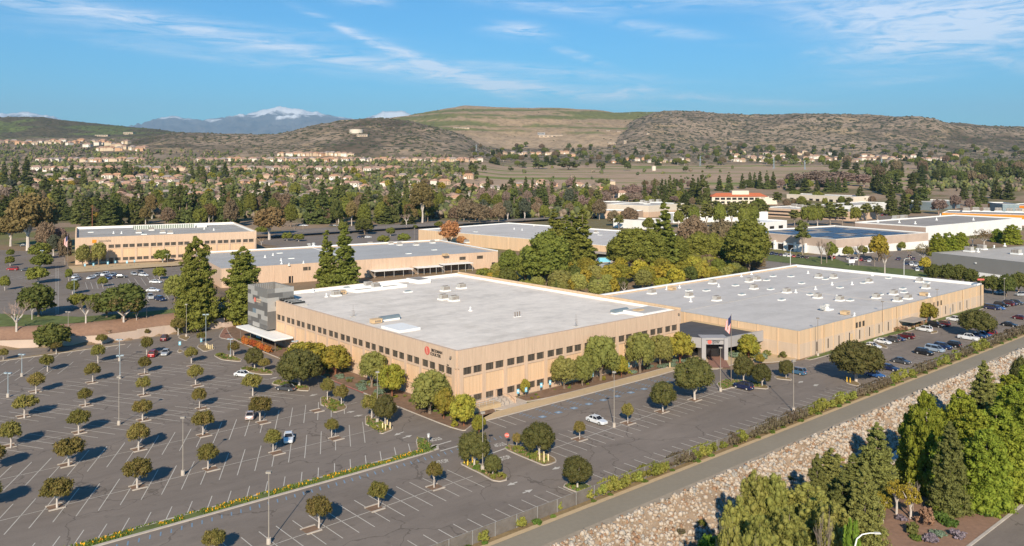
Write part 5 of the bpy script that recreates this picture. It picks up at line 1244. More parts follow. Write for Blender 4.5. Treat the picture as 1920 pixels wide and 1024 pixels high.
# ---------------------------------------------------------------- trees behind and around the buildings
many('pine', [(1022,545,112,124),(985,535,50,80),(1185,512,96,92),(1222,512,88,92),(1160,508,60,70),(1312,500,70,72),(1403,520,98,122),(1385,512,60,96),(955,522,50,58),(1340,500,60,70),(1270,505,56,70)], 'mid', 'between the warehouses')
many('redwood', [(1040,515,66,128),(1092,518,74,130),(1245,512,74,136),(1072,515,70,120),(1060,508,60,108)], 'mid', 'between the warehouses')
many('yg', [(908,526,32,26),(935,530,26,24),(960,534,30,24),(1165,532,54,40),(1300,520,50,44),(1278,524,40,38),(1340,514,46,34)], 'mid', 'in the belt behind the main roof')
many('olive', [(1050,556,62,56),(1086,556,42,50),(1122,558,60,38),(1205,544,40,44),(1370,512,36,26)], 'mid', 'in the belt behind the main roof')
many('gold', [(1150,556,28,36),(1200,530,46,46),(1226,530,46,34),(1252,528,42,38)], 'mid', 'in the belt behind the main roof')
many('bare', [(1170,556,28,36),(1120,560,24,40)], 'mid', 'in the belt behind the main roof')
many('brown', [(1300,486,66,86),(1352,498,66,92),(1328,490,56,64),(1370,500,40,60),(1285,480,40,60),(1180,425,40,38),(1150,424,30,32)], 'mid', 'near the big round pine')
scatter(56, 905, 1392, 520, 560, ['yg','olive','gold','round','olive','yg','darkround'], 'undr', 'in the shrub belt behind the main roof', 11, 17, .95, True)
scatter(26, 1240, 1420, 492, 520, ['yg','olive','round','pine','brown'], 'undr2', 'in the shrub belt by the right warehouse', 12, 18, .9, True)
many('orange', [(842,466,48,58),(866,466,24,26)], 'mid', 'in front of the warehouse corner')
for px in (1158, 1172, 1183, 1195, 1232, 1209):
    u = 87.; v = 60.
    for _ in range(60):
        x, y = W(u, v)
        if 960+F*x/y > px: v += .9
        else: break
    tree('conifer', 0, 0, 0, 0, 'gap', 'poking up between the two tan buildings', pos=(*W(u, v), 0), wh=(2.4, 12.9-.045*0+R.uniform(-.3, .8)+(60-v)*.02))
many('euc', [(52,470,92,112),(84,462,64,94),(505,450,68,66),(792,418,52,82),(20,462,60,66)], 'back', 'behind the rear street')
many('brown', [(85,474,38,62),(880,422,52,50),(900,422,42,42),(935,420,32,42),(122,496,30,62),(857,420,40,36),(915,418,24,30)], 'back', 'along the rear street')
many('pinkish', [(112,470,38,48),(15,388,44,44),(1190,374,34,32),(1222,372,26,28),(1110,400,40,34),(1135,385,30,26),(1150,372,26,28)], 'back', 'among the conifers')
many('greyg', [(952,414,24,42),(984,414,26,48),(170,398,32,44),(100,480,26,46),(1505,360,22,28),(1490,358,16,22)], 'back', 'among the conifers')
many('darkround', [(684,440,44,32),(668,420,26,28)], 'back', 'on the rear car park'); many('round', [(658,384,30,28),(732,443,21,18),(758,456,30,20),(718,458,32,18),(643,440,24,28),(538,452,24,18),(560,453,26,16),(779,430,13,9),(822,428,22,14),(552,372,26,34),(490,440,30,18)], 'back', 'on the rear car park')
many('barepink', [(635,420,34,38),(762,426,32,34),(490,462,22,22)], 'back', 'beside the rear street'); many('bare', [(686,412,22,28),(553,440,16,30),(300,385,20,26)], 'back', 'beside the rear street'); many('gold', [(178,422,26,26),(1449,432,26,18)], 'back', 'among the darker trees')
many('redwood', [(650,478,40,36),(655,482,36,30)], 'back', 'behind the long warehouse roof') if 0 else None
CON = [(29,352,25,55),(50,352,27,60),(8,352,20,50),(112,405,30,68),(85,375,35,45),(145,420,28,65),(198,422,36,58),(213,420,22,70),(222,420,24,58),(253,420,26,70),(266,420,22,68),(322,418,30,78),(337,418,28,75),(350,418,30,72),(363,415,24,70),(135,337,20,32),(157,352,18,42),(195,332,18,28),(212,334,18,28),(235,335,20,38),(245,337,16,34),
 (360,340,14,30),(372,340,14,32),(381,340,14,30),(400,337,16,28),(422,338,22,34),(392,416,26,60),(418,420,28,85),(437,422,26,84),(463,405,24,56),(482,392,26,60),(501,387,26,47),(583,420,34,62),(605,420,36,84),(632,417,34,88),(643,404,22,70),(690,387,24,44),(712,418,28,62),(735,418,30,88),(762,410,26,76),(722,420,34,42),(748,410,22,66),
 (914,388,24,58),(887,370,13,28),(964,407,26,74),(948,380,17,36),(986,374,17,44),(999,372,15,40),(1012,394,28,58),(1020,388,20,52),(1035,387,18,46),(1077,372,15,44),(105,414,34,76),(52,418,30,60),(10,430,42,64),(-12,440,40,80),(205,425,40,60),(166,424,30,56),(182,412,24,56),
 (1208,377,15,41),(1227,376,14,43),(1241,380,17,46),(1248,380,14,45),(1256,380,18,53),(1264,380,18,48),(1277,378,15,50),(1299,380,22,54),(1309,380,17,48),(1317,384,24,66),(1326,382,20,44),(1367,360,19,38),(1349,358,16,30),(1392,354,14,30),(1406,352,14,30),(1415,352,13,30),(1425,354,16,34),(1438,355,16,36),(1450,355,16,34),(1484,358,22,34),(1510,361,26,28),(1532,361,14,24),(1551,361,17,28),(1561,361,14,30),(1572,361,15,30),(1584,361,15,28),
 (1613,380,24,33),(1645,358,22,40),(1655,362,20,40),(1664,366,20,46),(1637,357,16,30),(1671,404,30,60),(1683,362,24,44),(1710,370,28,46),(1730,389,32,56),(1695,403,24,46),(1717,400,20,32),(1755,342,18,22),(1829,339,16,28),(1845,339,18,28),(1879,338,20,30),(1902,338,18,30),(1868,373,24,40),(1891,375,24,40),(1808,374,20,34),(1829,388,22,42),(1843,382,22,34),(1770,344,18,24),(1812,340,16,22),(1860,340,18,24),(1915,339,16,28)]
many('conifer', CON, 'con', 'in the conifer belt beyond the buildings', 'conifers beyond the business park')
for a in [(1285,426,30,42),(1302,428,28,46),(1325,427,34,44),(1350,428,30,50),(1372,427,30,48),(1395,428,26,44),(1410,427,30,46),(1272,427,26,36),(1490,424,26,34),(1515,424,36,42),(1533,424,34,40),(1556,424,34,42),(1580,423,28,38),(1605,420,26,36),(1625,414,28,34),(1645,412,24,30),(1215,436,30,30),(1160,430,26,30)]: tree('slim' if a[0] % 3 else 'round', *a, key='park2', tail='before the white business-park fronts')
many('slim', [(1505,478,32,72),(1370,415,24,40),(1355,418,22,40),(1395,410,22,38),(1270,402,22,26),(1500,402,24,28),(1555,412,30,38),(1572,414,24,36),(1605,412,20,26),(1646,410,18,24),(1640,396,18,18),(1420,412,22,34),(1285,412,26,32),(1302,414,24,34),(1325,413,28,36),(1410,414,26,38),(1435,409,22,30),(1380,404,22,28),(1515,404,28,30),(1533,408,26,30),(1590,402,22,26),(1625,404,22,26),(1700,398,22,28),(1343,396,26,22),(1458,390,24,34),(1120,400,24,50)], 'park', 'in front of the business-park buildings')
many('round', [(1590,484,24,24),(1619,480,22,22),(1560,489,28,40),(1690,471,18,20),(1340,412,40,26),(1385,404,44,26),(1420,404,40,34),(1490,372,24,16),(1535,374,26,16)], 'park', 'by the business-park drive')
many('darkround', [(1755,532,34,40),(1777,534,36,42),(1800,535,36,42),(1822,538,34,36),(1862,552,38,38),(1887,556,38,44),(1910,548,40,40),(1845,545,26,30),(1740,520,20,22)], 'park', 'in the hedge before the dark grey warehouse')
many('lime', [(1758,480,40,44),(1780,480,42,46),(1802,476,38,42),(1898,458,44,38),(1870,454,30,26)], 'park', 'in the row beside the white warehouse'); many('bareyel', [(1845,464,48,36),(1824,462,30,30),(1730,498,34,44),(1659,514,44,62)], 'park', 'in the business park')
many('bare', [(1540,496,26,60),(1550,494,22,52),(1610,498,30,52),(1705,488,18,26),(1640,500,20,30)], 'park', 'along the business-park street'); many('gold', [(1648,490,44,54),(1735,508,26,28)], 'park', 'along the business-park street'); many('pinkish', [(1760,402,34,32),(1792,392,24,30),(1818,394,22,24),(1790,342,20,14)], 'park', 'by the orange-banded store')
# ---------------------------------------------------------------- near trees beyond the creek
def near(kind, L, tail):
    for px, vv, wpx, top in L:
        # stand on the far bank: v given, photo column given
        lo, hi = -120., 400.
        for _ in range(40):
            u = (lo+hi)/2; x, y = W(u, vv)
            if y < 5 or 960+F*x/y < px: lo = u
            else: hi = u
        x, y = W(u, vv); z = bankz(vv); h = H-(top-HZ)*y/F-z
        tree(kind, 0, 0, 0, 0, 'near', tail, pos=(x, y, z), wh=(wpx*y/F, h))
near('willow', [(1415,-76,92,882),(1452,-78,92,884),(1382,-80,96,925),(1515,-80,130,905),(1480,-84,110,948),(1565,-88,100,940),(1425,-86,110,960),(1540,-84,110,925),(1365,-86,80,965)], 'on the creek bank at the bottom edge')
near('bare', [(1362,-82,56,938),(1432,-92,70,950),(1545,-92,50,900),(1712,-86,36,884)], 'on the creek bank'); near('bright', [(1330,-74,50,992),(1598,-92,36,945)], 'on the creek bank')
near('pine2', [(1560,-76,98,838),(1600,-75,66,850),(1643,-78,92,790),(1622,-86,90,868),(1782,-89,84,790),(1532,-78,60,850),(1845,-76,74,676),(1580,-82,80,880)], 'beyond the creek')
near('sparse', [(1681,-84,46,895),(1707,-86,46,905),(1727,-80,38,822),(1655,-84,40,920)], 'on the bare bank'); near('lime', [(1735,-83,92,728),(1708,-80,66,765),(1802,-84,104,728),(1768,-80,80,765),(1868,-90,140,758),(1940,-93,140,740),(1835,-88,120,765),(1895,-78,94,700),(1935,-81,90,680),(1908,-86,120,716),(1775,-88,80,810),(1850,-92,110,800),(1900,-93,120,790)], 'on the right beyond the creek')
near('dark', [(1915,-74,46,664)], 'at the right edge beyond the creek')
wr = random.Random(14)
for k in range(14):
    x, y = W(wr.uniform(-45, 130), wr.uniform(-66, -62.5)); k_ = wr.choice(['s_low','s_green','s_brown'])
    shrub(k_, x, y, bankz(toUV(x, y)[1])+.1, wr.uniform(.4, .8), .8, cat='weed', name='weed_clump', key='rockweed', desc={'s_low':'low green weed clump','s_green':'leafy yellow-green weed clump','s_brown':'dried brown weed clump'}[k_], tail='among the stones of the creek bank')
for k, px, py, s, sz, nm, d in (('s_tan',1733,985,1.15,1.1,'shrub','round dry reddish-tan shrub'),('s_olive',1710,1000,1.1,1.,'shrub','olive clipped shrub'),('s_lav',1745,1015,1.,1,'shrub','lavender-grey low shrub'),('s_lav',1795,1008,1.,1,'shrub','lavender-grey low shrub'),('s_lav',1690,975,.8,1,'shrub','lavender-grey low shrub'),('s_low',1765,975,1.6,1,'shrub','green low spreading shrub'),('s_low',1780,985,1.4,1,'shrub','green low spreading shrub'),('s_low',1850,965,1.5,1,'shrub','green low spreading shrub'),('s_blue',1760,1005,.9,.8,'shrub','grey low shrub'),('s_low',1718,1012,1.,1,'shrub','green low spreading shrub')):
    x, y = G(px, py); shrub(k, x, y, tz(x, y), s, sz, key='bank', desc=d, tail='on the red-brown bank by the road')
# ---------------------------------------------------------------- fence and its creepers
FV = -50.6
fr = root('chain_link_fence', (*W(-60, FV), 0), ANG, 'fence', 'long chain-link fence with grey screen between the car park and the path')
m, t, b, out = newmat('fence_screen')
t.L.new(t.ramp(t.noise(geo(t), .7, 4, .7), [(.3,(.15,.125,.105)),(.7,(.24,.21,.185))]), b.inputs['Base Color']); b.inputs['Roughness'].default_value = .9
tr = t.n('ShaderNodeBsdfTransparent'); mx = t.n('ShaderNodeMixShader'); mx.inputs[0].default_value = .72; t.L.new(tr.outputs[0], mx.inputs[1]); t.L.new(b.outputs[0], mx.inputs[2]); t.L.new(mx.outputs[0], out.inputs[0])
b = MB(); b.box(0, 390, -.015, .015, .05, 1.95, 'fence_screen'); b.obj('mesh_panel', fr)
b = MB(); b.cyl((0,0,1.98), (390,0,1.98), .02, .02, 'metal', 5); b.obj('top_rail', fr)
b = MB(); b.cyl((0,0,-.1), (0,0,2.05), .04, .04, 'metal', 6); pm = b.mesh('post')
for k in range(98): link('post', pm, fr, (k*4.0, -.06, 0))
shrn = random.Random(21); nc = 0; u = -58.
while u < 330 and nc < 292:
    den = fbm(np.array([u/17.]), np.array([3.3]), 3)[0]+.0016*(u+10); dead = fbm(np.array([u/9.]), np.array([8.1]), 2)[0] > .49
    if den > (.33 if u > 8 else .50) or shrn.random() < (.3 if u > 8 else .12):
        x, y = W(u, FV+shrn.uniform(-.25, .6)); nc += 1; q = 1+.0012*(u+50)
        shrub('s_brown' if dead else ('s_vine' if shrn.random() < .7 else 's_green'), x, y, .15, shrn.uniform(.6, .9)*q, shrn.uniform(1., 1.4), cat='creeper', name='creeper', key='fence', desc='brown dried creeper mound' if dead else 'green creeper mound', tail='on the chain-link fence', group='creepers on the fence', rot=ANG+shrn.uniform(-.3,.3))
    u += shrn.uniform(.75, 1.35)*(1+.0012*(u+50))
for k in range(40):
    u = -58+k*6.3+shrn.uniform(-2, 2); x, y = W(u, FV-.8); shrub('s_low', x, y, .0, shrn.uniform(.5, 1.), .9, cat='weed', name='weed_clump', key='weed', desc='yellow-green weed clump', tail='at the foot of the fence')
# ---------------------------------------------------------------- ground-cover leaves
def tufts(name, cells, m, n, size, hgt, seed, label, cat='ground cover'):
    rg = np.random.RandomState(seed); P = []
    for u0, u1, v0, v1, z in cells:
        k = int(n*abs((u1-u0)*(v1-v0))); u = rg.uniform(u0, u1, k); v = rg.uniform(v0, v1, k)
        ok = fbm(u/2.1, v/2.1+7, 2) > .40; u = u[ok]; v = v[ok]
        P.append(np.stack([P0[0]+u*D1[0]+v*D2[0], P0[1]+u*D1[1]+v*D2[1], np.full(len(u), z)], 1))
    P = np.concatenate(P); N = len(P); th = rg.uniform(0, 6.28, N); s = size*rg.uniform(.5, 1.2, N)
    a = np.stack([np.cos(th)*s, np.sin(th)*s, 0*s], 1); up = np.stack([rg.normal(0, .3, N)*s, rg.normal(0, .3, N)*s, hgt*rg.uniform(.5, 1.2, N)], 1)
    V = np.stack([P-a, P+a, P+a*.4+up, P-a*.5+up], 1).reshape(-1, 3)
    me = arr_mesh(name, V, np.zeros((0,3), int), np.arange(N*4).reshape(-1, 4), [m]); link(name, me, kind='stuff', label=label, cat=cat)
tufts('flowers', [(-140,-20,-16.9,-15.4,.16)], 'f_flower', 6, .10, .28, 3, 'yellow and orange flowers along the narrow green strip', 'flowers')
tufts('grass', [(-140,-18,-17.2,-15.2,.16)], 'f_grass', 34, .11, .22, 4, 'green grass along the narrow flower strip', 'grass')
def isle_tufts():
    rg = random.Random(4); P = []
    def inside(Q, x, y):
        r = False; j = len(Q)-1
        for i in range(len(Q)):
            if (Q[i][1] > y) != (Q[j][1] > y) and x < (Q[j][0]-Q[i][0])*(y-Q[i][1])/(Q[j][1]-Q[i][1])+Q[i][0]: r = not r
            j = i
        return r
    for L, dn in ISL:
        Q = [G(*p) for p in L]; xs = [q[0] for q in Q]; ys = [q[1] for q in Q]
        for _ in range(int(dn*(max(xs)-min(xs))*(max(ys)-min(ys)))):
            x, y = rg.uniform(min(xs), max(xs)), rg.uniform(min(ys), max(ys))
            if inside(Q, x, y) and vn(np.array([x/1.3]), np.array([y/1.3]))[0] > .35: P.append((x, y, .15))
    P = np.array(P); N = len(P); r2 = np.random.RandomState(1); th = r2.uniform(0, 6.28, N); s_ = .14*r2.uniform(.5, 1.3, N)
    a_ = np.stack([np.cos(th)*s_, np.sin(th)*s_, 0*s_], 1); up = np.stack([r2.normal(0, .06, N), r2.normal(0, .06, N), .28*r2.uniform(.4, 1.2, N)], 1)
    me = arr_mesh('grass', np.stack([P-a_, P+a_, P+a_*.4+up, P-a_*.5+up], 1).reshape(-1, 3), np.zeros((0,3), int), np.arange(N*4).reshape(-1, 4), ['f_grass','f_vine','f_tan'], qi=r2.choice(3, N, p=[.5,.25,.25]))
    link('grass', me, kind='stuff', label='green and straw-coloured grass tufts in the kerbed car-park islands', cat='grass')
ISL = [(c6([(590,248),(620,225),(720,250),(850,280),(955,330),(880,368),(790,335),(680,290)]), 16), (c6([(260,360),(310,340),(420,380),(530,420),(598,470),(560,490),(490,480),(400,430)]), 16), (c3([(810,720),(808,670),(840,662),(925,685),(995,728),(900,775)]), 16), (c3([(1145,868),(1144,812),(1240,835),(1338,890),(1255,938)]), 16), (c3([(445,565),(465,540),(600,550),(718,590),(640,608)]), 12), (c3([(200,455),(235,433),(435,465),(446,487)]), 12), (c3([(5,348),(45,334),(125,346),(205,384),(65,378)]), 12), (cR([(580,560),(640,530),(760,540),(895,560),(955,583),(850,588),(700,584),(615,606)]), 12), (c4([(1522,200),(1532,168),(1578,172),(1636,222),(1608,248),(1540,262)]), 30), (c6([(1030,538),(1045,512),(1170,505),(1250,545),(1190,590)]), 22)]
isle_tufts()
# isles and beds: individual low shrubs
def bedshrubs(poly_px, n, kinds, key, tail, smin=.3, smax=.7, seed=1, uv=False):
    rg = random.Random(seed); P = [W(*p) for p in poly_px] if uv else [G(*p) for p in poly_px]
    xs = [p[0] for p in P]; ys = [p[1] for p in P]; c = 0; tries = 0
    def inside(x, y):
        r = False; j = len(P)-1
        for i in range(len(P)):
            if (P[i][1] > y) != (P[j][1] > y) and x < (P[j][0]-P[i][0])*(y-P[i][1])/(P[j][1]-P[i][1])+P[i][0]: r = not r
            j = i
        return r
    while c < n and tries < n*40:
        tries += 1; x = rg.uniform(min(xs), max(xs)); y = rg.uniform(min(ys), max(ys))
        if inside(x, y):
            k, d = rg.choice(kinds); shrub(k, x, y, .1, rg.uniform(smin, smax), rg.uniform(.7, 1.1), key=key, desc=d, tail=tail, group='low shrubs '+tail); c += 1
LOW = [('s_low','low green ground-cover clump'),('s_low','low green ground-cover clump'),('s_green','leafy green shrub')]
for i, L in enumerate([c6([(590,248),(620,225),(720,250),(850,280),(940,330),(880,360),(790,330),(680,285)]), c6([(270,360),(310,345),(420,380),(530,420),(590,465),(560,485),(490,475),(400,425)]), c3([(815,715),(810,675),(840,665),(925,690),(985,728),(900,765)]), c3([(1150,865),(1150,815),(1240,840),(1325,890),(1260,930)]), c3([(450,565),(470,545),(600,555),(705,590),(640,605)]), c3([(215,455),(240,438),(430,468),(440,483)]), c3([(10,348),(50,337),(120,350),(190,380),(60,372)]), cR([(590,560),(640,535),(760,545),(890,565),(940,585),(850,585),(700,580),(620,600)])]):
    bedshrubs(L, 10, LOW, 'isl%d' % i, ['in the long island right of the stop sign','in the island with four yellow posts','in the island with two trees by the service road','in the island with cream posts','under the big dark tree','in the far-left double-tree island','in the island near the white sedan','in the flagpole island'][i], .3, .7, i)
bedshrubs([(-7.8,-10),(-7.8,20),(-1,20),(-1,-6)], 26, [('s_low','low green ground-cover clump'),('s_olive','rounded olive shrub'),('s_gold','small yellow-green shrub')], 'lb', 'below the left facade near the corner', .4, .9, 31, True)
bedshrubs([(-7.6,20),(-7.4,66),(-1,66),(-1,20)], 36, [('s_blue','grey-green spreading shrub')]*3+[('s_olive','rounded olive shrub')], 'lb2', 'along the left facade', .6, 1.1, 32, True)
bedshrubs([(-7,72),(-7,98),(-2,98),(-2,72)], 16, [('s_low','low green ground-cover clump'),('s_gold','small yellow-green shrub')], 'lb3', 'under the entrance canopy edge', .3, .6, 33, True)
for k in range(16): x, y = W(-6.9+R.uniform(-.5, .4), 75+k*1.15); shrub('s_orange', x, y, .1, .85, 1.35, key='or', desc='bright orange autumn shrub', tail='under the white entrance canopy', group='orange shrubs by the canopy')
bedshrubs([(15.5,-5.9),(75,-4.5),(75,-1.2),(15.5,-1.2)], 26, [('s_low','low green ground-cover clump'),('s_gold','small yellow-green shrub')], 'rb', 'in the mulch bed below the right facade', .25, .6, 34, True)
bedshrubs([(48,-5.8),(70,-7),(75,-3),(48,-3)], 14, [('s_blue','grey-green spreading shrub')], 'rb2', 'near the entrance court', .6, 1., 35, True)
bedshrubs([(83,-13),(92,-20),(95,-20),(95,-9),(84,-7)], 18, [('s_blue','grey-green spreading shrub'),('s_blue','grey-green spreading shrub'),('s_olive','rounded olive shrub')], 'eb', 'right of the brick walk', 1.1, 1.7, 36, True)
bedshrubs([(150,-25.8),(168,-25.8),(168,-23.9),(150,-23.9)], 12, [('s_tan','dry olive-tan shrub'),('s_olive','rounded olive shrub')], 'wb', 'before the right warehouse', .6, .9, 37, True)
bedshrubs([(440/1,612),(478,612),(478,590),(450,588)], 7, [('s_gold','bright yellow-green shrub')], 'tw', 'beside the chequered tower', 1.1, 1.6, 38)
# ---------------------------------------------------------------- lamps
for a in [(41,706,665,'pole_blue'),(15,745,700,'pole_blue'),(224,677,637,'pole_blue'),(225,710,667,'pole_blue'),(223,797,707,'pole_tan'),(343,891,783,'pole_tan'),(504,1020,886,'pole_tan'),(707.5,793,698,'pole_tan'),(905,882,774,'pole_tan'),(1151.5,801,698,'pole_tan'),(1351,734,652,'pole_tan'),(1488,772,677,'pole_tan'),
 (1533.5,668,597,'pole_brown'),(1654.8,628,566,'pole_brown'),(1757,606,543,'pole_brown'),(349.5,632,571,'pole_tan'),(386,648,590,'pole_blue'),(432,671,636,'pole_blue'),(1883,566,522,'pole_tan'),(553,690,640,'pole_blue')]:
    lamp(a[0], a[1], a[2], 0., a[3], 2 if a[3] == 'pole_blue' else 1, 'in the main car park' if a[0] < 1100 and a[1] > 620 else 'near the entrance and right warehouse')
for a in [(77,590,541,'pole_blue'),(79,499,470,'pole_blue'),(139,562,525,'pole_blue'),(275,597,572,'pole_tan'),(314,498,477,'pole_tan'),(128,612,585,'pole_tan')]: lamp(a[0], a[1], a[2], 4.5, a[3], 2, 'in the upper car park', False)
for a in [(568,433,411),(688,440,417),(797,425,400),(777,450,428)]: lamp(a[0], a[1], a[2], 0, 'pole_tan', 1, 'on the rear car park', False)
# curved street light by the near road
def street_light(x, y, z, h, ang, label=None, sc=1.):
    o = root('street_light', (x, y, z), ang, 'street light', label)
    p = MB(); pts = [(0,0,-.1),(0,0,h*.82),(.25,0,h*.93),(.9,0,h*.985),(1.8,0,h),(2.5,0,h-.03)]; p.tube(pts, [.12,.09,.08,.07,.06,.06], 'white', 8); p.obj('pole', o)
    hd = MB(); hd.add([(2.3,-.17,h-.1),(3.1,-.13,h-.12),(3.1,.13,h-.12),(2.3,.17,h-.1),(2.35,-.12,h+.08),(3.0,-.1,h+.05),(3.0,.1,h+.05),(2.35,.12,h+.08)], [(0,1,5,4),(1,2,6,5),(2,3,7,6),(3,0,4,7),(4,5,6,7),(3,2,1,0)], 'galv'); hd.obj('lamp_head', o); return o
street_light(39.6, 96.5, 0, 9.1, .05, 'pale curved street light rising from the near road at the bottom right')
for px, py, h in ((1482,499,9),(1695,522,9)): x, y = G(px, py); reg(street_light(x, y, 0, h, .2), 'stl', 'thin curved street light', 'on the business-park street')
# flagpoles
def flagpole(x, y, z, h, label, drop=1.):
    o = root('flagpole', (x, y, z), 0, 'flagpole', label); p = MB(); p.cyl((0,0,0), (0,0,h), .11, .06, 'pole_brown', 8); p.cyl((0,0,h), (0,0,h+.2), .12, .05, 'metal', 8); p.obj('pole', o)
    f = root('national_flag', (x-.08, y, z), 0, 'flag', label.replace('flagpole', 'flag').replace('tall grey', 'limp')); n = 13
    st = MB(); cn = MB(); Hf, Wf_ = 3.6*drop, .95*drop
    for k in range(n):   # hanging cloth: stripes run down, folded into each other
        x0 = -Wf_*k/n; x1 = -Wf_*(k+1)/n; m = 'sign_red' if k % 2 == 0 else 'white'; y0 = .12*math.sin(k*1.3); y1 = .12*math.sin((k+1)*1.3)
        zt = h-.4; zb0 = zt-Hf*(1-.25*(k/n)); q = .35
        top = zt-(Hf*.42 if k < 7 else 0)-.12*k
        st.add([(x0, y0, top), (x1, y1, top), (x1*1.0-.25, y1+.1, zb0+.1), (x0-.25, y0+.1, zb0)], [(0,1,2,3)], m)
        if k < 7: cn.add([(x0, y0, zt-.12*k), (x1, y1, zt-.12*k-.1), (x1, y1, top), (x0, y0, top)], [(0,1,2,3)], 'flag_navy')
    st.obj('stripes', f); cn.obj('canton', f)
mat('flag_navy', (.03,.04,.13), .8, .1, 1)
x, y = G(1371, 717); flagpole(x, y, .1, (717-589)*y/F, 'tall grey flagpole with a limp striped flag before the entrance portal'.replace(' with a limp striped flag', ''), 1.25)
x, y = G(127, 502, 4.5); flagpole(x, y, 4.5, (502-440)*y/F, 'tall grey flagpole beside the neighbouring office', 1.5)
# small signs, bollards
sg = MB(); sg.cyl((0,0,0), (0,0,1.4), .05, .05, 'pole_brown', 6); sgm = sg.mesh('post'); sp = MB(); sp.box(-.3, .3, -.09, -.05, 1.2, 2.2, 'sign_blue'); sp.box(-.16, .16, -.095, -.09, 1.6, 1.95, 'white'); spm = sp.mesh('sign_panel')
def bsign(px, py, z, tail, s=1.):
    o = root('parking_sign', (*G(px, py, z), z+.1), R.uniform(-.3, .3)+.6, 'sign', group='small blue signs '+tail, scale=(s,s,s)); link('post', sgm, o); link('sign_panel', spm, o); reg(o, 'bsg'+tail, 'small light-blue sign on a post', tail, px)
for px, py in ((971,749),(986,746),(1014.5,737),(1031,732),(1056,728),(1073,724),(1111,717),(1151,707),(1178,698),(1192,693)): bsign(px, py, 0, 'in the bed below the right facade')
for px, py in ((337,656),(377,650)): bsign(px, py, 0, 'in the rear of the main car park', 1.)
for px, py in ((159,506),(175,505),(202,502),(216,500),(238,500),(252,498),(305,494)): bsign(px, py, 4.5, 'before the neighbouring office', 1.2)
def stop_sign(px, py):
    o = root('stop_sign', (*G(px, py), .1), -.15, 'sign', 'red octagonal stop sign on a dark post at the island corner'); p = MB(); p.cyl((0,0,0), (0,0,2.4), .045, .045, 'pole_brown', 6); p.obj('post', o)
    b = MB(); P = [(.45*math.cos(math.pi/8+k*math.pi/4), .45*math.sin(math.pi/8+k*math.pi/4)) for k in range(8)]; b.prism(P, 0, .03, 'sign_red'); pn = b.obj('panel', o); pn.matrix_local = Matrix.Translation((0, -.05, 2.15)) @ Matrix.Rotation(math.pi/2, 4, 'X')
    t = link('lettering', text_mesh('STOP', .3, 'white', .004, 0, 'CENTER'), pn); t.location = (0, -.1, .036)
stop_sign(950.5, 839)
bo = MB(); bo.cyl((0,0,0), (0,0,1.15), .13, .13, 'yellow_paint', 10); bo.cyl((0,0,1.15), (0,0,1.22), .13, .04, 'yellow_paint', 10); bom = bo.mesh('bollard')
bo = MB(); bo.cyl((0,0,0), (0,0,1.15), .13, .13, 'cream_paint', 10); bo.cyl((0,0,1.15), (0,0,1.22), .13, .04, 'cream_paint', 10); bom2 = bo.mesh('bollard')
for L, mm, d, tail in (([(870.5,870),(878,866),(877,874),(886,870),(1588,717),(1594,718)], bom, 'yellow bollard', 'in the kerbed island'), ([(1011.7,865),(1020,861),(1020,869),(1028,866),(717.5,806),(723,808),(726,800),(731.5,805),(388,653),(391,655),(394,656),(398,655),(1628,655),(1632,654),(1256,690)], bom2, 'cream bollard', 'in the kerbed island')):
    for px, py in L: o = link('bollard', mm, None, (*G(px, py), .15), cat='bollard', group=d+'s'); reg(o, d, d, tail, px)
x, y = G(803.5, 832); b = MB(); b.cyl((0,0,0), (0,0,1.1), .05, .05, 'metal', 6); b.box(-.15, .15, -.15, .15, 1.1, 1.55, 'white'); b.cyl((0,0,1.55), (0,0,1.8), .3, .22, 'galv', 10); b.obj('intercom_post', loc=(x, y, .1), label='white intercom post at the tip of the grass strip', cat='post')
x, y = G(1567, 757); b = MB(); b.box(-.3, .3, -.04, .04, 1.2, 1.9, 'white'); b.obj('notice', loc=(x, y, 0), rot=ANG, label='small white notice fixed to the fence', cat='sign')
def psign(px, py, label):
    o = root('road_sign', (*G(px, py), 0), .2, 'sign', label); b = MB(); b.cyl((-1,0,0), (-1,0,3), .06, .06, 'white', 6); b.cyl((1,0,0), (1,0,3), .06, .06, 'white', 6); b.obj('post', o); b = MB(); b.box(-1.6, 1.6, -.1, .1, 1.6, 3.3, 'white'); b.obj('sign_panel', o)
psign(1597, 499, 'white sign board on two posts on the business-park lawn')
x, y = G(1839, 574); o = root('pole_sign', (x, y, 0), 0, 'sign', 'maroon sign on a brown pole at the warehouse far corner'); b = MB(); b.cyl((0,0,0), (0,0,10), .12, .09, 'pole_brown', 8); b.obj('pole', o); b = MB(); b.box(-1.2, 1.2, -.12, .12, 9.3, 9.9, 'sign_red'); b.obj('sign_panel', o)
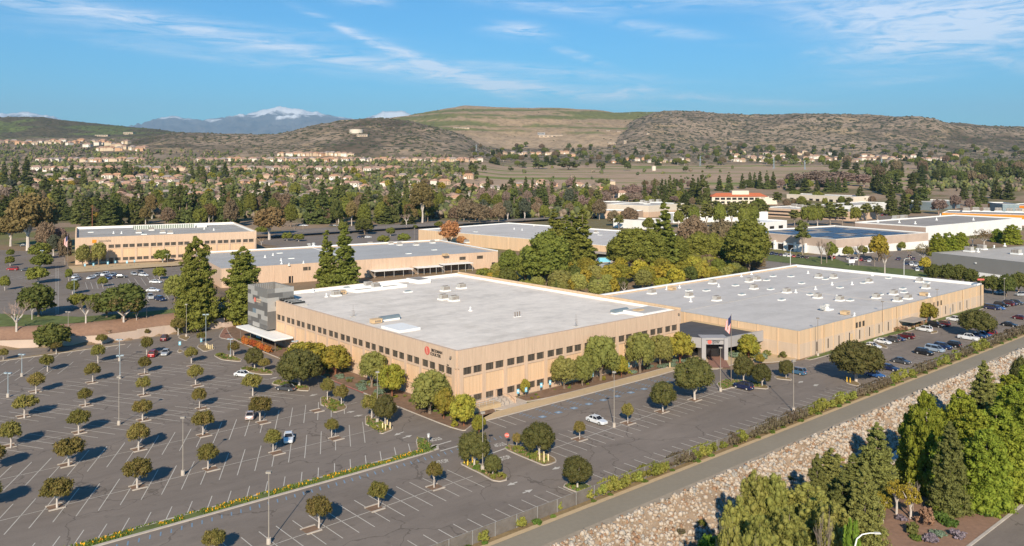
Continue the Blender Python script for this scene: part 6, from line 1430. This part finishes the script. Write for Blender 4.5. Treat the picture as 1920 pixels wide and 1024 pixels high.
# ---------------------------------------------------------------- vehicles
C_M = 'in the main car park'; C_R = 'in the right car park before the warehouse'; C_U = 'in the upper car park'
A1 = ANG*57.3
for a in [('suv','dark red',309,638,102),('suv','red',287,668,100),('sedan','silver',310,665,-78),('sedan','white',457,706,-18),('sedan','dark grey',536,732,160),('sedan','pinkish silver',470,783,100),('sedan','white',541,826,-76),('sedan','white',1119,793,A1-90),
          ('suv','navy',1394,729,A1+90),('suv','teal blue',1494,701,A1+90)]:
    car(*a, C_M if a[2] < 1200 else 'near the entrance')
for a in [('sedan','white',1655,644,-90),('sedan','white',1636,652,-90),('suv','dark grey',1672,640,90),('sedan','dark blue',1682,638,-90),('suv','dark red',1699,634,90),('suv','white',1733,621,90),('suv','black',1754,613,-90),('suv','dark red',1767,611,90),('suv','white',1789,602,90),('pickup','white',1816,637,-90),('sedan','dark blue',1834,633,-90),('sedan','blue',1844,630,-90),('suv','red',1853,629,90),
          ('suv','black',1733,665,-90),('van','pale blue',1753,659,-90),('suv','dark blue',1768,654,-90),('suv','black',1785,650,90),('sedan','dark grey',1690,681,-90),('sedan','navy',1668,694,-90),('sedan','blue',1641,707,-90),('van','navy',1860,580,-90),('sedan','blue',1871,580,-90),('suv','black',1877,575,-90),('suv','dark red',1888,573,90),('suv','dark blue',1894,572,-90),('suv','dark grey',1906,571,-90),('sedan','black',1893,612,-90),('sedan','dark red',1914,599,-90)]:
    car(*a[:4], A1+a[4]-4, C_R)
for a in [('sedan','silver',1874,551,200),('suv','silver',1915,555,190)]: car(*a, 'behind the right warehouse')
for a in [('sedan','white',141,521,-80),('sedan','silver',144,526,-80),('sedan','white',171,523,-95),('sedan','silver',183,518,-95),('suv','white',197,517,-95),('sedan','pale blue',212,518,-90),('sedan','black',227,521,10),('sedan','silver',251,516,-50),('sedan','dark grey',264,512,-50),('sedan','white',269,518,-30),('sedan','white',292,531,-10),('sedan','white',287,547,0),('pickup','silver',282,560,-60),('suv','dark blue',301,564,-40),('suv','red',24,507,185),('sedan','dark grey',49,508,180),('sedan','blue',203,524,-80)]:
    car(*a[:4], a[4], C_U, z=4.56)
car('sedan', 'dark grey', 45, 462, 10, 'on the street behind the upper car park')
for x, c, k in [(566,'silver','van'),(572,'white','sedan'),(622,'dark grey','sedan'),(630,'silver','sedan'),(676,'dark blue','sedan'),(690,'white','sedan'),(683,'black','suv')]: car(k, c, x, 424 if x < 640 else 446, 20, 'on the rear street and car park')
rc = random.Random(9)
for x, y, n, dx, dy in ((1448,478,9,8.2,.9),(1555,484,2,8,1),(1590,487,6,8,.8),(1685,488,1,8,1),(1706,484,2,7,3),(1700,497,5,9,1),(1720,508,2,6,-4),(1470,411,0,0,0),(1600,407,10,9,-.4),(1300,498,0,0,0),(1540,410,5,9,0)):
    for k in range(n): car(rc.choice(['sedan','suv','sedan','pickup']), rc.choice(['white','silver','dark grey','black','dark blue','navy','red','white']), x+k*dx, y+k*dy, rc.choice([60, 240])+rc.uniform(-6, 6), 'in the business-park car park')
x, y = G(1133, 494); b = MB(); b.box(-3, 3, -1.2, 1.2, .8, 3, 'sign_blue'); b.box(-3.1, 3.1, -1.3, 1.3, .5, .8, 'galv'); [b.cyl((s, -1.25, .4), (s, 1.25, .4), .4, .4, 'rubber', 10) for s in (-2, 2)]; b.box(-2.9, 2.9, -1.1, 1.1, 3, 3.2, 'f_blue'); b.obj('trailer', loc=(x, y, .05), rot=.2, label='blue-green trailer in the service yard between pines', cat='trailer')
x, y = G(1124, 492); b = MB(); b.box(-1.2, 1.2, -.9, .9, .2, 1.8, 'car_blue'); b.box(-1.3, 1.3, -1, 1, 1.8, 1.95, 'white'); [b.cyl((s, -.95, .3), (s, .95, .3), .3, .3, 'rubber', 8) for s in (-.8, .8)]; b.obj('cart', loc=(x, y, .05), rot=.2, label='small blue cart left of the blue-green trailer', cat='cart')
# ---------------------------------------------------------------- houses
mat('stucco_a', (.56,.44,.31), .9, .08, .3); mat('stucco_b', (.50,.36,.25), .9, .08, .3); mat('stucco_c', (.66,.59,.50), .9, .08, .3); mat('stucco_d', (.54,.33,.20), .9, .08, .3)
for wi, wc in enumerate(('wall_cream','wall_pale','wall_white','wall_orange')):
    for ri, rc_ in enumerate(((.36,.235,.18),(.42,.25,.18),(.32,.26,.235),(.46,.26,.16))):
        if wi == 0: mat('tile%d' % ri, rc_, .9, .15, .5)
HCOL = ['brown','terracotta','grey','orange']; WCOL = ['cream','beige','white','tan']
def house_meshes(wi, ri, two, seed):
    rg = random.Random(seed); wm = ['stucco_a','stucco_b','stucco_c','stucco_d'][wi]; L, D, h = rg.uniform(13, 17), rg.uniform(9, 12), 5.8 if two else 3.1
    w = MB(); w.box(-L/2, L/2, -D/2, D/2, -3, h, wm); gx = rg.choice((-1, 1))*L*.25; w.box(gx-3, gx+3, -D/2-3.5, -D/2, -3, h*.8, wm)
    w.add([(gx-3,-D/2-3.5,h*.8),(gx+3,-D/2-3.5,h*.8),(gx,-D/2-3.5,h*.8+1.6)], [(0,1,2)], wm)
    r = MB(); e = .6; z = h+.01
    r.add([(-L/2-e,-D/2-e,z),(L/2+e,-D/2-e,z),(L/2+e,D/2+e,z),(-L/2-e,D/2+e,z),(-L/2+D*.36,0,z+3.0),(L/2-D*.36,0,z+3.0)], [(0,1,5,4),(1,2,5),(2,3,4,5),(3,0,4),(3,2,1,0)], 'tile%d' % ri)
    r.add([(gx-3.5,-D/2-4,h*.8-.05),(gx,-D/2-4,h*.8+1.8),(gx,0,h*.8+1.8),(gx-3.5,0,h*.8-.05)], [(0,1,2,3)], 'tile%d' % ri); r.add([(gx,-D/2-4,h*.8+1.8),(gx+3.5,-D/2-4,h*.8-.05),(gx+3.5,0,h*.8-.05),(gx,0,h*.8+1.8)], [(0,1,2,3)], 'tile%d' % ri)
    g = []
    for x in (-L*.38, -L*.12, L*.12, L*.38):
        if abs(x-gx) > 3.4:
            g.append((x, -D/2-.03, h-1.6))
            if two: g.append((x, -D/2-.03, 1.5))
    if two: g.append((gx, -D/2-3.54, 3.9))
    q = MB(); q.box(-2.3, 2.3, -.03, .01, 0, 2.3, 'wall_white')
    return w.mesh('wall'), r.mesh('roof'), g, q.mesh('garage_door'), (gx, -D/2-3.53, 0)
HW = MB(); HW.box(-.8, .8, -.03, .03, -.65, .65, 'glass_dark'); HWM = HW.mesh('window')
HT = {}
hr = random.Random(31); NH = 0
def house(px, py, tail, s=1., two=None):
    global NH
    wi, ri = hr.choice((0,0,1,2,3)), hr.choice((0,0,1,2,3)); two = hr.random() < .6 if two is None else two; k = (wi, ri, two)
    if k not in HT: HT[k] = house_meshes(wi, ri, two, len(HT))
    x, y, z = hit(px, py)
    o = root('house', (x, y, z), hr.uniform(-.5, .5)+hr.choice((0, 0, 1.57)), 'house', group='houses '+tail, scale=(s, s, s))
    t_ = HT[k]; link('wall', t_[0], o); link('roof', t_[1], o); link('garage_door', t_[3], o, t_[4])
    if py > 296:
        for p in t_[2]: link('window', HWM, o, p)
    reg(o, 'house|%d%d%s|%s' % (wi, ri, two, tail), f"{'two-storey' if two else 'low'} {WCOL[wi]} house with {HCOL[ri]} roof", tail, px); NH += 1
def frow(x0, x1, y, dx, tail, jy=1.2, two=True, s=1.):
    x = x0
    while x < x1: house(x+hr.uniform(-1.5, 1.5), y+hr.uniform(-jy, jy), tail, s, two); x += dx*hr.uniform(.8, 1.25)
frow(70, 350, 321, 15, 'in the lower terrace row', s=1.15); frow(385, 750, 321, 14.5, 'in the lower terrace row', s=1.1); frow(75, 275, 303.5, 12, 'in the upper terrace row', s=1.15); frow(372, 905, 303, 11.5, 'in the upper terrace row', s=1.15)
frow(0, 95, 270, 11, 'on the left hill terrace', 2.5, s=1.4); frow(100, 240, 271, 10, 'on the left hill terrace', 5, s=1.4); frow(190, 280, 282, 12, 'on the left hill terrace', 2, s=1.4); frow(530, 660, 292, 10, 'below the dark ridge', 1.0, s=1.1)
frow(925, 1080, 291, 12, 'at the foot of the landfill', 2.5, s=1.2); frow(1150, 1300, 303, 13, 'beyond the brown field', 3, s=1.); frow(1370, 1560, 293, 10, 'in the hillside estate', 6, s=1.2); frow(1370, 1700, 300, 12, 'in the hillside estate', 4, s=1.1); frow(1590, 1800, 298, 13, 'on the right foothills', 4, s=1.1)
frow(0, 900, 336, 24, 'in the near housing estate', 3, None); frow(0, 340, 345, 24, 'in the near housing estate', 6, None); frow(200, 900, 352, 17, 'in the near housing estate', 7, None); frow(180, 860, 372, 21, 'in the near housing estate', 7, None); frow(280, 640, 396, 30, 'in the near housing estate', 7, None); frow(860, 1160, 352, 22, 'by the edge of the field', 6, None); frow(860, 1180, 372, 30, 'by the edge of the field', 5, None)
# minor landmarks
def simple_block(px, py, wpx, hpx, dep, m, name, label, cat, roof='roof_grey'):
    x, y, z = hit(px, py); k = y/F; o = root(name, (x, y, z), 0, cat, label); b = MB(); b.box(-wpx*k/2, wpx*k/2, 0, dep, -6, hpx*k, m); b.obj('wall', o); b = MB(); b.box(-wpx*k/2-.5, wpx*k/2+.5, -.5, dep+.5, hpx*k+.01, hpx*k+1.2, roof); b.obj('roof', o)
    for i in range(5): w = MB(); w.box(-wpx*k*.45+i*wpx*k*.9/5, -wpx*k*.45+(i+.6)*wpx*k*.9/5, -.1, -.02, hpx*k*.3, hpx*k*.7, 'glass_dark'); w.obj('window', o)
for a in [(240,252,18,3.5,30,'wall_pale','hall','small cream building on the left ridge','building'),(190,256,24,2.5,20,'wall_pale','hall','long low building below the green hill','building'),(1033,257,44,3,50,'wall_pale','plant','white industrial plant at the foot of the landfill','industrial plant'),(1147,271,14,3,20,'wall_pale','hall','cream block on the slope right of the plant','building'),(1172,269,5,5,10,'wall_pale','tower_block','small cream tower block beside the cream block','building'),(679,256,20,3,20,'wall_pale','hall','pale building under the water tank','building'),(1140,246.5,7,1.5,12,'wall_pale','shed','tiny white shed on the landfill slope','shed'),(1215,252,5,2,12,'wall_pale','shed','white shed left of the landfill track','shed'),(1160,248,6,1.5,12,'wall_pale','shed','white shed in the middle of the landfill','shed'),(865,241,30,1.4,20,'wall_pale','shed','row of white sheds on the left landfill slope','shed'),(1015,253,14,4,10,'portal_grey','plant','grey stacks next to the white plant','industrial plant')]: simple_block(*a)
def pylon(px, py, h, label, m='pole_blue'):
    x, y, z = hit(px, py); k = y/F; hh = h*k; b = MB(); w = hh*.06
    for sx in (-1, 1):
        for sy in (-1, 1): b.cyl((sx*w, sy*w, -2), (0, 0, hh), .35, .2, m, 4)
    for f in (.62, .76, .9): b.box(-w*1.6, w*1.6, -.25, .25, hh*f, hh*f+.5, m)
    for f in (.15, .3, .45): b.box(-w*(1-f), w*(1-f), -.2, .2, hh*f, hh*f+.4, m)
    b.obj('pylon', loc=(x, y, z), label=label, cat='pylon')
for i, (px, py, h) in enumerate([(1313,312,20),(1451,317,22),(1509,318,18),(1653,320,24),(1640,318,14),(1258,213.5,9),(1213,213.5,6),(1181,214,6),(893,285,14)]): pylon(px, py, h, ['slim grey mast left of the hillside estate','tall grey mast before the hillside estate','grey mast right of the tallest pale mast','tallest pale green mast at the right edge of the field','short mast beside the tall pale green one','lattice pylon standing on the skyline','small aerial on the skyline mound','lattice pylon left on the landfill skyline','thin mast below the landfill'][i])
def wood_pole(px, py, h, label): x, y, z = hit(px, py); k = y/F; b = MB(); b.cyl((0,0,-.5), (0,0,h*k), .28, .2, 'bark_red', 7); b.box(-1.6, 1.6, -.12, .12, h*k*.94, h*k*.94+.22, 'bark_red'); b.obj('utility_pole', loc=(x, y, z), label=label, cat='utility pole')
wood_pole(173, 432, 48, 'reddish wooden utility pole behind the neighbouring office')
# ---------------------------------------------------------------- trees of the estate and hills (stand-alone crowns)
scatter(250, -10, 900, 330, 405, ['scrubtree','scrubtree','round','brown','pinkish','gold','conifer','yg','greyg','pine'], 'est', 'among the estate houses', 8, 16, .95)
scatter(120, -20, 900, 392, 428, ['conifer','conifer','pine','brown','round','darkround','pine','euc'], 'belt', 'in the belt along the rear street', 13, 19, 1.5)
scatter(64, 900, 1130, 382, 414, ['conifer','brown','pinkish','greyg','pine'], 'belt2', 'in the belt behind the second warehouse', 13, 18, 1.4)
scatter(70, 1130, 1740, 366, 396, ['slim','round','brown','pine'], 'belt3', 'among the business-park roofs', 8, 13, 1.2)
scatter(60, 0, 900, 322, 332, ['scrubtree','conifer','round'], 'est2', 'below the lower terrace', 9, 15, 1.)
scatter(50, 0, 900, 305, 312, ['scrubtree'], 'est3', 'between the terrace rows', 7, 12, .6)
scatter(290, 880, 1920, 276, 313, ['scrubtree','conifer','brown','round','pine'], 'fld', 'beyond the brown field', 10, 20, .9)
scatter(70, 1560, 1920, 312, 345, ['scrubtree','conifer','brown','darkround'], 'rgt', 'behind the far white warehouse', 14, 24, 1.)
scatter(80, 880, 1560, 346, 386, ['pinkish','brown','round','pinkish','conifer','scrubtree'], 'fe', 'at the edge of the brown field', 10, 18, .9)
many('scrubtree', [(1010,317,38,16),(1066,318,52,16),(980,315,20,12),(1126,318,22,16),(1177,320,18,18),(957,321,14,8),(888,322,24,14),(908,324,12,16),(862,330,24,18),(1285,323,14,12),(1330,317,20,8),(838,320,18,12)], 'fld2', 'standing in the brown field')
many('pinkish', [(1530,346,60,30),(1580,348,60,30),(1490,348,50,26),(1620,350,40,26),(1555,352,60,24)], 'grove', 'in the leafless grove beyond the cream office')
many('darkround', [(1330,500,30,26)], 'm3', 'beside the stairs behind the pines')
def hill_bushes():
    """chaparral too thick to count, one mass of low crowns over the dark hillsides"""
    rg = np.random.RandomState(8); iv, it = ico(); N = 11000
    Y = rg.uniform(1650, 4700, N*2); px = rg.uniform(-60, 1980, N*2); X = (px-960)/F*Y
    z, cls = terr(X, Y)
    dens = cls['scrub']+.30*cls['green']+.04*cls['fill']+.28*((cls['scrub']+cls['green']+cls['fill']) < .2)*(1-((px > 850)*(px < 1750)*(Y < 2250)))
    cl = fbm(X/60+3, Y/60, 3)
    ok = (rg.rand(N*2) < dens) & (cl > .46)
    X, Y, z, px = X[ok][:N], Y[ok][:N], z[ok][:N], px[ok][:N]; n = len(X)
    s = rg.uniform(1.4, 4.6, n); jit = rg.uniform(.6, 1.25, (n, 12, 1))
    V = iv[None]*jit*s[:, None, None]*np.array((1.25, 1.25, .62))+np.stack([X, Y, z+s*.15], 1)[:, None]
    T = (it[None]+12*np.arange(n)[:, None, None]).reshape(-1, 3)
    for k_, c_ in (('bush_a', (.068,.068,.038)), ('bush_b', (.10,.085,.06)), ('bush_c', (.06,.078,.032))): mat(k_, c_, .95, .3, .3, 3)
    me = arr_mesh('chaparral', V.reshape(-1, 3), T, np.zeros((0,4), int), ['bush_a','bush_b','bush_c'], ti=np.repeat(rg.choice(3, n, p=[.45,.35,.2]), 20))
    link('chaparral', me, kind='stuff', label='dark scattered chaparral bushes covering the distant hillsides', cat='bushes')
hill_bushes()
def garden_trees():
    """the soft canopy over the estate and foothills, far off and read as one mass"""
    rg = np.random.RandomState(12); iv, it = ico(); N = 9500
    Y = 760*np.exp(rg.rand(N*2)*math.log(2900/760.)); px = rg.uniform(-60, 1980, N*2); X = (px-960)/F*Y; z, cls = terr(X, Y)
    field = (Y > 1180)*(Y < 2170)*(px > 860)*(px < 1740); hill = (cls['scrub']+cls['fill']+cls['green']) > .3
    ok = (~field) & (~hill) & (fbm(X/70, Y/70, 3) > .40) & ~((px > 1120)*(Y < 1150)) & ~((px > 1300)*(px < 1680)*(Y < 1300)); ok |= field & (rg.rand(N*2) < .012)
    X, Y, z = X[ok][:N], Y[ok][:N], z[ok][:N]; n = len(X); k = 4
    X = np.repeat(X, k); Y = np.repeat(Y, k); z = np.repeat(z, k); s = np.repeat(rg.uniform(2.0, 4.2, n), k)*rg.uniform(.55, 1.0, n*k); M = n*k
    X = X+rg.normal(0, 1.5, M); Y = Y+rg.normal(0, 1.5, M); zz = z+s*.5+np.tile(np.arange(k), n)*s*.45
    V = iv[None]*rg.uniform(.6, 1.3, (M, 12, 1))*s[:, None, None]+np.stack([X, Y, zz], 1)[:, None]
    T = (it[None]+12*np.arange(M)[:, None, None]).reshape(-1, 3)
    cs = ((.105,.115,.042),(.155,.155,.045),(.19,.145,.10),(.075,.088,.035),(.24,.185,.135)); ns = []
    for i, c_ in enumerate(cs): mat('canopy_%d' % i, c_, .95, .3, .4, 3); ns.append('canopy_%d' % i)
    link('woodland', arr_mesh('woodland', V.reshape(-1, 3), T, np.zeros((0,4), int), ns, ti=np.repeat(np.repeat(rg.choice(5, n, p=[.3,.24,.18,.18,.10]), k), 20)), kind='stuff', label='soft green and brown canopy of far-off garden trees between the houses', cat='trees')
garden_trees()
# ---------------------------------------------------------------- far snowy mountains
def mountains(name, D, sky, base, dep, seed, snow=1800.):
    xs = np.linspace(sky[0][0], sky[-1][0], 260); nr = 34; V = []
    for j in range(nr):
        t = j/(nr-1.); Yj = D-dep*(1-t)
        X = (xs-960)/F*Yj; zt = H-(np.interp(xs, *zip(*sky))-HZ)*D/F+(ridged(xs/16.+seed, xs*0+seed, 4)-.55)*150*np.clip((H-(np.interp(xs, *zip(*sky))-HZ)*D/F-500)/900, 0, 1)
        g = ridged(X/1900+seed, np.full_like(X, Yj/3600.)+seed, 5)-.5; w = fbm(X/4000+seed, np.full_like(X, Yj/4000.))-.5
        z = base+(zt-base)*(t**1.15)+ (g*1500+w*350)*np.sin(math.pi*min(t, .999))**.8*np.clip((zt-base)/1400, .1, 1)
        V.append(np.stack([X, np.full_like(X, Yj)+w*900*(1-t), z], 1))
    Xb = (xs-960)/F*(D+2500); V.append(np.stack([Xb, np.full_like(Xb, D+2500.), np.full_like(Xb, base-200)], 1)); nr += 1
    n = len(xs); i = (np.arange(nr-1)[:, None]*n+np.arange(n-1)[None]).ravel()
    me = arr_mesh(name, np.concatenate(V), np.zeros((0,3), int), np.stack([i, i+1, i+n+1, i+n], 1), ['mountain_rock']); me.polygons.foreach_set('use_smooth', [True]*len(me.polygons))
    link(name, me, kind='structure')
m, t, b, out = newmat('mountain_rock')
g = geo(t); sp_ = t.n('ShaderNodeSeparateXYZ'); t.L.new(g, sp_.inputs[0])
nz = t.noise(t.mapr(g, (1,1,.4)), .0011, 6, .62); lv = t.m('ADD', sp_.outputs[2], t.m('MULTIPLY', t.m('SUBTRACT', nz, .5), 1900.))
sn = t.n('ShaderNodeMapRange'); sn.inputs[1].default_value = 1990.; sn.inputs[2].default_value = 2220.; t.L.new(lv, sn.inputs[0])
rk = t.ramp(t.noise(g, .0016, 6, .6), [(.3, (.055,.07,.095)), (.7, (.16,.155,.16))])
t.L.new(t.mix(sn.outputs[0], rk, (.80,.82,.86)), b.inputs['Base Color']); b.inputs['Roughness'].default_value = .95; b.inputs['Specular IOR Level'].default_value = .05
mountains('mountains', 38000., [(200,262),(250,240),(262,238),(285,226),(320,217),(345,223),(380,226),(410,223),(440,219),(470,212),(490,208),(505,205),(525,201.5),(545,204),(560,206),(575,209),(590,209),(605,214),(625,217),(655,223),(680,226),(700,228),(760,240),(800,256)], 150., 9000., 3.3)
mountains('mountains', 40000., [(-500,225),(-300,214),(-150,222),(-40,218),(0,214),(20,213),(48,210),(75,215),(105,220),(135,229),(170,244),(230,262)], 150., 8000., 9.1)
mountains('mountains', 42000., [(600,262),(680,224),(705,215),(720,209),(735,208),(755,209),(775,215),(800,222),(900,250),(1000,262)], 150., 8000., 15.7)
# ---------------------------------------------------------------- air
hz = MB(); hz.box(-46000, 46000, -400, 45500, -40, 3100, 'white'); hz.mats = []; hz.mi = [0]*6
m = bpy.data.materials.new('haze'); m.use_nodes = True; m.node_tree.nodes.clear(); t = NT(m.node_tree); out = t.n('ShaderNodeOutputMaterial'); pv = t.n('ShaderNodeVolumePrincipled')
pv.inputs['Color'].default_value = (.52, .76, 1., 1); pv.inputs['Density'].default_value = HAZE = 2.7e-5; pv.inputs['Anisotropy'].default_value = 0.; t.L.new(pv.outputs[0], out.inputs['Volume'])
hz.mats = [m]; hz.obj('haze', kind='stuff', label='thin bluish air between the camera and the mountains', cat='haze')
# ---------------------------------------------------------------- daylight
EL, AZ = math.radians(28.4), math.radians(-2.9)       # light travels towards +Y, turned a little right
wd = bpy.data.worlds.new('World'); SC.world = wd; wd.use_nodes = True; wd.node_tree.nodes.clear(); t = NT(wd.node_tree)
sky = t.n('ShaderNodeTexSky', _sky_type='NISHITA'); sky.sun_disc = False; sky.sun_elevation = EL; sky.sun_rotation = math.pi+math.radians(2.9); sky.altitude = 100; sky.air_density = 1.; sky.dust_density = .3; sky.ozone_density = 2.2
tc = t.n('ShaderNodeTexCoord').outputs['Generated']; s3 = t.n('ShaderNodeSeparateXYZ'); t.L.new(tc, s3.inputs[0])
az = t.m('ARCTAN2', s3.outputs[0], s3.outputs[1]); el = t.m('ARCSINE', s3.outputs[2])
ci = t.n('ShaderNodeCombineXYZ'); t.L.new(az, ci.inputs[0]); t.L.new(el, ci.inputs[1])
wisp = t.noise(t.mapr(ci.outputs[0], (9, 70, 1), (0,0,.13)), 1.5, 9, .68, .9)
puff = t.noise(t.mapr(ci.outputs[0], (16, 60, 1), (0,0,-.25)), 1.3, 7, .6, 1.2)
tot = None
CL = [(330,62,470,26,-7,.62,0),(200,24,330,9,-3,.5,0),(560,95,460,9,-9,.75,0),(850,140,250,14,-8,.8,0),(680,72,95,6,-24,1.3,0),(810,120,120,8,-22,1.2,0),(900,155,70,9,-22,1.0,0),(1040,134,190,8,-5,.85,0),(970,57,46,11,-3,1.5,1),(1088,106,44,6,-18,1.1,1),(1180,172,44,11,5,1.1,1),(1245,57,95,9,-10,.9,0),(1292,182,62,7,-3,.8,1),
      (1300,6,210,11,0,.8,0),(1640,40,120,32,-8,1.1,1),(1740,28,180,44,-10,.95,0),(1660,86,85,15,8,1.1,1),(1800,70,160,34,15,.85,0),(1880,20,140,34,0,.9,0),(1885,115,60,10,-22,.8,1),(690,4,40,7,0,.9,1),(1440,192,90,5,-3,.6,0),(1690,152,60,5,3,.6,1),(1000,166,150,8,-4,.6,0),(400,108,300,6,-5,.45,0),(1000,12,120,9,-8,.6,0),(1520,98,10,3,0,.7,1)]
for cx, cy, rx, ry, rot, st_, kind in CL:
    a0 = math.atan((cx-960)/F); e0 = math.atan((HZ-cy)/math.hypot(F, cx-960)); r_ = math.radians(rot)
    dx = t.m('SUBTRACT', az, a0); dy = t.m('SUBTRACT', el, e0)
    p = t.m('ADD', t.m('MULTIPLY', dx, math.cos(r_)*F/rx), t.m('MULTIPLY', dy, math.sin(r_)*F/rx)); q = t.m('ADD', t.m('MULTIPLY', dx, -math.sin(r_)*F/ry), t.m('MULTIPLY', dy, math.cos(r_)*F/ry))
    g = t.m('EXPONENT', t.m('MULTIPLY', t.m('ADD', t.m('MULTIPLY', p, p), t.m('MULTIPLY', q, q)), -.8))
    g = t.m('MULTIPLY', g, st_); n_ = puff if kind else wisp
    g = t.m('MULTIPLY', g, t.m('MULTIPLY', t.m('SUBTRACT', n_, .36), 2.9, clamp=True))
    tot = g if tot is None else t.m('ADD', tot, g)
tot = t.m('MULTIPLY', t.m('MINIMUM', tot, 1.), t.m('GREATER_THAN', s3.outputs[1], 0.))
tint = t.mix(1, sky.outputs[0], (.28, .91, 1.29), 'MULTIPLY')
cl = t.mix(t.m('MULTIPLY', tot, .62), tint, (11.5, 11.6, 12.4))
bg = t.n('ShaderNodeBackground'); t.L.new(cl, bg.inputs[0]); bg.inputs[1].default_value = .072
wo = t.n('ShaderNodeOutputWorld'); t.L.new(bg.outputs[0], wo.inputs[0])
sl = bpy.data.lights.new('sun', 'SUN'); sl.energy = 4.6; sl.angle = math.radians(.5); sl.color = (1., .875, .70)
so = bpy.data.objects.new('sun', sl); COL.objects.link(so)
dv = Vector((math.sin(-AZ)*math.cos(EL), math.cos(AZ)*math.cos(EL), -math.sin(EL))); so.rotation_euler = dv.to_track_quat('-Z', 'Y').to_euler(); so.location = (0, 0, 300)
# ---------------------------------------------------------------- camera
cd = bpy.data.cameras.new('camera'); cd.sensor_width = 36; cd.lens = 36*F/1920; cd.shift_y = -(512-HZ)/1920; cd.clip_start = 1; cd.clip_end = 90000
co = bpy.data.objects.new('camera', cd); COL.objects.link(co); co.location = (0, 0, H); co.rotation_euler = (math.pi/2, 0, 0); SC.camera = co
SC.view_settings.view_transform = 'Standard'; SC.view_settings.look = 'None'; SC.view_settings.gamma = 1; SC.view_settings.exposure = .48; SC.view_settings.use_curve_mapping = False
SC.cycles.use_denoising = True; SC.cycles.max_bounces = 5; SC.cycles.volume_bounces = 0; SC.cycles.transparent_max_bounces = 8; SC.cycles.diffuse_bounces = 2; SC.cycles.glossy_bounces = 2
finish_labels()
